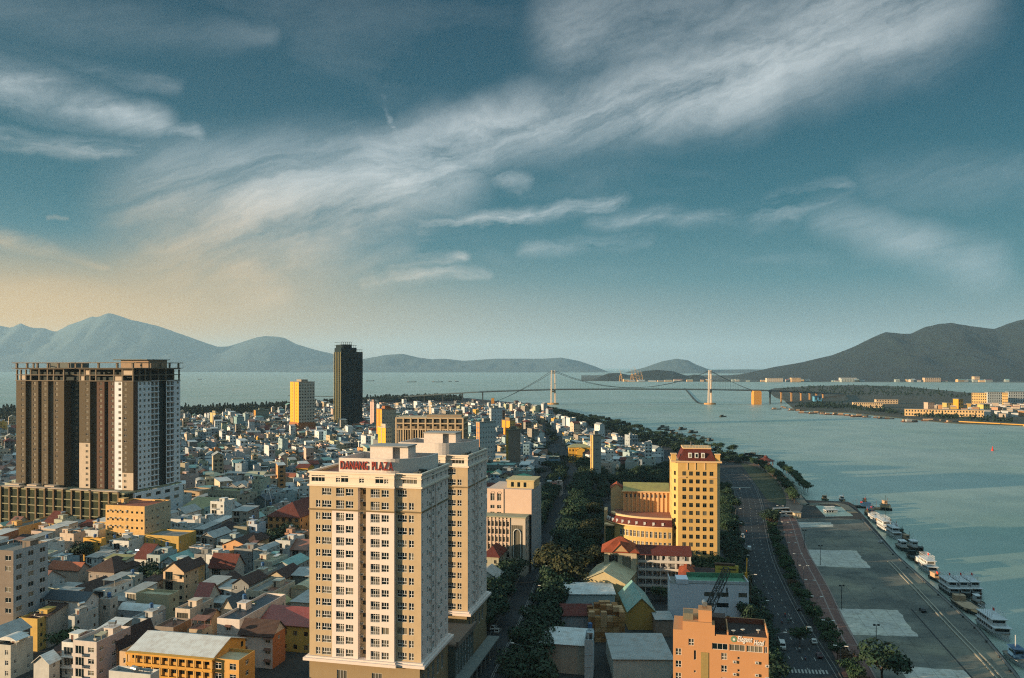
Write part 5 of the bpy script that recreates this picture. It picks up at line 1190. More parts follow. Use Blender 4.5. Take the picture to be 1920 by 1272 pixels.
# the orange hotel
def hotel():
    hd = GR; o = P(1262, 1180, 28.6); w = width_to(o, hd, 1441); d = 11.5; Z = 28.6
    r = thing('hotel', 'bright orange hotel with stepped roof and the white script sign Elegant Hotel', 'hotel', (o[0], o[1], 0), -hd); claim((o[0], o[1]), hd, w, d, 1)
    og = wallm('ac8058', amt=.10); s = w / 179.0; ox = lambda cx: (cx - 230) / 5.483 * s   # crop columns to metres
    oz = lambda cy: 28.6 - (cy - 762) / 5.483 * s * 1.0
    wins = [(ox(258), 1.15, 1.35, 'cross'), (ox(732), 1.1, 1.35, 'cross')]
    W_ = []
    for k in range(8):
        z = oz(1035) - k * 3.08
        W_.append((ox(258), z, ox(318) - ox(258), 1.7, 'grid')); W_.append((ox(732), z - .3, ox(792) - ox(732), 1.7, 'grid'))
        W_.append((ox(449), z - (1.0 if k else .9), .55, .55 if k else 2.4, 'thin')); W_.append((ox(898), z + .1, .6, .6, 'thin'))
    W_.append((ox(392), oz(922), ox(450) - ox(392), 1.7, 'grid'))
    for a, b in ((637, 800), (815, 975), (990, 1155), (1168, 1200)): W_.append((ox(a), oz(945), ox(b) - ox(a), 1.6, 'multi'))
    mb = MB(); L = rect_walls(mb, w, d, 0, oz(800), {'F': [q for q in W_], 'R': [(y, 3 + k * 3.08, 1.2, 1.4, 'cross') for k in range(7) for y in (2, 7)]})
    xm = ox(635)
    # stepped left mass
    mb.box(0, ox(330), 0, d, oz(800) + .002, oz(762)); mb.box(ox(330) + .002, xm, 0, d, oz(800) + .002, oz(668)); mb.box(ox(495), xm - .002, .6, 5, oz(668) + .002, oz(545)); mb.box(xm + .003, ox(665), 0, 4, oz(800) + .002, oz(690))
    # terrace parapet on the right part
    zt = oz(800); 
    for a in ((xm + 1.0, w, 0.0, .25), (w - .25, w, .25, d), (xm + 1.0, w - .25, d - .25, d)): mb.box(*a, zt + .002, zt + (.35 if a[2] == 0 else 1.5))
    mb.box(ox(792), ox(806), .25, d - .3, zt + .002, zt + 1.1)
    mb.obj('wall', og, r); put_windows(r, L, plain('c8c4bc'))
    fl = MB(); fl.box(xm + .6, w - .25, .25, d - .25, zt + .002, zt + .12); fl.obj('roof_terrace', wallm('2c2624'), r)
    br = MB(); br.box(xm + .7, w - .3, d - .34, d - .26, zt + .12, zt + 1.45); br.obj('parapet_lining', wallm('6a4234'), r)
    st = MB(); st.box(xm + .1, ox(780), 4, 8, zt + .12, zt + 3.4); st.obj('terrace_shed', wallm('4a3c36'), r)
    tk = MB(); tk.box(ox(338), ox(440), 1.5, 5.5, oz(668) + .002, oz(668) + 1.6); tk.obj('rooftop_machinery', wallm('6c6a5a', scale=2.0, amt=.6), r); tank(r, ox(560), 3, oz(545)); 
    gc = MB()
    for x, y in ((ox(960), 3.6), (ox(860), 2.2), (ox(1120), 4.0)):
        gc = MB(); gc.cyl(x, y, zt + .12, zt + .9, .08); gc.cyl(x, y, zt + .9, zt + 1.0, .55, n=10); gc.obj('table', plain('b9b2a4'), r)
    bl = MB(); bl.box(ox(520), ox(600), -.12, -.003, 0, oz(985)); 
    bl.obj('glazed_strip', wallm('8c7c4c', scale=2), r)
    for k in range(7):
        for cx, dz in ((850, -.6), (1075, -.4), (1180, -1.0)): ac_unit(r, ox(cx), -.0, oz(1045) - k * 3.08 + dz, 0)
    # lettering
    def fit(me, wd):
        x0 = min(v.co.x for v in me.vertices); x1 = max(v.co.x for v in me.vertices)
        for v in me.vertices: v.co.x = (v.co.x - x0) * wd / (x1 - x0)
    sg = mobj('hotel_sign', None, r)
    m1, a, b = text_mesh('Elegant', 1.9, .06, .35, .03); fit(m1, (ox(1052) - ox(897)));m1.materials.append(plain('d4d6d4', .4)); mobj('letters', m1, sg, (ox(895), -.1, oz(840)), 0)
    m2, a, b = text_mesh('Hotel', 1.9, .06, .35, .03); fit(m2, (ox(1170) - ox(1062)));m2.materials.append(plain('d4d6d4', .4)); mobj('letters', m2, sg, (ox(1062), -.1, oz(868)), 0)
    em = MB(); em.beam((ox(860), -.1, oz(820)), (ox(860), -.003, oz(820)), .75, 0, 16); em.beam((ox(862), -.16, oz(823)), (ox(862), -.1, oz(823)), .3, 1, 10); em.obj('emblem', [plain('5c8068'), plain('c9cbc8')], sg)
hotel()
# warehouses and yards at the bottom
hs(1092, 1087, 1172, 26, 9.5, '9c8c5c', 'gy', 'cream', 2, 'tan shed with a broad pale gabled roof edged in gold', hd=20, blank=True, rise=4.2, cat='warehouse', name='warehouse')
hs(1061, 1114, 1153, 14, 8.5, '9fb0b0', 'shed', 'white', 2, 'long teal-white low building with a bright sheet roof strip', hd=1, blank=True, rise=.6, cat='warehouse', name='warehouse')
hs(1053, 1153, 1110, 12, 8.0, '7e858a', 'gx', 'maroon', 2, 'grey-walled shed under a dark maroon roof left of the crate pile', hd=1, blank=True, rise=2.2, cat='warehouse', name='warehouse')
hs(1178, 1145, 1228, 24, 7.0, 'b0873a', 'gy', 'teal', 2, 'shed with a pale teal gabled roof and ochre gable end', hd=0, blank=True, rise=4.6, cat='shed', name='shed')
hs(1230, 1162, 1262, 8, 6.0, '7e5c48', 'shed', 'grey', 2, 'small brown lean-to between the teal gable and the white block', hd=0, blank=True, rise=.5, cat='shed', name='shed')
hs(1150, 1236, 1262, 22, 6.5, 'a8aca4', 'shed', 'grey', 1, 'wide flat grey-green sheet roof left of the orange hotel', hd=1, blank=True, rise=.5, cat='warehouse', name='warehouse')
hs(1012, 1205, 1096, 13, 9.0, '8c8270', 'shed', 'white', 2, 'stained concrete building with a tilted white sheet roof', hd=12, blank=True, rise=1.0)
hs(1096, 1205, 1112, 9, 11.0, '93a4ac', 'flat', 'slab', 3, 'small pale blue house attached to the stained concrete building', hd=8, gap=2.4)
# a pile of wooden crates
def crates():
    wd = [wallm(c, amt=.3, scale=1.2) for c in ('9c7648', 'a8835a', '8a6238', 'b0906a', '7c5630')]
    c = P(1104, 1205, 0); hdc = 0.0; protos = []
    for i, m in enumerate(wd):
        mb = MB(); mb.box(-.96, .96, -.96, .96, .12, 1.66, 0)
        for z in (.12, .68, 1.24): mb.box(-1.0, 1.0, -1.0, -.962, z, z + .42, 0); mb.box(.962, 1.0, -.96, .96, z, z + .3, 0); mb.box(-1.0, -.962, -.96, .96, z, z + .3, 0)
        for x in (-.95, -.1, .75): mb.box(x, x + .2, -1.0, 1.0, 0, .118, 0); mb.box(x, x + .2, -.9, .9, 1.662, 1.72, 0)
        protos.append(mb.mesh('crate', m))
    k = 0; nx, ny = 6, 4
    for z in range(7):
        for j in range(ny):
            for i in range(nx):
                if j > 0 and 0 < i < nx - 1 and z < 5: continue      # hidden inside the pile
                if z >= 5 and R.random() < .3: continue
                if z == 6 and (i in (0, 5) or R.random() < .2): continue
                if k >= 110: continue
                x = c.x + 1.1 + i * 2.08 + R.uniform(-.06, .06); y = c.y + 1.1 + j * 2.12 + R.uniform(-.08, .08)
                o = mobj('crate', protos[R.randrange(5)], None, (x, y, z * 1.74), R.uniform(-.04, .04)); o.rotation_euler.z = R.uniform(-.03, .03)
                tag(o, 'brown wooden crate in the big stacked pile beside the maroon roofed shed', 'crate', 'crates in the big stacked pile'); k += 1
    claim((c.x, c.y), 0, 13, 9)
crates()
# lattice boom crane behind the hotel, drilling rig beside the white block
def truss(mb, a, b, wd, n, r=.09):
    a, b = Vector(a), Vector(b); d = (b - a).normalized(); s = Vector((0, 0, 1)).cross(d); s = (Vector((1, 0, 0)) if s.length < .1 else s.normalized()); t = d.cross(s)
    q = [(s * i + t * j) * wd / 2 for i, j in ((-1, -1), (1, -1), (1, 1), (-1, 1))]
    for k in q: mb.beam(a + k, b + k * .7, r)
    for i in range(n):
        p0, p1 = a.lerp(b, i / n), a.lerp(b, (i + 1) / n); f0, f1 = 1 - .3 * i / n, 1 - .3 * (i + 1) / n
        for j in range(4): mb.beam(p0 + q[j] * f0, p1 + q[(j + 1) % 4] * f1, r * .6); mb.beam(p1 + q[j] * f1, p1 + q[(j + 1) % 4] * f1, r * .6)
cr = thing('crawler_crane', 'dark lattice boom crane leaning out over the white block from behind the hotel', 'crane', (48, 232, 0)); dk = plain('262c2a', .7)
tip = PY(1363, 262, H + (HY - 1068) * 262 / F); tl = tip - Vector((48, 232, 0))
mb = MB(); truss(mb, (0, 1.5, 3), tl, 2.6, 16, .17); mb.obj('boom', dk, cr)
mb = MB(); mb.beam(tl, tl - Vector((0, 0, 22)), .05); mb.beam(tl - Vector((0, 0, 6)), tl - Vector((0, 0, 8)), .3); mb.obj('hook_cable', dk, cr)
mb = MB(); mb.beam((0, -3, 6), tl, .04); mb.beam((0, -3, 2), (0, -3, 6), .1); mb.obj('stay_cable', dk, cr)
mb = MB(); mb.box(-1.7, 1.7, -3.5, 2, 1.4, 3.2); mb.obj('cab', plain('a8842c', .5), cr)
for s_ in (-1, 1):
    mb = MB(); mb.box(s_ * 1.9 - .4, s_ * 1.9 + .4, -3, 3, 0, 1.2); mb.obj('track', dk, cr)
rg = P(1398, 1172, 0); rig = thing('drilling_rig', 'tall lattice drilling rig with a yellow mast beside the white block', 'rig', (rg.x, rg.y, 0)); yl = plain('c08a20', .5); gy = plain('8f9490', .6)
mb = MB(); truss(mb, (0, 0, 0), (0, 0, 18), 2.0, 10, .1); mb.obj('mast_frame', gy, rig)
mb = MB(); mb.box(-.4, .4, -.9, -.3, 12.5, 19.5); mb.obj('mast', yl, rig)
mb = MB(); mb.beam((1.8, -.5, 0), (1.8, -.5, 17), .12); mb.obj('pipe', plain('6a5040'), rig)
mb = MB(); mb.beam((1.2, 3, 18.0), (2.0, 5, 23.5), .22); mb.obj('jib', yl, rig)
mb = MB(); mb.box(-1.6, 1.6, -1, 3, .4, 2.4); mb.obj('engine_house', gy, rig)
# board on a post
b0 = P(1341, 1084, 16); bb = thing('billboard', 'yellow board with a dark line, standing on a post behind the white block', 'billboard', (b0.x, b0.y, 0), -GR)
mb = MB(); mb.box(0, 8.4, 0, 1.2, 16.4, 20.8); mb.obj('panel', wallm('b8a24c'), bb)
mb = MB(); mb.box(1.0, 4.4, -.06, -.003, 19.3, 19.55); mb.box(4.6, 7.6, -.06, -.003, 19.2, 19.7); mb.obj('stripe', plain('2c2a20'), bb)
mb = MB(); mb.box(-.2, 7.2, -.2, 1.6, 20.8, 21.5); mb.obj('top_fascia', wallm('4c3a2c'), bb)
mb = MB(); mb.beam((5.6, .6, 0), (5.6, .6, 16.4), .5); mb.obj('post', GREYC, bb)
hs(1274, 1078, 1300, 16, 11, 'b8954c', 'hip', 'orange', 3, 'house with a weathered orange roof behind the white block', hd=13, blank=True, rise=2)
hs(1300, 1079, 1338, 14, 10, '8c8478', 'gx', 'dark', 3, 'house with a shallow brown sheet roof behind the white block', hd=13, blank=True, rise=1.6)
hs(905, 1043, 935, 14, 12, '8c8a70', 'hip', 'maroon', 3, 'olive villa with a dark red hipped roof tucked beside the rear plaza tower', hd=13, gap=3.4, rise=4, cat='villa', name='villa')
# ================================================================ roads, promenade, quay
asph = ground_m('asphalt', '22282b', '2e3538', .08, .8, .9); pave = ground_m('red_brick_paving', '5c4440', '6c5248', .3, 2.0, .9, third='4c3c38')
quaym = ground_m('quay_concrete', '4c524f', '6a6c64', .06, .018, .95, third='7d7c6c', joint=9); slabm = ground_m('pale_concrete', 'a4a6a0', 'b4b4a6', .06, .5, .95, third='8c8a7e', joint=6)
grassm = ground_m('verge_grass', '2c3828', '4a4c34', .08, .5); linem = plain('8f928c', .8); kerbm = plain('5c5e5a', .8)
def ribbon(pts, wd, z, off=0.0):
    """flat strip of constant width along ground points"""
    L = []
    for i, p in enumerate(pts):
        a = pts[max(0, i - 1)]; b = pts[min(len(pts) - 1, i + 1)]; d = Vector((b[0] - a[0], b[1] - a[1])).normalized(); n = Vector((-d.y, d.x)); c = Vector((p[0], p[1])) - n * off
        L.append((c + n * wd / 2, c - n * wd / 2))
    return L
def rib_obj(mb, pts, wd, z, off=0.0, m=0, th=None):
    L = ribbon(pts, wd, z, off)
    for (a, b), (c, d) in zip(L, L[1:]):
        if th is None: mb.poly([(a.x, a.y, z), (b.x, b.y, z), (d.x, d.y, z), (c.x, c.y, z)], m)
        else: mb.prism([(a.x, a.y), (b.x, b.y), (d.x, d.y), (c.x, c.y)], z - th, z, m)
def curve(pts, n=8):
    out = []
    P_ = [Vector((p[0], p[1])) for p in pts]; P_ = [P_[0] * 2 - P_[1]] + P_ + [P_[-1] * 2 - P_[-2]]
    for i in range(1, len(P_) - 2):
        for k in range(n):
            t = k / n; a, b, c, d = P_[i - 1:i + 3]; out.append(.5 * ((2 * b) + (c - a) * t + (2 * a - 5 * b + 4 * c - d) * t * t + (3 * b - a - 3 * c + d) * t ** 3))
    out.append(P_[-2]); return out
river_road = curve([P(1545, 1330)] + [P(x, y) for x, y in ((1516, 1258), (1468, 1170), (1436, 1100), (1416, 1040), (1408, 980), (1404, 940), (1392, 905), (1372, 888), (1338, 876), (1290, 862), (1230, 846), (1160, 824), (1100, 802), (1055, 788), (1000, 776))])
avenue = curve([P(900, 1330)] + [P(x, y) for x, y in ((925, 1265), (983, 1145), (1012, 1070), (1034, 1010), (1052, 960), (1066, 925), (1074, 905), (1072, 890), (1055, 872), (1040, 850), (1030, 820), (1015, 795))])
mb = MB(); rib_obj(mb, river_road, 17, .006); struct('road', mb, asph)
mb = MB(); rib_obj(mb, avenue, 15, .006); struct('avenue', mb, asph)
link = curve([P(1074, 905), P(1140, 915), P(1230, 905), P(1330, 890), P(1392, 905)])
mb = MB(); rib_obj(mb, link, 9, .002); struct('side_street', mb, asph)
mb = MB()
for off, pts in ((8.9, river_road), (-8.9, river_road)): rib_obj(mb, pts[:70], .3, .14, off, 0, .13)
for off, pts in ((7.9, avenue), (-7.9, avenue)): rib_obj(mb, pts[:50], .3, .14, off, 0, .13)
struct('kerb', mb, kerbm)
mk = MB()
def dashes(pts, off, z, ln=2.5, gap=7, wd=.10):
    s = 0; on = True; a = pts[0]
    L = []
    acc = 0
    for p, q in zip(pts, pts[1:]):
        d = (q - p); l = d.length; d.normalize(); n = Vector((-d.y, d.x)); t = 0
        while t < l:
            st = min(l - t, .5); 
            if acc % (ln + gap) < ln: c = p + d * t - n * off; e = p + d * (t + st) - n * off; mk.poly([(c.x - n.x * wd, c.y - n.y * wd, z), (c.x + n.x * wd, c.y + n.y * wd, z), (e.x + n.x * wd, e.y + n.y * wd, z), (e.x - n.x * wd, e.y - n.y * wd, z)])
            acc += st; t += st
for off in (-4, 0, 4): dashes(river_road[:80], off, .012)
dashes(river_road[:80], 7.6, .012, 50, 0, .06)
dashes(avenue[:60], .3, .012, 50, 0, .06); dashes(avenue[:60], -.3, .012, 50, 0, .06)
cw = P(1475, 1258); cd = (P(1553, 1261) - cw); n_ = 12
for i in range(n_):
    a = cw + cd * (i / n_); mk.poly([(a.x, a.y - 1.6, .012), (a.x + .55, a.y - 1.6, .012), (a.x + 1.3, a.y + 1.6, .012), (a.x + .75, a.y + 1.6, .012)])
cw = P(1368, 914); cd = P(1408, 915) - cw
for i in range(14): a = cw + cd * (i / 14); mk.poly([(a.x, a.y - 2, .012), (a.x + .6, a.y - 2, .012), (a.x + .6, a.y + 2, .012), (a.x, a.y + 2, .012)])
struct('road_marking', mk, linem)
# promenade
prom = curve([P(1630, 1310)] + [P(x, y) for x, y in ((1606, 1262), (1556, 1160), (1528, 1096), (1497, 1035), (1482, 985), (1473, 965))])
mb = MB(); rib_obj(mb, prom, 9.0, .10, 0, 0, .10); struct('promenade', mb, pave)
mb = MB(); rib_obj(mb, prom, .5, .16, 4.9, 0, .16)
for i in range(0, len(prom), 6):
    if i + 1 < len(prom): d = (prom[i + 1] - prom[i]).normalized(); n = Vector((-d.y, d.x)); p = prom[i]; mb.prism([(p + n * 4.5).to_tuple(), (p - n * 4.5).to_tuple(), (p - n * 4.5 + d * .5).to_tuple(), (p + n * 4.5 + d * .5).to_tuple()], .10, .106)
rib_obj(mb, prom, .5, .108, 1.2, 0)
struct('paving_border', mb, plain('7c6e68', .8))
# quay apron
ap = [P(x, y) for x, y in ((1660, 1300), (1624, 1236), (1567, 1145), (1540, 1092), (1504, 1025), (1488, 974), (1500, 973), (1560, 972), (1618, 974), (1680, 1041), (1766, 1117), (1835, 1179), (1903, 1260))] + [P(1945, 1310)]
mb = MB(); mb.poly([(p.x, p.y, .02) for p in reversed(ap)]); struct('quay_apron', mb, quaym)
mb = MB()
for q in (((1508, 1031), (1606, 1033), (1632, 1066), (1532, 1062)), ((1568, 1141), (1683, 1144), (1722, 1194), (1592, 1190)), ((1682, 1249), (1806, 1257), (1850, 1300), (1720, 1300)), ((1482, 979), (1558, 980), (1562, 988), (1486, 990))):
    Q = [P(x, y) for x, y in reversed(q)]; E = []
    for i in range(4):
        for k in range(9): v = Q[i].lerp(Q[(i + 1) % 4], k / 9); E.append((v.x + (R.uniform(-.9, .9) if k and i != 3 else 0), v.y + R.uniform(-.5, .5) * (k > 0), .03))
    mb.poly(E)
struct('concrete_pad', mb, slabm)
mb = MB(); rl = [P(x, y) for x, y in ((1668, 1054), (1720, 1108), (1790, 1183), (1845, 1240), (1880, 1280))]
for off in (-.8, .8): rib_obj(mb, rl, .45, .35, off, 0, .32)
struct('crane_rail', mb, plain('8c8a7c', .8))
mb = MB(); gd = [P(x, y) for x, y in ((1708, 1142), (1750, 1190), (1800, 1246), (1830, 1280))]; rib_obj(mb, gd, .6, .034, 0); struct('drain', mb, plain('23292a', .9))
mb = MB(); ed = [P(x, y) for x, y in ((1618, 974), (1680, 1041), (1766, 1117), (1835, 1179), (1903, 1260), (1945, 1312))]; rib_obj(mb, ed, .9, .28, .6, 0, .3); struct('quay_edge', mb, kerbm)
bm_ = MB(); bm_.cyl(0, 0, 0, .5, .28, n=8); bm_.cyl(0, 0, .5, .75, .42, n=8); bol = bm_.mesh('bollard', DARKF); edc = curve(ed, 6)
for i, p in enumerate(edc):
    if i % 2 == 0: tag(mobj('bollard', bol, None, (p.x - 1.6, p.y, .02)), 'squat dark mooring bollard on the quay edge', 'bollard', 'mooring bollards along the quay edge')
# basin with its mole
mb = MB(); mb.poly([(*P(x, y).xy, .03) for x, y in reversed(((1528, 948), (1582, 951), (1600, 968), (1548, 969)))]); struct('harbour_basin', mb, MATS.get('wtr') or bpy.data.materials['river_water'])
mb = MB(); mo = [P(x, y) for x, y in ((1484, 910), (1500, 938), (1514, 948), (1535, 945), (1575, 946), (1600, 962))]; rib_obj(mb, curve(mo, 4), 6, .3, 0, 0, .28); struct('mole', mb, wallm('5c6058'))
# path and lawns by the riverside park
mb = MB(); mb.poly([(*P(x, y).xy, .015) for x, y in reversed(((1386, 866), (1425, 862), (1470, 900), (1488, 930), (1470, 948), (1440, 940), (1415, 905)))]); struct('park_lawn', mb, grassm)
mb = MB(); rib_obj(mb, curve([P(1480, 968), P(1490, 940), P(1472, 905), P(1440, 880), P(1400, 868), P(1360, 862)]), 11, .04); struct('riverside_path', mb, ground_m('path_brick', '6a5a50', '7c6c60', .2, 1.0))
mb = MB(); rib_obj(mb, curve([P(1370, 857), P(1320, 846), P(1250, 829), P(1190, 812), P(1130, 796), P(1080, 784)]), 7, .03); struct('embankment_path', mb, ground_m('embankment', '54544a', '77746a', .1, 1.0))
mb = MB(); mb.poly([(*P(x, y).xy, .01) for x, y in ((930, 1140), (965, 1060), (950, 1060), (905, 1110))][::-1]); struct('courtyard', mb, slabm)

# ================================================================ the suspension bridge
def bridge():
    Yb = 2067.0; k = Yb / F; X = lambda px: (px - CX) * k; dz = 37.0
    xl, xr = X(1037), X(1331); wht = plain('dccdb8', .6); dk = wallm('39474c', amt=.15); con = wallm('b08a58', amt=.1)
    r = thing('suspension_bridge', 'long suspension bridge with two portal towers across the river mouth', 'bridge', (0, Yb, 0))
    hw = 9.0
    # deck path: x, y offset, z
    path = [(X(640), 330, 2.5), (X(690), 260, 6), (X(760), 130, 15), (X(830), 45, 24), (X(900), 0, 31), (xl - 60, 0, 35.5), (xl, 0, 37), ((xl + xr) / 2, 0, 38.5), (xr, 0, 37), (X(1440), 20, 34), (X(1500), 110, 29), (X(1580), 240, 22), (X(1660), 400, 14), (X(1760), 600, 5)]
    d = MB()
    for p, q in zip(path, path[1:]):
        a, b = Vector(p), Vector(q); n = Vector((-(b - a).y, (b - a).x, 0)).normalized() * hw
        c = [a + n, a - n, b - n, b + n]
        for z0, z1 in ((-2.6, 0),):
            i = len(d.v); d.v += [tuple(v + Vector((0, 0, z0))) for v in c] + [tuple(v) for v in c]
            for f in ((0, 3, 2, 1), (4, 5, 6, 7), (0, 1, 5, 4), (1, 2, 6, 5), (2, 3, 7, 6), (3, 0, 4, 7)): d.f.append(tuple(i + t for t in f)); d.mi.append(0)
        for s_ in (1, -1): d.beam(a + n * s_ + Vector((0, 0, 1.1)), b + n * s_ + Vector((0, 0, 1.1)), .16)
    d.obj('deck', dk, r)
    for x in (xl, xr):
        t = MB()
        for s_ in (-1, 1):
            t.beam((x - 6.4 if False else x, s_ * hw, -2), (x, s_ * hw * .85, 88), 2.2, 0, 4, 1.5)
        # the two legs stand across the deck, seen obliquely as a slim portal
        t.obj('tower_leg', wht, r)['kind'] = 'stuff' if False else 'part'
        del r.children[-1]['kind']
    for o in [c for c in r.children if c.name.startswith('tower_leg')]: bpy.data.objects.remove(o)
    sk = 10.5    # legs also step sideways so the portal reads
    for x in (xl, xr):
        for s_ in (-1, 1):
            t = MB(); t.beam((x + s_ * 5.6, s_ * hw, -2), (x + s_ * 4.4, s_ * hw * .9, 86), 2.9, 0, 4, 2.1); t.obj('tower_leg', wht, r)
        t = MB(); t.beam((x - 4.6, -hw * .9, 79), (x + 4.6, hw * .9, 79), 1.6); t.beam((x - 5.2, -hw, 31), (x + 5.2, hw, 31), 2.2); t.beam((x - 4.4, -hw * .9, 84), (x + 4.4, hw * .9, 84), 1.0); t.obj('cross_beam', wht, r)
        t = MB(); t.cyl(x, 0, -3, 1.6, 15, 0, 14); t.obj('pier_base', con, r)
    for s_ in (-1, 1):
        cb = MB()
        def cat(xa, za, xb, zb, sag, n=18):
            pts = [(xa + (xb - xa) * i / n, s_ * hw * .95, za + (zb - za) * i / n - sag * 4 * (i / n) * (1 - i / n)) for i in range(n + 1)]
            for p, q in zip(pts, pts[1:]): cb.beam(p, q, .5)
            return pts
        main = cat(xl + s_ * 4.4, 85, xr + s_ * 4.4, 85, 44, 30); sl_ = cat(xl + s_ * 4.4, 85, X(924), 2, 6); sr_ = cat(xr + s_ * 4.4, 85, X(1418), 30, 3)
        cb.obj('main_cable', dk, r)
        hg = MB()
        for p in main[1:-1]: hg.beam(p, (p[0], p[1], 38), .14)
        for p in sl_[1:8] + sr_[1:]: hg.beam(p, (p[0], p[1], 35), .14)
        hg.obj('hanger', dk, r)['kind'] = 'stuff'
    for px, w_, h_ in ((924, 8, 14), (1418, 20, 33)):
        t = MB(); t.box(X(px) - w_ / 2 * .9, X(px) + w_ / 2 * .9, -12, 12, -3, h_, 0); t.box(X(px) - w_ / 2, X(px) + w_ / 2, -12.5, -5, -3, h_ - 3, 0); t.obj('anchorage', wallm('c08a3c', amt=.1), r)
    def zdeck(x):
        for p, q in zip(path, path[1:]):
            if p[0] <= x <= q[0]: t = (x - p[0]) / (q[0] - p[0]); return p[1] + (q[1] - p[1]) * t, p[2] + (q[2] - p[2]) * t
        return None
    for px in (702, 745, 788, 827, 866, 905, 1453, 1487, 1520, 1553, 1586, 1618, 1650):
        q = zdeck(X(px))
        if q:
            t = MB(); t.box(X(px) - 1.6, X(px) + 1.6, q[0] - 2.2, q[0] + 2.2, -3, q[1] - 4); t.box(X(px) - 2, X(px) + 2, q[0] - 7.5, q[0] + 7.5, q[1] - 4, q[1] - 2.61); t.obj('pier', con if px > 1460 else dk, r)
bridge()
mb = MB(); bw = [PY(1284, 3550), PY(1292, 2900), PY(1302, 2350), PY(1312, 2110), PY(1326, 2070)]
rib_obj(mb, curve(bw, 4), 6, -.4, 0, 0, 3); mb.obj('breakwater', wallm('2c3a3c')); tag(bpy.data.objects['breakwater'], 'thin dark breakwater running up to the right bridge tower', 'breakwater')
mb = MB(); rib_obj(mb, curve([PY(540, 2650), PY(640, 2560), PY(700, 2450), PY(760, 2400)], 4), 5, -.2, 0, 0, 3); o = mb.obj('jetty', wallm('2c3a3c')); tag(o, 'thin dark jetty line crossing the bay behind the dark tower', 'jetty')

# ================================================================ far bank
def block(name, label, cat, pl, pr, py_base, h, wall, Y=None, hd=0, rows_=3, cols=8, roof='slab', group=None, depth=14, wcol=None):
    Y = Y or (H * F / (py_base - HY)); H_ = radians(hd); a = PY(pl, Y); w = width_to(a, H_, pr)
    r = thing(name, label, cat, (a[0], a[1], -.6), -H_, group)
    mb = MB(); ww = w / cols * .5; fh = h / rows_; hs_ = [((i + .25) * w / cols, k * fh + fh * .3, ww, fh * .5) for k in range(rows_) for i in range(cols)]
    facade(mb, (0, 0), 0, w, 0, h, [(x, x + a_, z, z + b_) for x, z, a_, b_ in hs_], .4, 0, 1); facade(mb, (w, 0), pi / 2, depth, 0, h, [], mi=0); facade(mb, (w, depth), pi, w, 0, h, [], mi=0); facade(mb, (0, depth), -pi / 2, depth, 0, h, [], mi=0)
    mb.obj('wall', [wallm(wall, amt=.12), DARKF], r)
    rf = MB(); rf.box(-.5, w + .5, -.5, depth + .5, h, h + .8); rf.obj('roof', ROOFM[roof], r); return r
block('terrace_building', 'very long low cream building with arched bays on the far bank', 'building', 1697, 1845, 780, 13, 'c4a878', Y=1560, hd=22, rows_=2, cols=26, depth=12)
block('terrace_building', 'long cream building with a white left end on the far bank', 'building', 1600, 1655, 762, 12, 'c2ab84', Y=1870, hd=12, rows_=2, cols=14)
block('terrace_building', 'shorter cream building just behind the white ended one', 'building', 1643, 1684, 757, 11, 'bda684', Y=2060, hd=6, rows_=2, cols=8)
block('apartment_block', 'pale yellow apartment slab, leftmost of the group on the far bank', 'building', 1822, 1850, 746, 32, 'c8a86c', Y=1950, hd=30, rows_=5, cols=7)
block('apartment_block', 'grey-white apartment slab between two yellow ones on the far bank', 'building', 1852, 1880, 748, 32, 'a3acac', Y=2000, hd=0, rows_=5, cols=7)
block('apartment_block', 'pale yellow apartment slab, middle of the group on the far bank', 'building', 1879, 1890, 748, 33, 'c8a66a', Y=1930, hd=30, rows_=5, cols=3)
block('apartment_block', 'long grey-white apartment slab at the right edge of the picture', 'building', 1891, 1935, 748, 33, 'a3acac', Y=1990, hd=0, rows_=5, cols=10)
block('warehouse', 'small bright blue shed under the bridge approach', 'warehouse', 1527, 1541, 752, 15, '4f8fb0', Y=2200, rows_=1, cols=2)
block('building', 'blue ended house beside the very long cream building', 'building', 1845, 1857, 782, 12, '4c7c90', Y=1560, rows_=2, cols=3)
block('house', 'golden yellow house standing tall among roofs on the far bank', 'house', 1797, 1806, 770, 24, 'c8922c', Y=1770, hd=-20, rows_=3, cols=2)
block('house', 'olive house left of the golden yellow one on the far bank', 'house', 1775, 1790, 768, 15, 'a89a5c', Y=1780, hd=-10, rows_=2, cols=3)
block('house', 'pinkish house behind the very long cream building', 'house', 1740, 1752, 766, 15, 'b09a88', Y=1800, hd=-10, rows_=2, cols=3)
block('house', 'yellow-green house near the right end of the far bank', 'house', 1844, 1856, 774, 18, 'b0a45c', Y=1640, hd=-20, rows_=3, cols=3)
block('house', 'salmon house near the right end of the far bank', 'house', 1871, 1880, 776, 14, 'b08468', Y=1600, hd=-20, rows_=2, cols=3)
sw = thing('sea_wall', 'golden lit flood wall along the far bank at the right edge', 'wall', (0, 0, 0)); mb = MB(); rib_obj(mb, [P(x, y, -2) for x, y in ((1798, 793), (1876, 797), (1878, 797), (1990, 803))], 2, .9, 0, 0, 3.4); mb.obj('wall_face', wallm('b88f3c', amt=.1), sw); mb = MB(); rib_obj(mb, [P(x, y, -2) for x, y in ((1798, 793), (1990, 803))], 2.6, 1.25, 0, 0, .3); mb.obj('coping', wallm('8c8468'), sw)
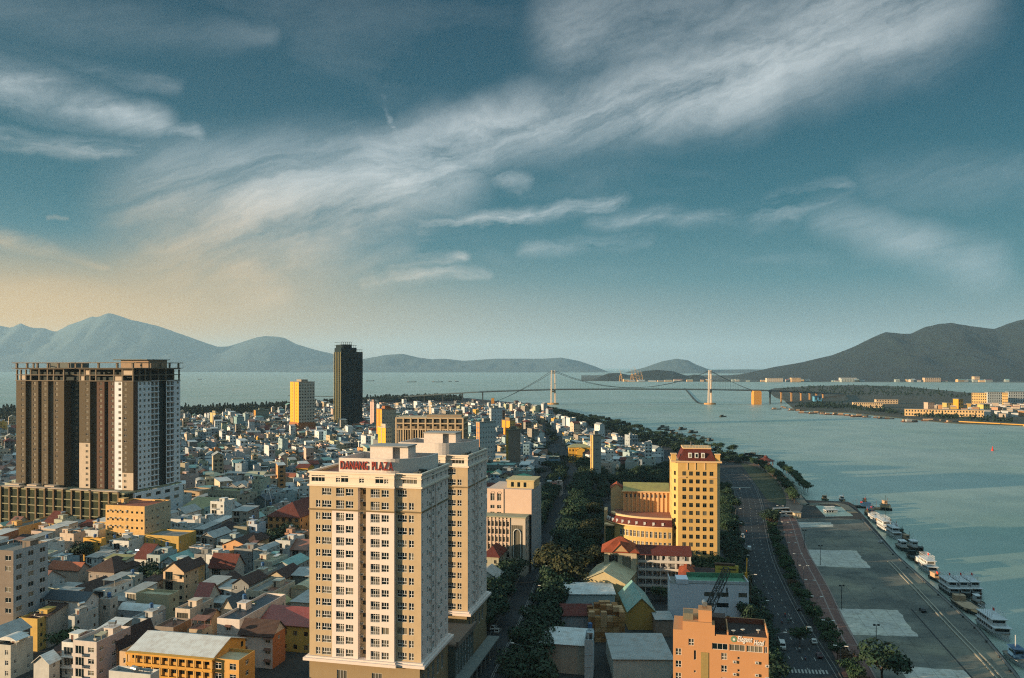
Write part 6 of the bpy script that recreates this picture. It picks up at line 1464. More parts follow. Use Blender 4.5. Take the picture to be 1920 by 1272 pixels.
# port across the water: cranes, sheds
def port_crane(px, Y, h, label):
    k = Y / F; c = PY(px, Y); r = thing('port_crane', label, 'crane', (c.x, Y, -1), -.3, 'gantry cranes at the port'); m = plain('b08a4c', .6)
    mb = MB()
    for x in (-9, 9):
        for y in (-9, 9): mb.beam((x, y, 0), (x * .6, y, h * .62), 1.5)
        mb.beam((x, -9, h * .3), (x, 9, h * .3), 1.0)
    mb.beam((-9, -9, h * .32), (9, -9, h * .32), 1.0); mb.beam((-5.4, -9, h * .62), (5.4, -9, h * .62), 1.2); mb.obj('portal', m, r)
    mb = MB(); mb.beam((0, 14, h * .62), (0, -14, h * .62), 1.3); mb.beam((-2, 4, h * .6), (3, -4, h * 1.15), .9); mb.beam((0, -4, h * .75), (-7, -6, h * 1.3), .8); mb.obj('boom', m, r)
    mb = MB(); mb.box(-5, 5, 2, 12, h * .63, h * .75); mb.obj('machinery_house', m, r)
port_crane(1164, 5300, 62, 'lone tan gantry crane left of the cluster at the port')
for px, h, l in ((1185, 66, 'leftmost crane of the tight cluster at the port'), (1191, 74, 'tallest crane in the tight cluster at the port'), (1197, 58, 'third crane from the left in the port cluster'), (1203, 54, 'rightmost crane of the tight cluster at the port')): port_crane(px, 5280, h, l)
rp = random.Random(3)
ptex = ['b8b0a0', 'b49c78', 'a8a8a0', 'c0a070', '8f9c98']
for i in range(46):
    px = rp.choice([rp.uniform(1130, 1330), rp.uniform(1340, 1560), rp.uniform(1560, 1940)]); Y = 5130 + rp.uniform(0, 60) - max(0, (px - 1300)) * .28; a = PY(px, Y); wd, hh = rp.uniform(16, 55), rp.uniform(6, 16)
    mb = MB(); mb.box(0, wd, 0, 24, 0, hh, 0); gable(mb, 0, wd, 0, 24, hh, rp.uniform(2, 5), 'x', .8, m=1, wallmb=mb, mg=0); o = mb.obj('port_shed', [wallm(rp.choice(ptex)), SHEET[rp.choice(['grey', 'white', 'cream', 'redm', 'teal'])]], None, (a.x, a.y, -1), rp.uniform(-.2, .2)); tag(o, 'low pale shed at the foot of the far mountain across the bay', 'shed', 'sheds along the port shore')
for pl, pr, h, w_, l in ((1438, 1468, 24, 'c4b49c', 'pinkish white terrace of buildings below the left flank of the mountain'), (1484, 1502, 26, 'c4a476', 'tan terrace of buildings below the mountain, right of the pinkish one'), (1578, 1602, 20, 'a0a8a0', 'grey building with a yellow end at the foot of the mountain'), (1734, 1764, 26, 'b8a080', 'long sheds with pale roofs at the mountain foot on the right'), (1827, 1837, 34, 'c0a888', 'square tan building at the mountain foot on the right')):
    block('port_building', l, 'building', pl, pr, 715, h, w_, Y=5020, rows_=3, cols=8, depth=30)
block('hill_building', 'white buildings on the lower slope of the mountain', 'building', 1576, 1606, 705, 22, 'b9bdb8', Y=5330, rows_=1, cols=7, depth=30)

# ================================================================ boats
def hull(mb, L, B, D, m=0, md=1, n=9, bow=.42, z0=-.5):
    st = []
    for i in range(n + 1):
        t = i / n; x = -L / 2 + L * t; f = 1.0 if t < 1 - bow else max(.02, 1 - ((t - (1 - bow)) / bow) ** 2.0); sh = D * (1 + .45 * max(0, (t - .55) / .45) ** 2)
        st.append((x, B / 2 * f * (.85 + .15 * min(1, t * 5)), sh))
    for (xa, ba, ha), (xb, bb, hb) in zip(st, st[1:]):
        for s_ in (-1, 1):
            q = [(xa, s_ * ba * .62, z0), (xb, s_ * bb * .62, z0), (xb, s_ * bb, hb), (xa, s_ * ba, ha)]; mb.poly(q if s_ < 0 else q[::-1], m)
        mb.poly([(xa, -ba * .97, ha - .35), (xb, -bb * .97, hb - .35), (xb, bb * .97, hb - .35), (xa, ba * .97, ha - .35)], md)
    x, b_, h = st[0]; mb.poly([(x, -b_ * .62, z0), (x, b_ * .62, z0), (x, b_, h), (x, -b_, h)][::-1], m)
FLAGM = plain('c03018', .7)
BH = {'white': plain('b9bfc0', .4), 'blue': plain('2c5070', .5), 'dark': plain('20302f', .6), 'wood': wallm('5c4030'), 'tan': wallm('a08a70'), 'green': plain('2c5048', .6)}
def boat(px, py, L, B, hd, label, kind='tour', hc='white', cc='white', group=None, decks=2, flag=True, name='tour_boat', cat='boat', mast=False):
    c = P(px, py, -2); r = thing(name, label, cat, (c.x, c.y, -2), hd, group)
    mb = MB(); hull(mb, L, B, 1.7 if kind != 'fish' else 1.3); mb.obj('hull', [BH[hc], wallm('7c7466')], r)
    z = 1.4
    if kind == 'tour':
        for k in range(decks):
            x0, x1 = -L * .42, L * (.26 - .12 * k); h = 2.1; cb = MB(); b = B * (.84 - .08 * k)
            facade(cb, (x0, -b / 2), 0, x1 - x0, z, z + h, [(x, x + 1.3, z + .8, z + 1.7) for x in [.5 + i * 1.8 for i in range(int((x1 - x0 - 1) / 1.8))]], .1, 0, 1); facade(cb, (x1, -b / 2), pi / 2, b, z, z + h, [(.4, b - .4, z + .8, z + 1.7)], .1, 0, 1)
            facade(cb, (x1, b / 2), pi, x1 - x0, z, z + h, [], mi=0); facade(cb, (x0, b / 2), -pi / 2, b, z, z + h, [(.4, b - .4, z + .8, z + 1.7)], .1, 0, 1)
            cb.box(x0 - .5, x1 + .9, -b / 2 - .35, b / 2 + .35, z + h, z + h + .18, 0); cb.obj('cabin', [BH[cc], GL], r); z += h + .18
        rl_ = MB(); x0, x1, b = -L * .42, L * .12, B * .7
        for i in range(8):
            x = x0 + (x1 - x0) * i / 7
            for s_ in (-1, 1): rl_.beam((x, s_ * b / 2, z), (x, s_ * b / 2, z + 1.9), .06)
            rl_.beam((x, -b / 2, z + 1.9), (x, b / 2, z + 1.9), .06)
        for s_ in (-1, 1): rl_.beam((x0, s_ * b / 2, z + 1.9), (x1, s_ * b / 2, z + 1.9), .07); rl_.beam((x0, s_ * b / 2, z + .9), (x1, s_ * b / 2, z + .9), .05)
        rl_.obj('awning_frame', BH['white'], r)
    elif kind == 'fish':
        cb = MB(); cb.box(-L * .38, -L * .05, -B * .32, B * .32, z - .3, z + 1.9, 0); cb.box(-L * .40, -L * .02, -B * .38, B * .38, z + 1.9, z + 2.05, 0); cb.box(-L * .049, -L * .045, -B * .25, B * .25, z + .8, z + 1.5, 1); cb.obj('cabin', [BH[cc], GL], r)
        m_ = MB(); m_.beam((L * .1, 0, z - .3), (L * .1, 0, z + 4.5), .09); m_.beam((L * .1, 0, z + 4), (L * .42, 0, z + 1), .04); m_.obj('mast', BH['wood'], r)
    elif kind == 'tug':
        cb = MB(); x0 = -L * .3; b = B * .6
        facade(cb, (x0, -b / 2), 0, L * .34, z, z + 3, [(.6, L * .34 - .6, z + 1.6, z + 2.4)], .1, 0, 1); facade(cb, (x0 + L * .34, -b / 2), pi / 2, b, z, z + 3, [(.3, b - .3, z + 1.6, z + 2.4)], .1, 0, 1); facade(cb, (x0 + L * .34, b / 2), pi, L * .34, z, z + 3, [], mi=0); facade(cb, (x0, b / 2), -pi / 2, b, z, z + 3, [(.3, b - .3, z + 1.6, z + 2.4)], .1, 0, 1); cb.box(x0 - .3, x0 + L * .34 + .5, -b / 2 - .3, b / 2 + .3, z + 3, z + 3.2, 0); cb.obj('wheelhouse', [BH[cc], GL], r)
        m_ = MB(); m_.beam((x0 + 2, 0, z + 3.2), (x0 + 2, 0, z + 7), .14); m_.obj('mast', BH['white'], r)
    elif kind == 'barge':
        cb = MB(); cb.box(-L * .2, L * .3, -B * .42, B * .42, z - .3, z + .3); cb.box(-L * .45, -L * .3, -B * .3, B * .3, z - .3, z + 2.2); cb.obj('deck_house', BH[cc], r)
    if mast: m_ = MB(); m_.beam((0, 0, z), (0, 0, z + 15), .1); m_.obj('mast', BH['dark'], r)
    if flag:
        m_ = MB(); m_.beam((-L * .1, 0, z), (-L * .1, 0, z + 2.8), .05); m_.obj('flagpole', BH['white'], r); m_ = MB(); m_.box(-L * .1 + .05, -L * .1 + 1.5, -.03, .03, z + 1.8, z + 2.8); m_.obj('flag', FLAGM, r)
    return r
QA = radians(-98)     # bows point down the quay, towards the viewer
boat(1866, 1187, 21, 6.5, QA, 'white tour boat with an open top frame moored alone near the bottom right', decks=2)
boat(1782, 1114, 17, 4.6, QA, 'white tour boat, left of the three moored side by side', hc='dark')
boat(1803, 1114, 17, 4.6, QA, 'white tour boat, middle of the three moored side by side', hc='dark', decks=2)
boat(1824, 1114, 17, 4.6, QA, 'white tour boat, right of the three moored side by side', hc='dark')
boat(1813, 1142, 20, 7, QA, 'dark rusty barge moored between the three tour boats and the lone one', 'barge', hc='dark', cc='tan', name='barge', flag=False)
boat(1742, 1073, 18, 5, QA, 'cream tour boat with an orange panel on its wheelhouse', decks=2, cc='white')
boat(1716, 1050, 13, 6, QA, 'dark open workboat beside the cream tour boat', 'barge', hc='dark', cc='dark', name='workboat', flag=False)
boat(1694, 1031, 15, 5, QA, 'tug with a white wheelhouse, left of the pair', 'tug', hc='dark', name='tugboat', flag=False)
boat(1715, 1031, 15, 5, QA, 'tug with a white wheelhouse, right of the pair', 'tug', hc='dark', name='tugboat', flag=False)
boat(1677, 1008, 18, 5, QA, 'white motor yacht behind the pair of tugs', decks=2, flag=False, name='motor_yacht')
boat(1660, 995, 20, 5.5, QA, 'white motor yacht with a very tall mast', decks=2, flag=False, mast=True, name='motor_yacht')
boat(1643, 980, 14, 4.5, QA, 'small white cabin boat farthest up the quay', decks=1, flag=False, name='cabin_boat')
boat(1690, 1004, 14, 4.5, QA, 'dark green hulled boat outside the yachts', 'fish', hc='dark', cc='green', name='workboat', flag=False)
boat(1634, 962, 16, 5, QA, 'dark fishing boat at the head of the quay with a flag', 'fish', hc='dark', cc='blue', name='fishing_boat')
boat(1612, 952, 18, 5, radians(170), 'blue cabined fishing boat at the tip of the mole', 'fish', hc='dark', cc='blue', name='fishing_boat')
boat(1648, 956, 16, 5, radians(160), 'dark fishing boat lying outside the head of the quay', 'fish', hc='dark', cc='dark', name='fishing_boat', flag=False)
boat(1560, 966, 12, 3.4, radians(10), 'white launch inside the small basin', decks=1, flag=False, name='cabin_boat')
for i, (px, py, L_, kd, hc_, l) in enumerate(((1626, 966, 10, 'fish', 'dark', 'dark little boat tucked behind the cabin boat'), (1634, 974, 10, 'fish', 'green', 'green little boat at the quay by the farthest cabin boat'), (1652, 985, 11, 'fish', 'blue', 'blue little boat between the cabin boat and the yachts'), (1668, 986, 11, 'fish', 'dark', 'dark little boat outside the tall masted yacht'), (1680, 995, 9, 'fish', 'white', 'white little boat outside the yachts'), (1703, 1016, 11, 'fish', 'dark', 'dark little boat just beyond the pair of tugs'), (1728, 1040, 10, 'fish', 'dark', 'dark little boat outboard of the right tug'), (1727, 1060, 11, 'fish', 'wood', 'brown little boat beside the cream tour boat'), (1758, 1090, 12, 'fish', 'dark', 'dark little boat between the cream boat and the three side by side'), (1798, 1131, 12, 'fish', 'wood', 'brown little boat at the bows of the three side by side'), (1836, 1134, 10, 'fish', 'dark', 'dark little boat right of the barge'), (1662, 949, 12, 'fish', 'dark', 'dark little boat farthest out at the head of the quay'), (1622, 945, 12, 'fish', 'blue', 'blue little boat off the tip of the mole'), (1580, 940, 11, 'fish', 'dark', 'dark little boat outside the mole'), (1548, 939, 10, 'fish', 'green', 'green little boat along the outside of the mole'))):
    boat(px, py, L_, 3.2, QA + (i % 3 - 1) * .15, l, kd, hc_, ('dark', 'white', 'tan')[i % 3], name='small_boat', flag=i % 4 == 0)
boat(1910, 1243, 14, 5, QA, 'white and blue boat cut off by the right edge', 'tug', hc='white', cc='blue', name='cabin_boat', flag=False)
# moored fishing boats on the river
fb = boat(1240, 806, 15, 4.2, .3, 'dark little fishing boat moored in midriver', 'fish', 'dark', 'dark', name='fishing_boat', flag=False, group='fishing boats moored off the embankment')
KIDS[fb.name] = list(fb.children); rf_ = random.Random(5)
for px, py in ((1246, 802), (1280, 806), (1300, 812), (1272, 815), (1262, 813), (1258, 819), (1264, 824), (1276, 819), (1228, 822), (1233, 826), (1248, 824), (1252, 830), (1297, 821), (1302, 827), (1322, 823), (1332, 827), (1285, 829), (1292, 833), (1275, 834), (1310, 831), (1268, 828), (1243, 818), (1305, 818), (1256, 808), (1114, 784), (1122, 783), (1100, 786), (1088, 778), (1168, 801), (1217, 822), (1356, 782), (1418, 856), (1407, 856), (1430, 862), (1400, 866), (1424, 868), (1395, 858)):
    c = P(px, py, -2); dup(fb, (c.x, c.y, -2), rf_.uniform(-.6, .9), scale=rf_.uniform(.8, 1.25))
cb_ = boat(1524, 776, 20, 5.5, .15, 'fishing boat with pale cabin moored along the far bank', 'fish', 'wood', 'tan', name='fishing_boat', flag=False, group='fishing boats along the far bank')
KIDS[cb_.name] = list(cb_.children)
for px, py in ((1545, 777), (1556, 778), (1508, 775), (1570, 778), (1582, 779), (1592, 780), (1606, 782), (1616, 781), (1625, 783), (1470, 764), (1474, 766), (1488, 770), (1645, 784), (1654, 785), (1668, 786), (1702, 791), (1710, 790), (1742, 790), (1750, 789), (1768, 790), (1785, 793), (1456, 768), (1500, 771), (1535, 775)):
    c = P(px, py, -2); dup(cb_, (c.x, c.y, -2), rf_.uniform(-.3, .4), scale=rf_.uniform(.75, 1.3))
tug = boat(1707, 792, 26, 8, 0, 'larger red and white boat off the far bank', 'tug', 'wood', 'white', name='tugboat')
for px, py, s, l in ((375, 712, 30, 'leftmost ship far out in the bay, seen past the unfinished block'), (694, 715, 55, 'small ship just right of the dark tower far out in the bay'), (772, 717, 60, 'ship in the middle of the bay, left of the pair'), (820, 717, 70, 'longest ship in the middle of the bay'), (844, 716, 22, 'small white ship in the middle of the bay'), (857, 716, 25, 'small dark ship in the middle of the bay, farthest right')):
    r = boat(px, py, s, s * .2, radians(4), l, 'barge', 'dark', 'white', name='ship', cat='ship', flag=False); r.scale = (1, 1, 2.2)
# buoy
b = P(1861, 845, -2); r = thing('buoy', 'small red channel buoy on the right side of the river', 'buoy', (b.x, b.y, -2)); mb = MB(); mb.cyl(0, 0, -.5, 1, 1.6, n=10); mb.obj('float', FLAGM, r); mb = MB(); mb.cyl(0, 0, 1, 5, .9, n=6, r2=.2); mb.obj('cage', FLAGM, r)
# boats leave the wheel of land: small kiosk, van, bus
k = P(1490, 972); r = thing('kiosk', 'small cream ticket kiosk at the entrance of the quay', 'kiosk', (k.x, k.y, 0)); mb = MB(); Lk = rect_walls(mb, 4, 4, 0, 3.2, {'F': [(.7, 1, 1, 1.4), (2.3, 1, 1, 1.4)]}); mb.obj('wall', wallm('b5ab90'), r); put_windows(r, Lk); mb = MB(); mb.box(-.5, 4.5, -.5, 4.5, 3.2, 3.5); mb.obj('roof', SLAB, r)
def pav(px, py, label):
    k = P(px, py); r = thing('pavilion', label, 'pavilion', (k.x, k.y, 0)); mb = MB()
    for i in range(8): a = i * pi / 4; mb.beam((7 * cos(a), 7 * sin(a), 0), (7 * cos(a), 7 * sin(a), 4), .3)
    mb.obj('column_ring', wallm('8c6a50'), r); mb = MB(); mb.cyl(0, 0, 4, 7.5, 9, n=8, r2=1.2); mb.cyl(0, 0, 7.5, 9.5, 2.4, n=8, r2=.2); mb.obj('roof', TILE['red'], r)
pav(1436, 872, 'round pavilion with red roof at the tip of the riverside park')
# ================================================================ trees
def leafm(name, c1, c2, c3):
    m, g, b = _base(name, .75, 0, .25)
    tc = g.n('ShaderNodeTexCoord').outputs['Object']; oi = g.n('ShaderNodeObjectInfo').outputs['Random']
    n = g.noise(tc, .9, 4, .7); n2 = g.noise(tc, 4.0, 2)
    c = g.mix(g.rng(n, .4, .62), lin(c1), lin(c2)); c = g.mix(g.m('MULTIPLY', g.rng(n2, .52, .7), .7), c, lin(c3)); c = g.mix(g.m('MULTIPLY', oi, .5), c, lin(c1))
    g.l(c, b.inputs[0]); return m
LEAF = {'dark': leafm('leaves_dark', '16281e', '25402a', '3a5230'), 'mid': leafm('leaves_mid', '1c3020', '2e4a2a', '4c6034'), 'olive': leafm('leaves_olive', '222a18', '3a3c1c', '4c4a24'), 'pine': leafm('needles', '12241e', '1c3628', '2c4632'), 'rust': leafm('leaves_rust', '3a2a1c', '4c3a22', '5a4a2a')}
BARK = wallm('4c4238', scale=2)
rt = random.Random(11)
def crown(mb, kind, Rr, Hc, z0, n, sz, rs):
    cl = []
    if kind == 'pine':
        for i in range(n):
            t = rs.random() ** .8; z = z0 + Hc * t; r = Rr * (1 - t) * (.45 + .75 * rs.random()) + .15; a = rs.random() * 2 * pi; cl.append((r * cos(a), r * sin(a), z, Vector((cos(a), sin(a), .2))))
    else:
        nb = 13; B = []
        for i in range(nb):
            a = i * 2.4 + rs.random(); rr = Rr * (.25 + .55 * rs.random()) if i else 0; B.append((rr * cos(a), rr * sin(a), z0 + Hc * rs.uniform(.28, .78), Rr * rs.uniform(.30, .5)))
        for i in range(n):
            bx, by, bz, br = B[rs.randrange(nb)]; v = Vector((rs.gauss(0, 1), rs.gauss(0, 1), rs.gauss(0, .75) + .25)).normalized(); q = br * (rs.uniform(.72, 1.12)); cl.append((bx + v.x * q, by + v.y * q, bz + v.z * q * .75, v))
    for x, y, z, v in cl:
        nrm = (v + Vector((rs.uniform(-.7, .7), rs.uniform(-.7, .7), rs.uniform(-.4, .9)))).normalized(); u = nrm.orthogonal().normalized(); w = nrm.cross(u); s = sz * rs.uniform(.6, 1.35); c = Vector((x, y, z)); an = rs.random() * 3; u, w = u * cos(an) + w * sin(an), w * cos(an) - u * sin(an)
        mb.poly([c - u * s, c - w * s * .62, c + u * s, c + w * s * .62])
def trunk(mb, h, r, rs, limbs=4, spread=3.0):
    mb.beam((0, 0, -.3), (.15, .1, h * .5), r, 0, 7, r * .75); mb.beam((.15, .1, h * .5), (0, 0, h), r * .75, 0, 6, r * .4)
    for i in range(limbs): a = i * 2 * pi / limbs + rs.random(); mb.beam((.1, .1, h * rs.uniform(.45, .7)), (spread * cos(a), spread * sin(a), h * rs.uniform(1.05, 1.35)), r * .45, 0, 5, r * .15)
TP = {}
def tree_proto(k, leaf, kind, Rr, Hc, z0, n, sz, th, tr):
    rs = random.Random(hash(k) % 1000 if False else sum(map(ord, k))); a = MB(); trunk(a, th, tr, rs, 4, Rr * .55); b = MB(); crown(b, kind, Rr, Hc, z0, n, sz, rs)
    TP[k] = (a.mesh('trunk', BARK), b.mesh('crown', LEAF[leaf]), (Rr, Hc, z0, n, sz, kind))
for i in range(3):
    tree_proto('broad%d' % i, 'dark', 'b', 5.6, 5.5, 3.6, 1500, .42, 5.2, .32); tree_proto('round%d' % i, 'mid', 'b', 4.0, 5.2, 2.4, 1100, .36, 4.2, .24)
tree_proto('olive0', 'olive', 'b', 6.6, 6.2, 4.0, 1900, .45, 6, .4); tree_proto('rust0', 'rust', 'b', 4.2, 4.6, 2.6, 800, .36, 4.5, .26)
tree_proto('pine0', 'pine', 'pine', 3.0, 12, 1.5, 1000, .5, 9, .25); tree_proto('pine1', 'pine', 'pine', 2.4, 14, 1.5, 900, .45, 10, .22)
NT_ = [0]
def put_tree(x, y, kinds, s, label, group, name='tree'):
    k = rt.choice(kinds); tr, cr, _ = TP[k]; o = thing(name, label, 'tree', (x, y, 0), rt.random() * 6.28, group); o.scale = (s * rt.uniform(.9, 1.1),) * 2 + (s * rt.uniform(.85, 1.15),)
    mobj('trunk', tr, o); mobj('crown', cr, o); NT_[0] += 1; return o
def in_poly(x, y, P_):
    c = False; n = len(P_)
    for i in range(n):
        x0, y0 = P_[i][:2]; x1, y1 = P_[(i + 1) % n][:2]
        if (y0 > y) != (y1 > y) and x < (x1 - x0) * (y - y0) / (y1 - y0) + x0: c = not c
    return c
def dist_line(x, y, L):
    m = 1e9
    for p, q in zip(L, L[1:]):
        d = q - p; t = max(0, min(1, ((x - p.x) * d.x + (y - p.y) * d.y) / max(1e-6, d.length_squared))); m = min(m, (p.x + d.x * t - x) ** 2 + (p.y + d.y * t - y) ** 2)
    return sqrt(m)
TREES_AT = []
def grove(pxpoly, sp, kinds, s0, s1, label, group, cap=999, name='tree', roadclear=True, hclear=True):
    W_ = [P(x, y) for x, y in pxpoly]; x0, x1 = min(p.x for p in W_), max(p.x for p in W_); y0, y1 = min(p.y for p in W_), max(p.y for p in W_); n = 0; tries = int((x1 - x0) * (y1 - y0) / (sp * sp) * 5) + 20
    for _ in range(min(tries, 9000)):
        x, y = rt.uniform(x0, x1), rt.uniform(y0, y1)
        if not in_poly(x, y, W_) or any((x - a) ** 2 + (y - b) ** 2 < sp * sp for a, b in TREES_AT): continue
        if roadclear and (dist_line(x, y, river_road[::3]) < 10.0 or dist_line(x, y, avenue[::3]) < 8.6): continue
        if hclear and taken((x - 2, y - 2), 0, 4, 4): continue
        TREES_AT.append((x, y)); put_tree(x, y, kinds, rt.uniform(s0, s1), label, group, name); n += 1
        if n >= cap: break
    return n
def row(pts, sp, kinds, s0, s1, label, group, off=0.0, jit=.8, i0=0, i1=None, name='tree'):
    pts = pts[i0:i1]; acc = sp
    for p, q in zip(pts, pts[1:]):
        d = q - p; l = d.length; d.normalize(); nn = Vector((-d.y, d.x)); t = 0
        while acc + (0) <= l + t * 0 and l > 0:
            if acc > l: break
            c = p + d * acc - nn * off; c += Vector((rt.uniform(-jit, jit), rt.uniform(-jit, jit)))
            if not any((c.x - a) ** 2 + (c.y - b) ** 2 < (sp * .6) ** 2 for a, b in TREES_AT) and not taken((c.x - 1, c.y - 1), 0, 2, 2): TREES_AT.append((c.x, c.y)); put_tree(c.x, c.y, kinds, rt.uniform(s0, s1), label, group, name)
            acc += sp
        acc -= l
BRD = ['broad0', 'broad1', 'broad2']; RND = ['round0', 'round1', 'round2']
row(avenue, 9.5, BRD, 1.2, 1.55, 'dark spreading street tree on the right side of the avenue', 'street trees on the right of the avenue', 11.5, 1.2, 0, 66)
row(avenue, 10, BRD, 1.1, 1.4, 'dark spreading street tree on the left side of the avenue', 'street trees on the left of the avenue', -11.0, 1.2, 0, 66)
grove([(960, 1150), (1040, 1150), (1060, 1105), (1130, 1090), (1132, 1000), (1090, 960), (1045, 1000), (1010, 1080)], 9.0, BRD + ['olive0', 'olive0'], 1.0, 1.35, 'tree in the thick dark belt between the avenue and the school', 'belt trees right of the avenue', 34)
for px, py, s, l in ((1062, 1118, 1.75, 'largest olive brown tree crown in the belt beside the avenue'), (1030, 1092, 1.4, 'olive tree just left of the largest olive crown')): p = P(px, py); TREES_AT.append((p.x, p.y)); put_tree(p.x, p.y, ['olive0'], s, l, None)
grove([(1080, 1000), (1130, 1010), (1135, 940), (1180, 935), (1262, 925), (1262, 880), (1100, 895), (1076, 925)], 11, BRD, 1.0, 1.35, 'dark tree in the wooded square behind the curved wing', 'trees in the wooded square', 40)
grove([(1000, 900), (1070, 905), (1045, 860), (1020, 830), (990, 850)], 13, BRD + RND, .9, 1.2, 'dark tree among the houses left of the wooded junction', 'trees left of the wooded junction', 16)
grove([(1345, 1130), (1400, 1130), (1392, 1000), (1382, 930), (1352, 930)], 9.5, BRD, .9, 1.15, 'dark tree between the golden tower and the riverside road', 'trees right of the golden tower', 20)
grove([(1150, 1130), (1290, 1130), (1290, 1080), (1180, 1075)], 8, BRD + RND, .8, 1.0, 'bushy tree in the yard in front of the galleried school', 'school yard trees', 10)
row(river_road, 10, BRD, .9, 1.15, 'street tree on the town side of the riverside road', 'street trees on the town side of the riverside road', -12.5, 1, 0, 44)
row(river_road, 8.2, RND + RND + ['rust0'], .65, .9, 'small street tree between the riverside road and the brick promenade', 'street trees beside the brick promenade', 11.6, .8, 0, 42)
row(curve([P(1478, 948), P(1462, 915), P(1440, 893), P(1405, 872), P(1370, 862)]), 9, RND, .9, 1.1, 'tree lining the riverside park path', 'trees lining the park path', 4, 1)
row(curve([P(1500, 925), P(1472, 895), P(1450, 878)]), 7, RND, .8, 1.0, 'tree at the water edge of the riverside park', 'trees at the water edge of the park', 6, 1)
row(curve([P(1380, 853), P(1320, 841), P(1260, 827), P(1200, 811), P(1150, 797), P(1100, 784)]), 13, RND + BRD, .8, 1.1, 'dark tree on the river embankment', 'trees on the river embankment', 5, 2)
grove([(1196, 1086), (1352, 1094), (1352, 1080), (1262, 1078), (1196, 1080)], 6.0, BRD + RND, 1.1, 1.45, 'dark tree at the foot of the golden tower', 'trees at the foot of the golden tower', 14, hclear=False)
p = P(1655, 1285); put_tree(p.x, p.y, ['broad1'], 1.25, 'big round dark tree on the quay near the bottom edge', None)
for px, py, s, l in ((1445, 988, 1.2, 'round dark tree standing between road and quay entrance'), (1500, 1212, .9, 'small tree beside the crosswalk'), (150, 1062, 1.3, 'round dark tree beside the pink fronted house'), (300, 1110, 1.5, 'dark tree left of the twin gabled villa'), (280, 1098, 1.0, 'light tree behind the grey-green boxy house'), (530, 1032, 1.3, 'dark tree in front of the orange villa'), (555, 1040, 1.1, 'second dark tree in front of the orange villa, nearer the tower'), (505, 1030, 1.1, 'dark tree at the left corner of the orange villa'), (118, 1232, 1.3, 'tall green tree beside the narrow modern house'), (545, 960, 1.2, 'tree behind the roof of the orange villa'), (470, 970, 1.0, 'tree at the foot of the very dark green block'), (64, 985, 1.6, 'large pale tree in front of the podium netting'), (420, 840, 2.0, 'dark tree beside the white house with an orange side'), (362, 842, 2.2, 'broad dark tree clump right of the unfinished block')):
    q = P(px, py); TREES_AT.append((q.x, q.y)); put_tree(q.x, q.y, BRD + RND, s, l, None)
# woods on the bay shore, the spit and the far bank: read as one mass
def wood(name, label, spots, kinds, leaf, s=1.0, dens=90, sz=1.6):
    mb = MB(); rs = random.Random(len(spots))
    for x, y, z in spots:
        k = rs.choice(kinds); f = s * rs.uniform(.7, 1.4); m2 = MB()
        if k == 'pine': crown(m2, 'pine', 2.6 * f, 11 * f, .5, dens, sz, rs)
        else: crown(m2, 'b', 5.2 * f, 5.5 * f, 1.2 * f, dens, sz, rs)
        i = len(mb.v); mb.v += [(a + x, b + y, c + z) for a, b, c in m2.v]; mb.f += [tuple(i + q for q in f_) for f_ in m2.f]; mb.mi += m2.mi
    o = mb.obj(name, LEAF[leaf]); tag(o, label, 'wood', kind='stuff'); return o
def fill(pxpoly, n, z=0.0, avoid=True):
    W_ = [P(x, y) for x, y in pxpoly]; x0, x1 = min(p.x for p in W_), max(p.x for p in W_); y0, y1 = min(p.y for p in W_), max(p.y for p in W_); L = []; t = 0
    while len(L) < n and t < n * 40:
        t += 1; x, y = rt.uniform(x0, x1), rt.uniform(y0, y1)
        if in_poly(x, y, W_) and not (avoid and taken((x - 3, y - 3), 0, 6, 6)): L.append((x, y, z))
    return L
wood('bay_wood', 'dark belt of casuarina wood along the bay shore', fill([(335, 770.5), (452, 767.5), (520, 764), (600, 758.5), (690, 750), (800, 746), (870, 749), (860, 753), (760, 753), (690, 757), (600, 764), (545, 775), (450, 783), (335, 787)], 1500) + fill([(505, 764), (545, 762), (545, 776), (505, 776)], 90) , ['pine', 'b'], 'pine', 1.0, 60, 2.4)
wood('left_wood', 'dark wood at the left edge behind the unfinished block', fill([(-60, 773), (30, 773), (40, 800), (-60, 806)], 330), ['b', 'pine'], 'pine', 1.15, 60, 2.2)
wood('spit_wood', 'scrub and conifers covering the low far bank', fill([(1455, 730), (1520, 725.5), (1600, 724), (1700, 727), (1780, 735), (1835, 742), (1800, 746), (1700, 742), (1600, 742), (1500, 740)], 420, -.6, False) + fill([(1490, 764), (1600, 768), (1700, 779), (1800, 789), (1900, 793), (1900, 788), (1800, 783), (1700, 775), (1600, 763), (1520, 756)], 260, -.6, False), ['pine', 'b'], 'pine', .75, 36, 1.9)
mbg = MB(); rs_ = random.Random(4)
wood('garden_wood', 'tree cover scattered through the distant neighbourhoods', fill([(335, 800), (700, 790), (760, 800), (900, 770), (1000, 775), (1090, 800), (1160, 830), (1230, 850), (1240, 870), (1100, 880), (1000, 870), (930, 850), (700, 840), (560, 870), (335, 880)], 520), ['b'], 'dark', 1.0, 90, 1.1)
wood('embankment_wood', 'bushes and trees covering the river embankment', fill([(990, 762), (1040, 768), (1100, 784), (1160, 799), (1230, 821), (1320, 843), (1400, 862), (1395, 875), (1300, 858), (1220, 836), (1150, 815), (1080, 795), (1010, 772)], 620), ['b'], 'dark', .75, 90, .9)
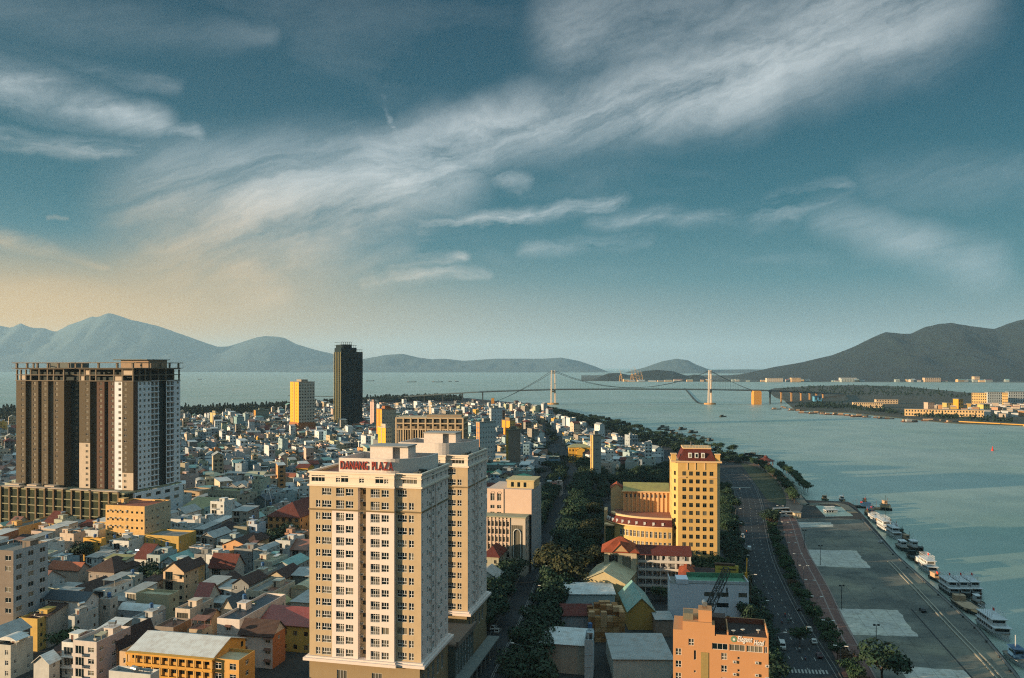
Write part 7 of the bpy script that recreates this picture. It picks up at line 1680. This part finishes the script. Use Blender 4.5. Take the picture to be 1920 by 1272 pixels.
# ================================================================ the rest of the town
PAL = [('b0b6b8', 'pale grey', 9), ('c6cac8', 'white', 12), ('b7a996', 'cream', 6), ('8e9aa0', 'blue-grey', 5), ('86837a', 'stone grey', 5), ('a89a80', 'tan', 4), ('b39a8c', 'pinkish', 3), ('8aa0a4', 'pale teal', 3), ('b8974e', 'yellow', 1), ('b08458', 'ochre', 1), ('62686a', 'dark grey', 4), ('a0a890', 'pale olive', 3), ('6f8fa0', 'blue', 1), ('9c6a4c', 'brick brown', 1)]
RTP = [('flat', 'slab', 'flat grey roof', 14), ('flat', 'terr', 'flat terracotta roof', 1), ('canopy', 'grey', 'grey roof canopy', 3), ('canopy', 'cream', 'cream roof canopy', 2), ('shed', 'grey', 'grey sheet roof', 3), ('shed', 'white', 'white sheet roof', 3), ('gy', 'brown', 'brown gabled roof', 1.2), ('gx', 'red', 'red gabled roof', .6), ('gy', 'teal', 'teal gabled roof', 1), ('gy', 'grey', 'grey gabled roof', 2), ('gx', 'rust', 'rusty gabled roof', .8), ('hip', 'maroon', 'maroon hipped roof', 1), ('shed', 'teal', 'teal sheet roof', 1), ('barrel', 'grey', 'curved grey roof', 1)]
def pick(L, rs): 
    t = rs.random() * sum(l[-1] for l in L)
    for l in L:
        t -= l[-1]
        if t <= 0: return l
    return L[0]
rh = random.Random(21); cand = []
def heading(x, y):
    if y < 560: return GR
    if x < -60: return radians(-24 if (int(y / 190) % 2) else -34)
    return radians(-20 if y > 760 else 9)
ZONES = {}
def gen(hd, test):
    u = (cos(hd), -sin(hd)); v = (sin(hd), cos(hd)); out = []; b = -700.0; k = 0
    while b < 2000:
        a = -1500.0; blk = rh.uniform(45, 90)
        while a < 900:
            w = rh.uniform(5, 9.5); d = rh.uniform(10, 15) if rh.random() < .85 else rh.uniform(16, 22)
            x, y = u[0] * a + v[0] * b, u[1] * a + v[1] * b
            if 230 < y < 1790 and test(x, y): out.append((x, y, hd, w, min(d, 15.5)))
            a += w + (rh.uniform(.15, .6) if rh.random() < .8 else rh.uniform(1, 3)); blk -= w
            if blk < 0: a += 5; blk = rh.uniform(45, 90)
        b += 15.6 + (4.6 if k % 2 else .5); k += 1
    return out
MATS_=0
WOODPX = [[(335, 769), (452, 766), (520, 762), (600, 757), (690, 749), (870, 748), (862, 754), (690, 758), (600, 765), (545, 779), (450, 788), (335, 793)], [(-60, 770), (40, 770), (40, 800), (-60, 806)]]
def ok(x, y):
    px, py = pxy((x, y, 0))
    if not (-45 < px < 1300): return False
    if not in_poly(x, y, land_poly): return False
    for W_ in WOODPX:
        if in_poly(px, py, W_): return False
    if px > 930 and dist_line(x, y, shore2) < 62: return False
    if px > 320 and py < 771 - max(0, (px - 560)) * .045 and px < 870: return False
    # right of the avenue: only the far quarter is built up
    lim = 580 if py > 1150 else None
    if py > 930: return px < 905 and not (590 < px and py > 1190)
    if py > 880: return px < 990
    if py > 845: return px < 1040 or (1095 < px < 1235 and py > 850 and py < 885)
    return True
shore2 = [Vector((p.x, p.y)) for p in shore[8:28]]
hds = {}
for hdg in (13, -24, -34, -20, 9):
    H_ = radians(hdg); hds[hdg] = gen(H_, lambda x, y: abs(heading(x, y) - H_) < 1e-4 and ok(x, y))
cand = sorted([c for v in hds.values() for c in v], key=lambda c: c[1])
KEEP = 205; n_ind = 0; ST = []
CUT = 36.0
for (x, y, hd, w, d) in cand:
    if dist_line(x, y, river_road[::4]) < 24 or dist_line(x, y, avenue[::4]) < 15: continue
    if rh.random() < .045: continue
    if taken((x, y), hd, w, d, .1): continue
    cpx = pxy((x, y, 0))
    if any((x + w / 2 - a) ** 2 + (y + d / 2 - b) ** 2 < 30 for a, b in TREES_AT): continue
    # stand clear of anything hidden behind the plaza towers
    hid = (600 < cpx[0] < 830 and cpx[1] > 960) or (30 < cpx[0] < 250 and 925 < cpx[1] < 985)
    if hid: continue
    far = min(1, max(0, (y - 500) / 900)); h = rh.choice([5.5, 7, 8, 9, 10, 11, 12, 13.5]) if rh.random() < .93 else rh.uniform(15, 24)
    if y < 420: h = min(h, 10.5)
    col = pick(PAL, rh); rf = pick(RTP, rh); fl = max(1, round(h / 3.4))
    if n_ind < KEEP and -20 < cpx[0] < 1240:
        house((x, y), hd, w, d, h, col[0], rf[0], rf[1], fl, None, lod=1 if y > 330 else 2, rs=random.Random(int(x * 7 + y * 3)), gap=rh.uniform(2.3, 3.4), ww=rh.uniform(.9, 1.5), balc=rh.choice([0, 0, 1, 2]), skip=.1, tanks=rh.random() < .6, side_wall=None)
        t = HOUSES[-1]; t['_c'] = col[1]; t['_r'] = rf[2]; t['_f'] = fl; t['_p'] = [cpx[0], HY + F * (H - h) / y]; n_ind += 1
    else: FOOT.append((x + (sin(hd) * d + cos(hd) * w) / 2, y + (cos(hd) * d - sin(hd) * w) / 2, sqrt(w * w + d * d) / 2, [(x, y), (x + cos(hd) * w, y - sin(hd) * w), (x + cos(hd) * w + sin(hd) * d, y - sin(hd) * w + cos(hd) * d), (x + sin(hd) * d, y + cos(hd) * d)])); ST.append((x, y, hd, w, d, h, col, rf, fl))
# distant houses: one mass
sm = []; smi = {}
def mi_(m):
    if m.name not in smi: smi[m.name] = len(sm); sm.append(m)
    return smi[m.name]
S = MB(); dark_i = mi_(glassm('1c2c30', 0))
STW = {c[0]: wallm(c[0], scale=.12) for c in PAL}
for (x, y, hd, w, d, h, col, rf, fl) in ST:
    ca, sa = cos(hd), sin(hd); T = lambda p: (x + ca * p[0] + sa * p[1], y - sa * p[0] + ca * p[1], p[2])
    wi = mi_(STW[col[0]]); ri = mi_(ROOFM[rf[1]])
    Q = lambda pts, m: S.poly([T(p) for p in pts], m)
    z1 = h + (.9 if rf[0] in ('flat', 'canopy') else 0)
    for a, b in (((0, 0), (w, 0)), ((w, 0), (w, d)), ((w, d), (0, d)), ((0, d), (0, 0))): Q([(*a, 0), (*b, 0), (*b, z1), (*a, z1)], wi)
    if rf[0] in ('flat', 'canopy'):
        Q([(0, 0, h), (w, 0, h), (w, d, h), (0, d, h)], ri)
        Q([(.2, d, z1), (w, d, z1), (w, d - .2, z1), (.2, d - .2, z1)], wi); Q([(.2, d - .2, h), (.2, d - .2, z1), (w, d - .2, z1), (w, d - .2, h)], wi); Q([(w - .2, 0, h), (w - .2, 0, z1), (w - .2, d, z1), (w - .2, d, h)], wi); Q([(.2, d, h), (.2, d, z1), (.2, 0, z1), (.2, 0, h)], wi)
        if rh.random() < .6:
            bx, by = rh.uniform(0, w - 3) if w > 3 else 0, d * rh.uniform(.3, .7); S.box(bx, bx + 2.8, by, by + 3.2, h, h + 2.5, wi, T)
            if rh.random() < .5: S.box(bx + .5, bx + 2.0, by + .8, by + 2, h + 2.51, h + 3.7, mi_(STEEL if rh.random() < .7 else TANKB), T)
        if rh.random() < .5: a, b = rh.uniform(0, w * .4), rh.uniform(0, d * .4); S.box(a, a + rh.uniform(1.5, w * .6), b, b + rh.uniform(1.5, d * .4), h + 1.9, h + 2.05, mi_(SHEET[rh.choice(['white', 'grey', 'rust', 'cream', 'teal'])]), T)
        if rf[0] == 'canopy': S.box(0, w, d * .4, d, h + 2.4, h + 2.6, ri, T)
    elif rf[0] in ('gy', 'gx', 'hip', 'barrel'):
        m2 = MB(); rr = .3 * (w if rf[0] != 'gx' else d * .6)
        if rf[0] == 'gx': gable(m2, 0, w, 0, d, h, rr, 'x', .4, m=0, wallmb=m2, mg=1)
        elif rf[0] == 'hip': hip(m2, 0, w, 0, d, h, rr)
        else: gable(m2, 0, w, 0, d, h, rr, 'y', .4, m=0, wallmb=m2, mg=1)
        i = len(S.v); S.v += [T(p) for p in m2.v]; S.f += [tuple(i + q for q in f) for f in m2.f]; S.mi += [ri if q == 0 else wi for q in m2.mi]
    else: Q([(-.3, -.3, h), (w + .3, -.3, h), (w + .3, d + .3, h + 1), (-.3, d + .3, h + 1)], ri); Q([(w, 0, h), (w, d, h), (w, d, h + .9)], wi); Q([(0, 0, h), (0, d, h), (0, d, h + .9)], wi)
    fh = h / fl; nn = max(1, int(w / 2.9))
    if rh.random() < .8:
        for k in range(fl):
            for i in range(nn):
                if rh.random() < .2: continue
                a = (i + .28) * w / nn; b = a + w / nn * .42; z = k * fh + fh * .32; Q([(a, -.03, z), (b, -.03, z), (b, -.03, z + fh * .42), (a, -.03, z + fh * .42)], dark_i)
            if k and rh.random() < .35: S.box(.2, w - .2, -.9, -.04, k * fh - .1, k * fh + .7, wi, T)
    for s_ in ('L', 'R'):
        if rh.random() < .45:
            for k in range(fl):
                for i in range(2):
                    if rh.random() < .4: continue
                    a = d * (.25 + .4 * i); z = k * fh + fh * .35; X_ = -.03 if s_ == 'L' else w + .03; Q([(X_, a, z), (X_, a + 1.1, z), (X_, a + 1.1, z + fh * .36), (X_, a, z + fh * .36)], dark_i)
o = S.obj('distant_houses', sm); tag(o, 'dense mass of small distant houses spreading to the bay and bridge', 'houses', kind='stuff')
# the little roofs on the far bank
S2 = MB(); sm2 = [STW['c6cac8'], STW['b7a996'], STW['b08458'], SHEET['redm'], SHEET['white'], SLAB, STW['b8974e']]
far_p = [P(x, y) for x, y in ((1735, 766), (1860, 762), (1930, 760), (1960, 778), (1880, 783), (1860, 784), (1790, 771))]; n = 0
while n < 150:
    x, y = rh.uniform(min(p.x for p in far_p), max(p.x for p in far_p)), rh.uniform(min(p.y for p in far_p), max(p.y for p in far_p))
    if not in_poly(x, y, far_p) or taken((x, y), .3, 11, 12): n += .2; continue
    claim((x, y), .3, 11, 12); w, d, h = rh.uniform(7, 13), rh.uniform(8, 13), rh.uniform(5, 12); ca, sa = cos(.35), sin(.35); T = lambda p: (x + ca * p[0] + sa * p[1], y - sa * p[0] + ca * p[1], p[2] - .6)
    S2.box(0, w, 0, d, 0, h, rh.choice([0, 0, 1, 1, 2, 6]), T); S2.box(-.3, w + .3, -.3, d + .3, h + .002, h + .5, rh.choice([3, 4, 5, 5]), T); n += 1
o = S2.obj('far_bank_houses', sm2); tag(o, 'cluster of small houses packed together on the far bank', 'houses', kind='stuff')
# labels that single each house out: look first, then the landmark beside it, then the order from the left
LM = [(210, 960, 'the cream block'), (290, 1015, 'the yellow annex'), (540, 970, 'the orange villa'), (320, 1070, 'the cream gabled villa'), (50, 1060, 'the big grey block'), (340, 1230, 'the long school'), (480, 1170, 'the pink-white house'), (170, 900, 'the unfinished block'), (700, 900, 'the lettered tower'), (860, 860, 'the rear plaza tower'), (430, 920, 'the band-windowed school'), (497, 950, 'the A-shaped gable'), (350, 985, 'the ornate hall'), (130, 1150, 'the tall white house'), (570, 880, 'the red-roofed yellow house'), (510, 1110, 'the paired terraces'), (960, 930, 'the arcaded block'), (1117, 840, 'the grey slab'), (1085, 845, 'the golden mansion'), (210, 1250, 'the mauve-sided townhouse'), (90, 1200, 'the yellow wedge house'), (400, 1070, 'the red-roofed gabled house')]
ORD = ['first', 'second', 'third', 'fourth', 'fifth', 'sixth', 'seventh', 'eighth', 'ninth', 'tenth', 'eleventh', 'twelfth']; NW = ['', 'one', 'two', 'three', 'four', 'five', 'six', 'seven', 'eight']
G = {}
for t in HOUSES:
    if '_c' not in t: continue
    px, py = t['_p']; lm = min(LM, key=lambda q: (q[0] - px) ** 2 + 2 * (q[1] - py) ** 2); dx, dy = px - lm[0], py - lm[1]
    rel = ('right of' if dx > 0 else 'left of') if abs(dx) > 1.3 * abs(dy) else ('beyond' if dy < 0 else 'in front of')
    base = '%s %s-storey house with %s, %s %s' % (t['_c'], NW[min(8, t['_f'])], t['_r'], rel, lm[2]); G.setdefault(base, []).append((px, t))
    t['group'] = 'closely packed town houses'
for base, L in G.items():
    L.sort(key=lambda q: q[0])
    for i, (px, t) in enumerate(L):
        t['label'] = base if len(L) == 1 else base + ', %s from left' % ORD[min(i, 11)]
    for _, t in L:
        for k in ('_c', '_r', '_f', '_p'): del t[k]
# ================================================================ vehicles, riders, lamps
GLS = glassm('10181c', 0); TYRE = plain('17181a', .8); LAMPW = plain('c8c8c0', .3)
def at_road(L, i, off):
    p, q = L[i], L[i + 1]; d = (q - p).normalized(); n = Vector((-d.y, d.x)); c = p - n * off; return c, atan2(d.y, d.x)
def car(x, y, rz, c, label, kind='car'):
    r = thing('car' if kind == 'car' else kind, label, 'car' if kind == 'car' else kind, (x, y, .01), rz)
    L, Wd, h1, h2 = {'car': (4.3, 1.75, .85, 1.45), 'van': (5.0, 1.9, 1.1, 2.1), 'bus': (11, 2.5, 1.3, 3.2)}[kind]; m = plain(c, .3)
    prof = {'car': [(-L / 2, .3), (L / 2, .3), (L / 2, .7), (L * .28, h1), (L * .12, h2), (-L * .28, h2), (-L * .42, h1 + .05), (-L / 2, h1)], 'van': [(-L / 2, .3), (L / 2, .3), (L / 2, 1.0), (L * .36, 1.2), (L * .24, h2), (-L / 2 + .1, h2), (-L / 2, h1)], 'bus': [(-L / 2, .35), (L / 2, .35), (L / 2, 1.4), (L / 2 - .2, h2), (-L / 2 + .1, h2), (-L / 2, 1.4)]}[kind]
    mb = MB(); n = len(prof)
    for s_ in (-1, 1):
        pts = [(a, s_ * Wd / 2 * (1 if b < h1 + .1 else .86), b) for a, b in prof]; mb.poly(pts if s_ < 0 else pts[::-1])
    for i in range(n):
        a, b = prof[i], prof[(i + 1) % n]; fa, fb = [Wd / 2 * (1 if q[1] < h1 + .1 else .86) for q in (a, b)]; mb.poly([(a[0], -fa, a[1]), (a[0], fa, a[1]), (b[0], fb, b[1]), (b[0], -fb, b[1])])
    mb.obj('body', m, r)
    g_ = MB(); z0, z1 = h1 + .1, h2 - .12; x0, x1 = (-L * .3, L * .14) if kind == 'car' else (-L / 2 + .4, L * .26 if kind == 'van' else L / 2 - .4)
    for s_ in (-1, 1): g_.box(x0, x1, s_ * Wd / 2 * .93 - .03, s_ * Wd / 2 * .93 + .03, z0, z1)
    if kind == 'car': g_.poly([(L * .26, -.7, h1 + .04), (L * .26, .7, h1 + .04), (L * .13, .62, h2 - .02), (L * .13, -.62, h2 - .02)]); g_.poly([(-L * .41, -.7, h1 + .12), (-L * .29, -.62, h2 - .02), (-L * .29, .62, h2 - .02), (-L * .41, .7, h1 + .12)])
    else: g_.box(L / 2 - (.02 if kind == 'bus' else .9), L / 2 + .03 - (0 if kind == 'bus' else .75), -Wd * .4, Wd * .4, z0 + .1, z1)
    g_.obj('window', GLS, r)
    for sx in (-1, 1):
        for sy in (-1, 1):
            w_ = MB(); q = .33 if kind != 'bus' else .5; w_.beam((sx * L * .31, sy * (Wd / 2 - .2), q), (sx * L * .31, sy * (Wd / 2 + .02), q), q, 0, 12); w_.obj('wheel', TYRE, r)
    for sy in (-1, 1): h_ = MB(); h_.box(L / 2 - .05, L / 2 + .03, sy * Wd * .36 - .16, sy * Wd * .36 + .16, .55, .75); h_.obj('headlight', LAMPW, r)
    return r
def on(px, py, rz, c, label, kind='car'): p = P(px, py); return car(p.x, p.y, rz, c, label, kind)
UPR = pi / 2 - GR; DN = UPR + pi
on(1517, 1183, UPR + .02, 'b8bcb8', 'white car parked at the right kerb, farther of the two pale ones'); on(1526, 1206, UPR + .02, 'a8aca8', 'silver car parked at the right kerb nearer than the white one'); on(1536, 1232, UPR, '3a2228', 'dark red car parked at the right kerb near the crosswalk')
on(1405, 1032, UPR, 'b0b4b4', 'white car on the riverside road right of the golden tower', 'van'); on(1497, 1143, DN, '20262a', 'dark car parked under the promenade trees')
on(1465, 962, .1, 'b4b6b4', 'white coach parked by the riverside park', 'bus'); p = P(1468, 967); car(p.x + 2, p.y - 4.5, .1, 'a0a4a4', 'second pale coach parked beside the white one', 'bus')
on(1467, 1215, DN, 'b4b8b4', 'white van coming out from under the trees on the town side', 'van'); on(997, 1157, DN, 'c0c4c4', 'car with bright roof coming down the avenue'); on(1105, 983, DN, 'a8acac', 'white car on the avenue by the belt of trees', 'van')
on(1083, 1073, DN, '9aa0a0', 'pale car under the olive trees') ; on(925, 1180, UPR, 'b4b4b0', 'white car parked beside the plaza canopy'); on(933, 1186, UPR, '9c9c98', 'silver car parked beside the plaza canopy'); on(1040, 1025, UPR, '4a5054', 'dark car far up the avenue')
on(1387, 985, UPR, '8e1c1c', 'red car parked right of the golden tower'); on(1392, 1008, UPR, 'b0b4b4', 'white car near the red one right of the golden tower', 'van'); on(1230, 1218, .2, 'a8a090', 'white truck-like van in the yard by the hotel', 'van'); on(1243, 1222, 1.2, '5a6468', 'dark van in the yard by the hotel', 'van')
on(1730, 1147, UPR, '1c2426', 'dark car alone on the open quay'); on(1652, 1018, .9, '9ca0a0', 'white car parked on the quay near the yachts')
# riders: one continuous figure on a small motorbike
def rider_mesh(cs):
    bm = bpy.data.meshes.new('p'); V = [(0, 0, .78), (.02, 0, 1.05), (.06, 0, 1.32), (.09, 0, 1.42), (.12, 0, 1.58), (.12, 0, 1.66), (.08, .19, 1.33), (.22, .26, 1.12), (.45, .22, 1.08), (.08, -.19, 1.33), (.22, -.26, 1.12), (.45, -.22, 1.08), (.02, .11, .76), (.38, .17, .72), (.34, .17, .38), (.44, .17, .33), (.02, -.11, .76), (.38, -.17, .72), (.34, -.17, .38), (.44, -.17, .33)]
    E = [(0, 1), (1, 2), (2, 3), (3, 4), (4, 5), (2, 6), (6, 7), (7, 8), (2, 9), (9, 10), (10, 11), (0, 12), (12, 13), (13, 14), (14, 15), (0, 16), (16, 17), (17, 18), (18, 19)]
    RR = [.16, .16, .18, .07, .12, .10, .07, .055, .045, .07, .055, .045, .1, .09, .06, .05, .1, .09, .06, .05]
    bm.from_pydata(V, E, []); o = bpy.data.objects.new('p', bm); COL.objects.link(o); m = o.modifiers.new('s', 'SKIN'); 
    for i, r in enumerate(RR): bm.skin_vertices[0].data[i].radius = (r, r)
    bm.skin_vertices[0].data[0].use_root = True; s = o.modifiers.new('u', 'SUBSURF'); s.levels = 1; bpy.context.view_layer.update()
    me = bpy.data.meshes.new_from_object(o.evaluated_get(bpy.context.evaluated_depsgraph_get())); bpy.data.objects.remove(o); me.name = 'person'; me.materials.clear()
    for c in cs: me.materials.append(plain(c, .8))
    for p in me.polygons: z = p.center.z; p.material_index = 2 if z > 1.46 else (1 if z < .86 else 0)
    return me
def skin_prep():
    pass
try:
    RM = None
    tmp = bpy.data.meshes.new('t'); tmp.from_pydata([(0, 0, 0), (0, 0, 1)], [(0, 1)], []); to = bpy.data.objects.new('t', tmp); COL.objects.link(to); to.modifiers.new('s', 'SKIN'); HAVE = len(tmp.skin_vertices) > 0; bpy.data.objects.remove(to)
except Exception: HAVE = False
def person_mesh(cs):
    mb = MB()
    seg = [((0, 0, .74), (.02, 0, 1.08), .17, .16, 0), ((.02, 0, 1.08), (.07, 0, 1.38), .16, .19, 0), ((.07, 0, 1.38), (.09, 0, 1.46), .08, .07, 2), ((.10, 0, 1.45), (.12, 0, 1.56), .09, .125, 2), ((.12, 0, 1.56), (.12, 0, 1.70), .125, .07, 2)]
    for s_ in (-1, 1): seg += [((.07, s_ * .19, 1.34), (.22, s_ * .26, 1.12), .075, .055, 0), ((.22, s_ * .26, 1.12), (.46, s_ * .22, 1.07), .055, .04, 2), ((0, s_ * .1, .76), (.40, s_ * .17, .72), .11, .085, 1), ((.40, s_ * .17, .72), (.33, s_ * .17, .36), .08, .055, 1), ((.33, s_ * .17, .36), (.46, s_ * .17, .32), .05, .04, 1)]
    for a, b, r0, r1, m in seg: mb.beam(a, b, r0, m, 8, r1)
    return mb.mesh('person', [plain(c, .8) for c in cs])
RID = [rider_mesh(c) if HAVE else person_mesh(c) for c in (('3a4a6a', '20242a', 'b0b4b8'), ('a83a2c', '2a2c34', 'c8b04c'), ('b8bcb8', '30343c', '8c2c28'), ('2c6a58', '1c2026', 'a0a4a8'))]
def bike_mesh(c):
    mb = MB()
    for x in (-.62, .62): mb.beam((x, -.05, .3), (x, .05, .3), .3, 0, 12)
    mb.beam((.62, 0, .3), (.42, 0, 1.0), .05, 2); mb.beam((.40, -.32, 1.03), (.40, .32, 1.03), .025, 2); mb.box(-.75, .3, -.13, .13, .38, .62, 1); mb.box(-.7, .12, -.12, .12, .62, .76, 3); mb.box(.28, .5, -.15, .15, .45, .95, 1)
    return mb.mesh('motorbike', [TYRE, plain(c, .35), STEEL, DARKF])
BK = [bike_mesh(c) for c in ('8c2420', '2c3a6a', '30343a', 'a8aca8')]; rm = random.Random(8)
RP = ['just beyond the crosswalk', 'in the middle lanes below the crosswalk row', 'near the parked silver car', 'near the left kerb under the trees', 'side by side with another, left', 'side by side with another, right', 'alone in the middle lane', 'below the white block', 'level with the drilling rig', 'level with the golden tower base', 'near the far crosswalk', 'far up near the park']
for i, (px, py) in enumerate(((1510, 1238), (1490, 1190), (1483, 1165), (1478, 1168), (1466, 1169), (1472, 1157), (1499, 1222), (1432, 1100), (1447, 1125), (1400, 1000), (1389, 925), (1408, 955))):
    p = P(px, py); rz = UPR if i % 2 else DN; col = ('dark blue', 'red', 'white', 'green')[i % 4]
    o = mobj('motorbike', BK[i % 4], None, (p.x, p.y, .012), rz); tag(o, 'small motorbike on the riverside road, ' + RP[i], 'motorbike', 'motorbikes on the riverside road')
    q = mobj('person', RID[i % 4], None, (p.x, p.y, .012), rz); tag(q, 'motorbike rider in %s top, %s' % (col, RP[i]), 'person', 'riders on the riverside road')
# lamps
def lamp_proto(h, arm, dbl=False, name='street_lamp'):
    a = MB(); a.beam((0, 0, 0), (0, 0, h), .14, 0, 8, .08); a.beam((0, 0, h), (arm, 0, h + .5), .06); 
    if dbl: a.beam((0, 0, h), (-arm, 0, h + .5), .06)
    b = MB(); b.box(arm - .1, arm + 1.0, -.22, .22, h + .42, h + .62)
    if dbl: b.box(-arm - 1.0, -arm + .1, -.22, .22, h + .42, h + .62)
    return a.mesh('pole', plain('5c6468', .5)), b.mesh('lamp_head', LAMPW)
LA = lamp_proto(9.5, 2.2); LB = lamp_proto(7.5, 1.2, True)
def lamps(L, off, step, proto, label, group, i0, i1, flip=1):
    acc = 0
    for i in range(i0, min(i1, len(L) - 1)):
        acc += (L[i + 1] - L[i]).length
        if acc >= step:
            acc = 0; c, a = at_road(L, i, off); r = thing('street_lamp', label, 'street lamp', (c.x, c.y, 0), a + pi / 2 * flip, group); mobj('pole', proto[0], r); mobj('lamp_head', proto[1], r)
lamps(avenue, 8.6, 27, LA, 'grey street lamp with one arm over the right side of the avenue', 'street lamps along the avenue', 0, 50, 1)
lamps(river_road, -8.9, 34, LA, 'grey street lamp on the town side of the riverside road', 'street lamps along the riverside road', 0, 50, -1)
lamps(prom, -4.6, 22, LB, 'short twin headed lamp on the brick promenade', 'lamps along the promenade', 0, 60, 1)
for px, py, l in ((1538, 1060, 'floodlight mast on the quay beside the farther pale pad'), (1578, 1143, 'floodlight mast on the quay, at the middle pale pad'), (1643, 1225, 'floodlight mast behind the big tree on the quay'), (1508, 1028, 'floodlight mast near the quay entrance')):
    p = P(px, py); r = thing('floodlight_mast', l, 'lamp', (p.x, p.y, 0)); a = MB(); a.beam((0, 0, 0), (0, 0, 9.5), .16, 0, 8, .1); a.obj('pole', plain('3c4448'), r)
    for s_ in (-1, 1): a = MB(); a.box(s_ * .7 - .35, s_ * .7 + .35, -.3, .1, 9.1, 9.7); a.obj('lamp_head', DARKF, r)
a = P(1055, 905); r = thing('flag_mast', 'very tall pole standing in the wooded junction', 'pole', (P(1076, 895).x, P(1076, 895).y, 0)); m_ = MB(); m_.beam((0, 0, 0), (0, 0, 24), .3, 0, 8, .12); m_.obj('pole', plain('8c8a7c'), r)
# things in one row or pile are told apart by their order: from the left, or from the near end of the road
def nth(i): i += 1; return '%d%s' % (i, 'th' if 10 <= i % 100 <= 20 else {1: 'st', 2: 'nd', 3: 'rd'}.get(i % 10, 'th'))
SAME = {}
for o in COL.objects:
    if o.parent is None and 'label' in o and 'category' in o and 'kind' not in o: SAME.setdefault(o['label'], []).append(o)
for lb, L in SAME.items():
    if len(L) < 2: continue
    road = 'avenue' in lb or 'road' in lb or 'promenade' in lb or 'quay' in lb
    if lb.startswith('brown wooden crate'):
        lay = {}
        for o in L: lay.setdefault(round(o.location.z / 1.74), []).append(o)
        for z, M_ in lay.items():
            M_.sort(key=lambda o: (round(o.location.y / 2), o.location.x))
            for i, o in enumerate(M_): o['label'] = 'brown wooden crate in the big pile, %s layer up, %s counting from its front left' % (nth(z), nth(i))
        continue
    L.sort(key=(lambda o: o.location.y) if road else (lambda o: o.location.x / max(1, o.location.y)))
    for i, o in enumerate(L):
        t = ', %s from the %s' % (nth(i), 'near end' if road else 'left'); w = lb.split()
        o['label'] = (' '.join(w[:16 - len(t.split()) + 0]) if len(w) + len(t.split()) - 0 > 16 else lb) + t
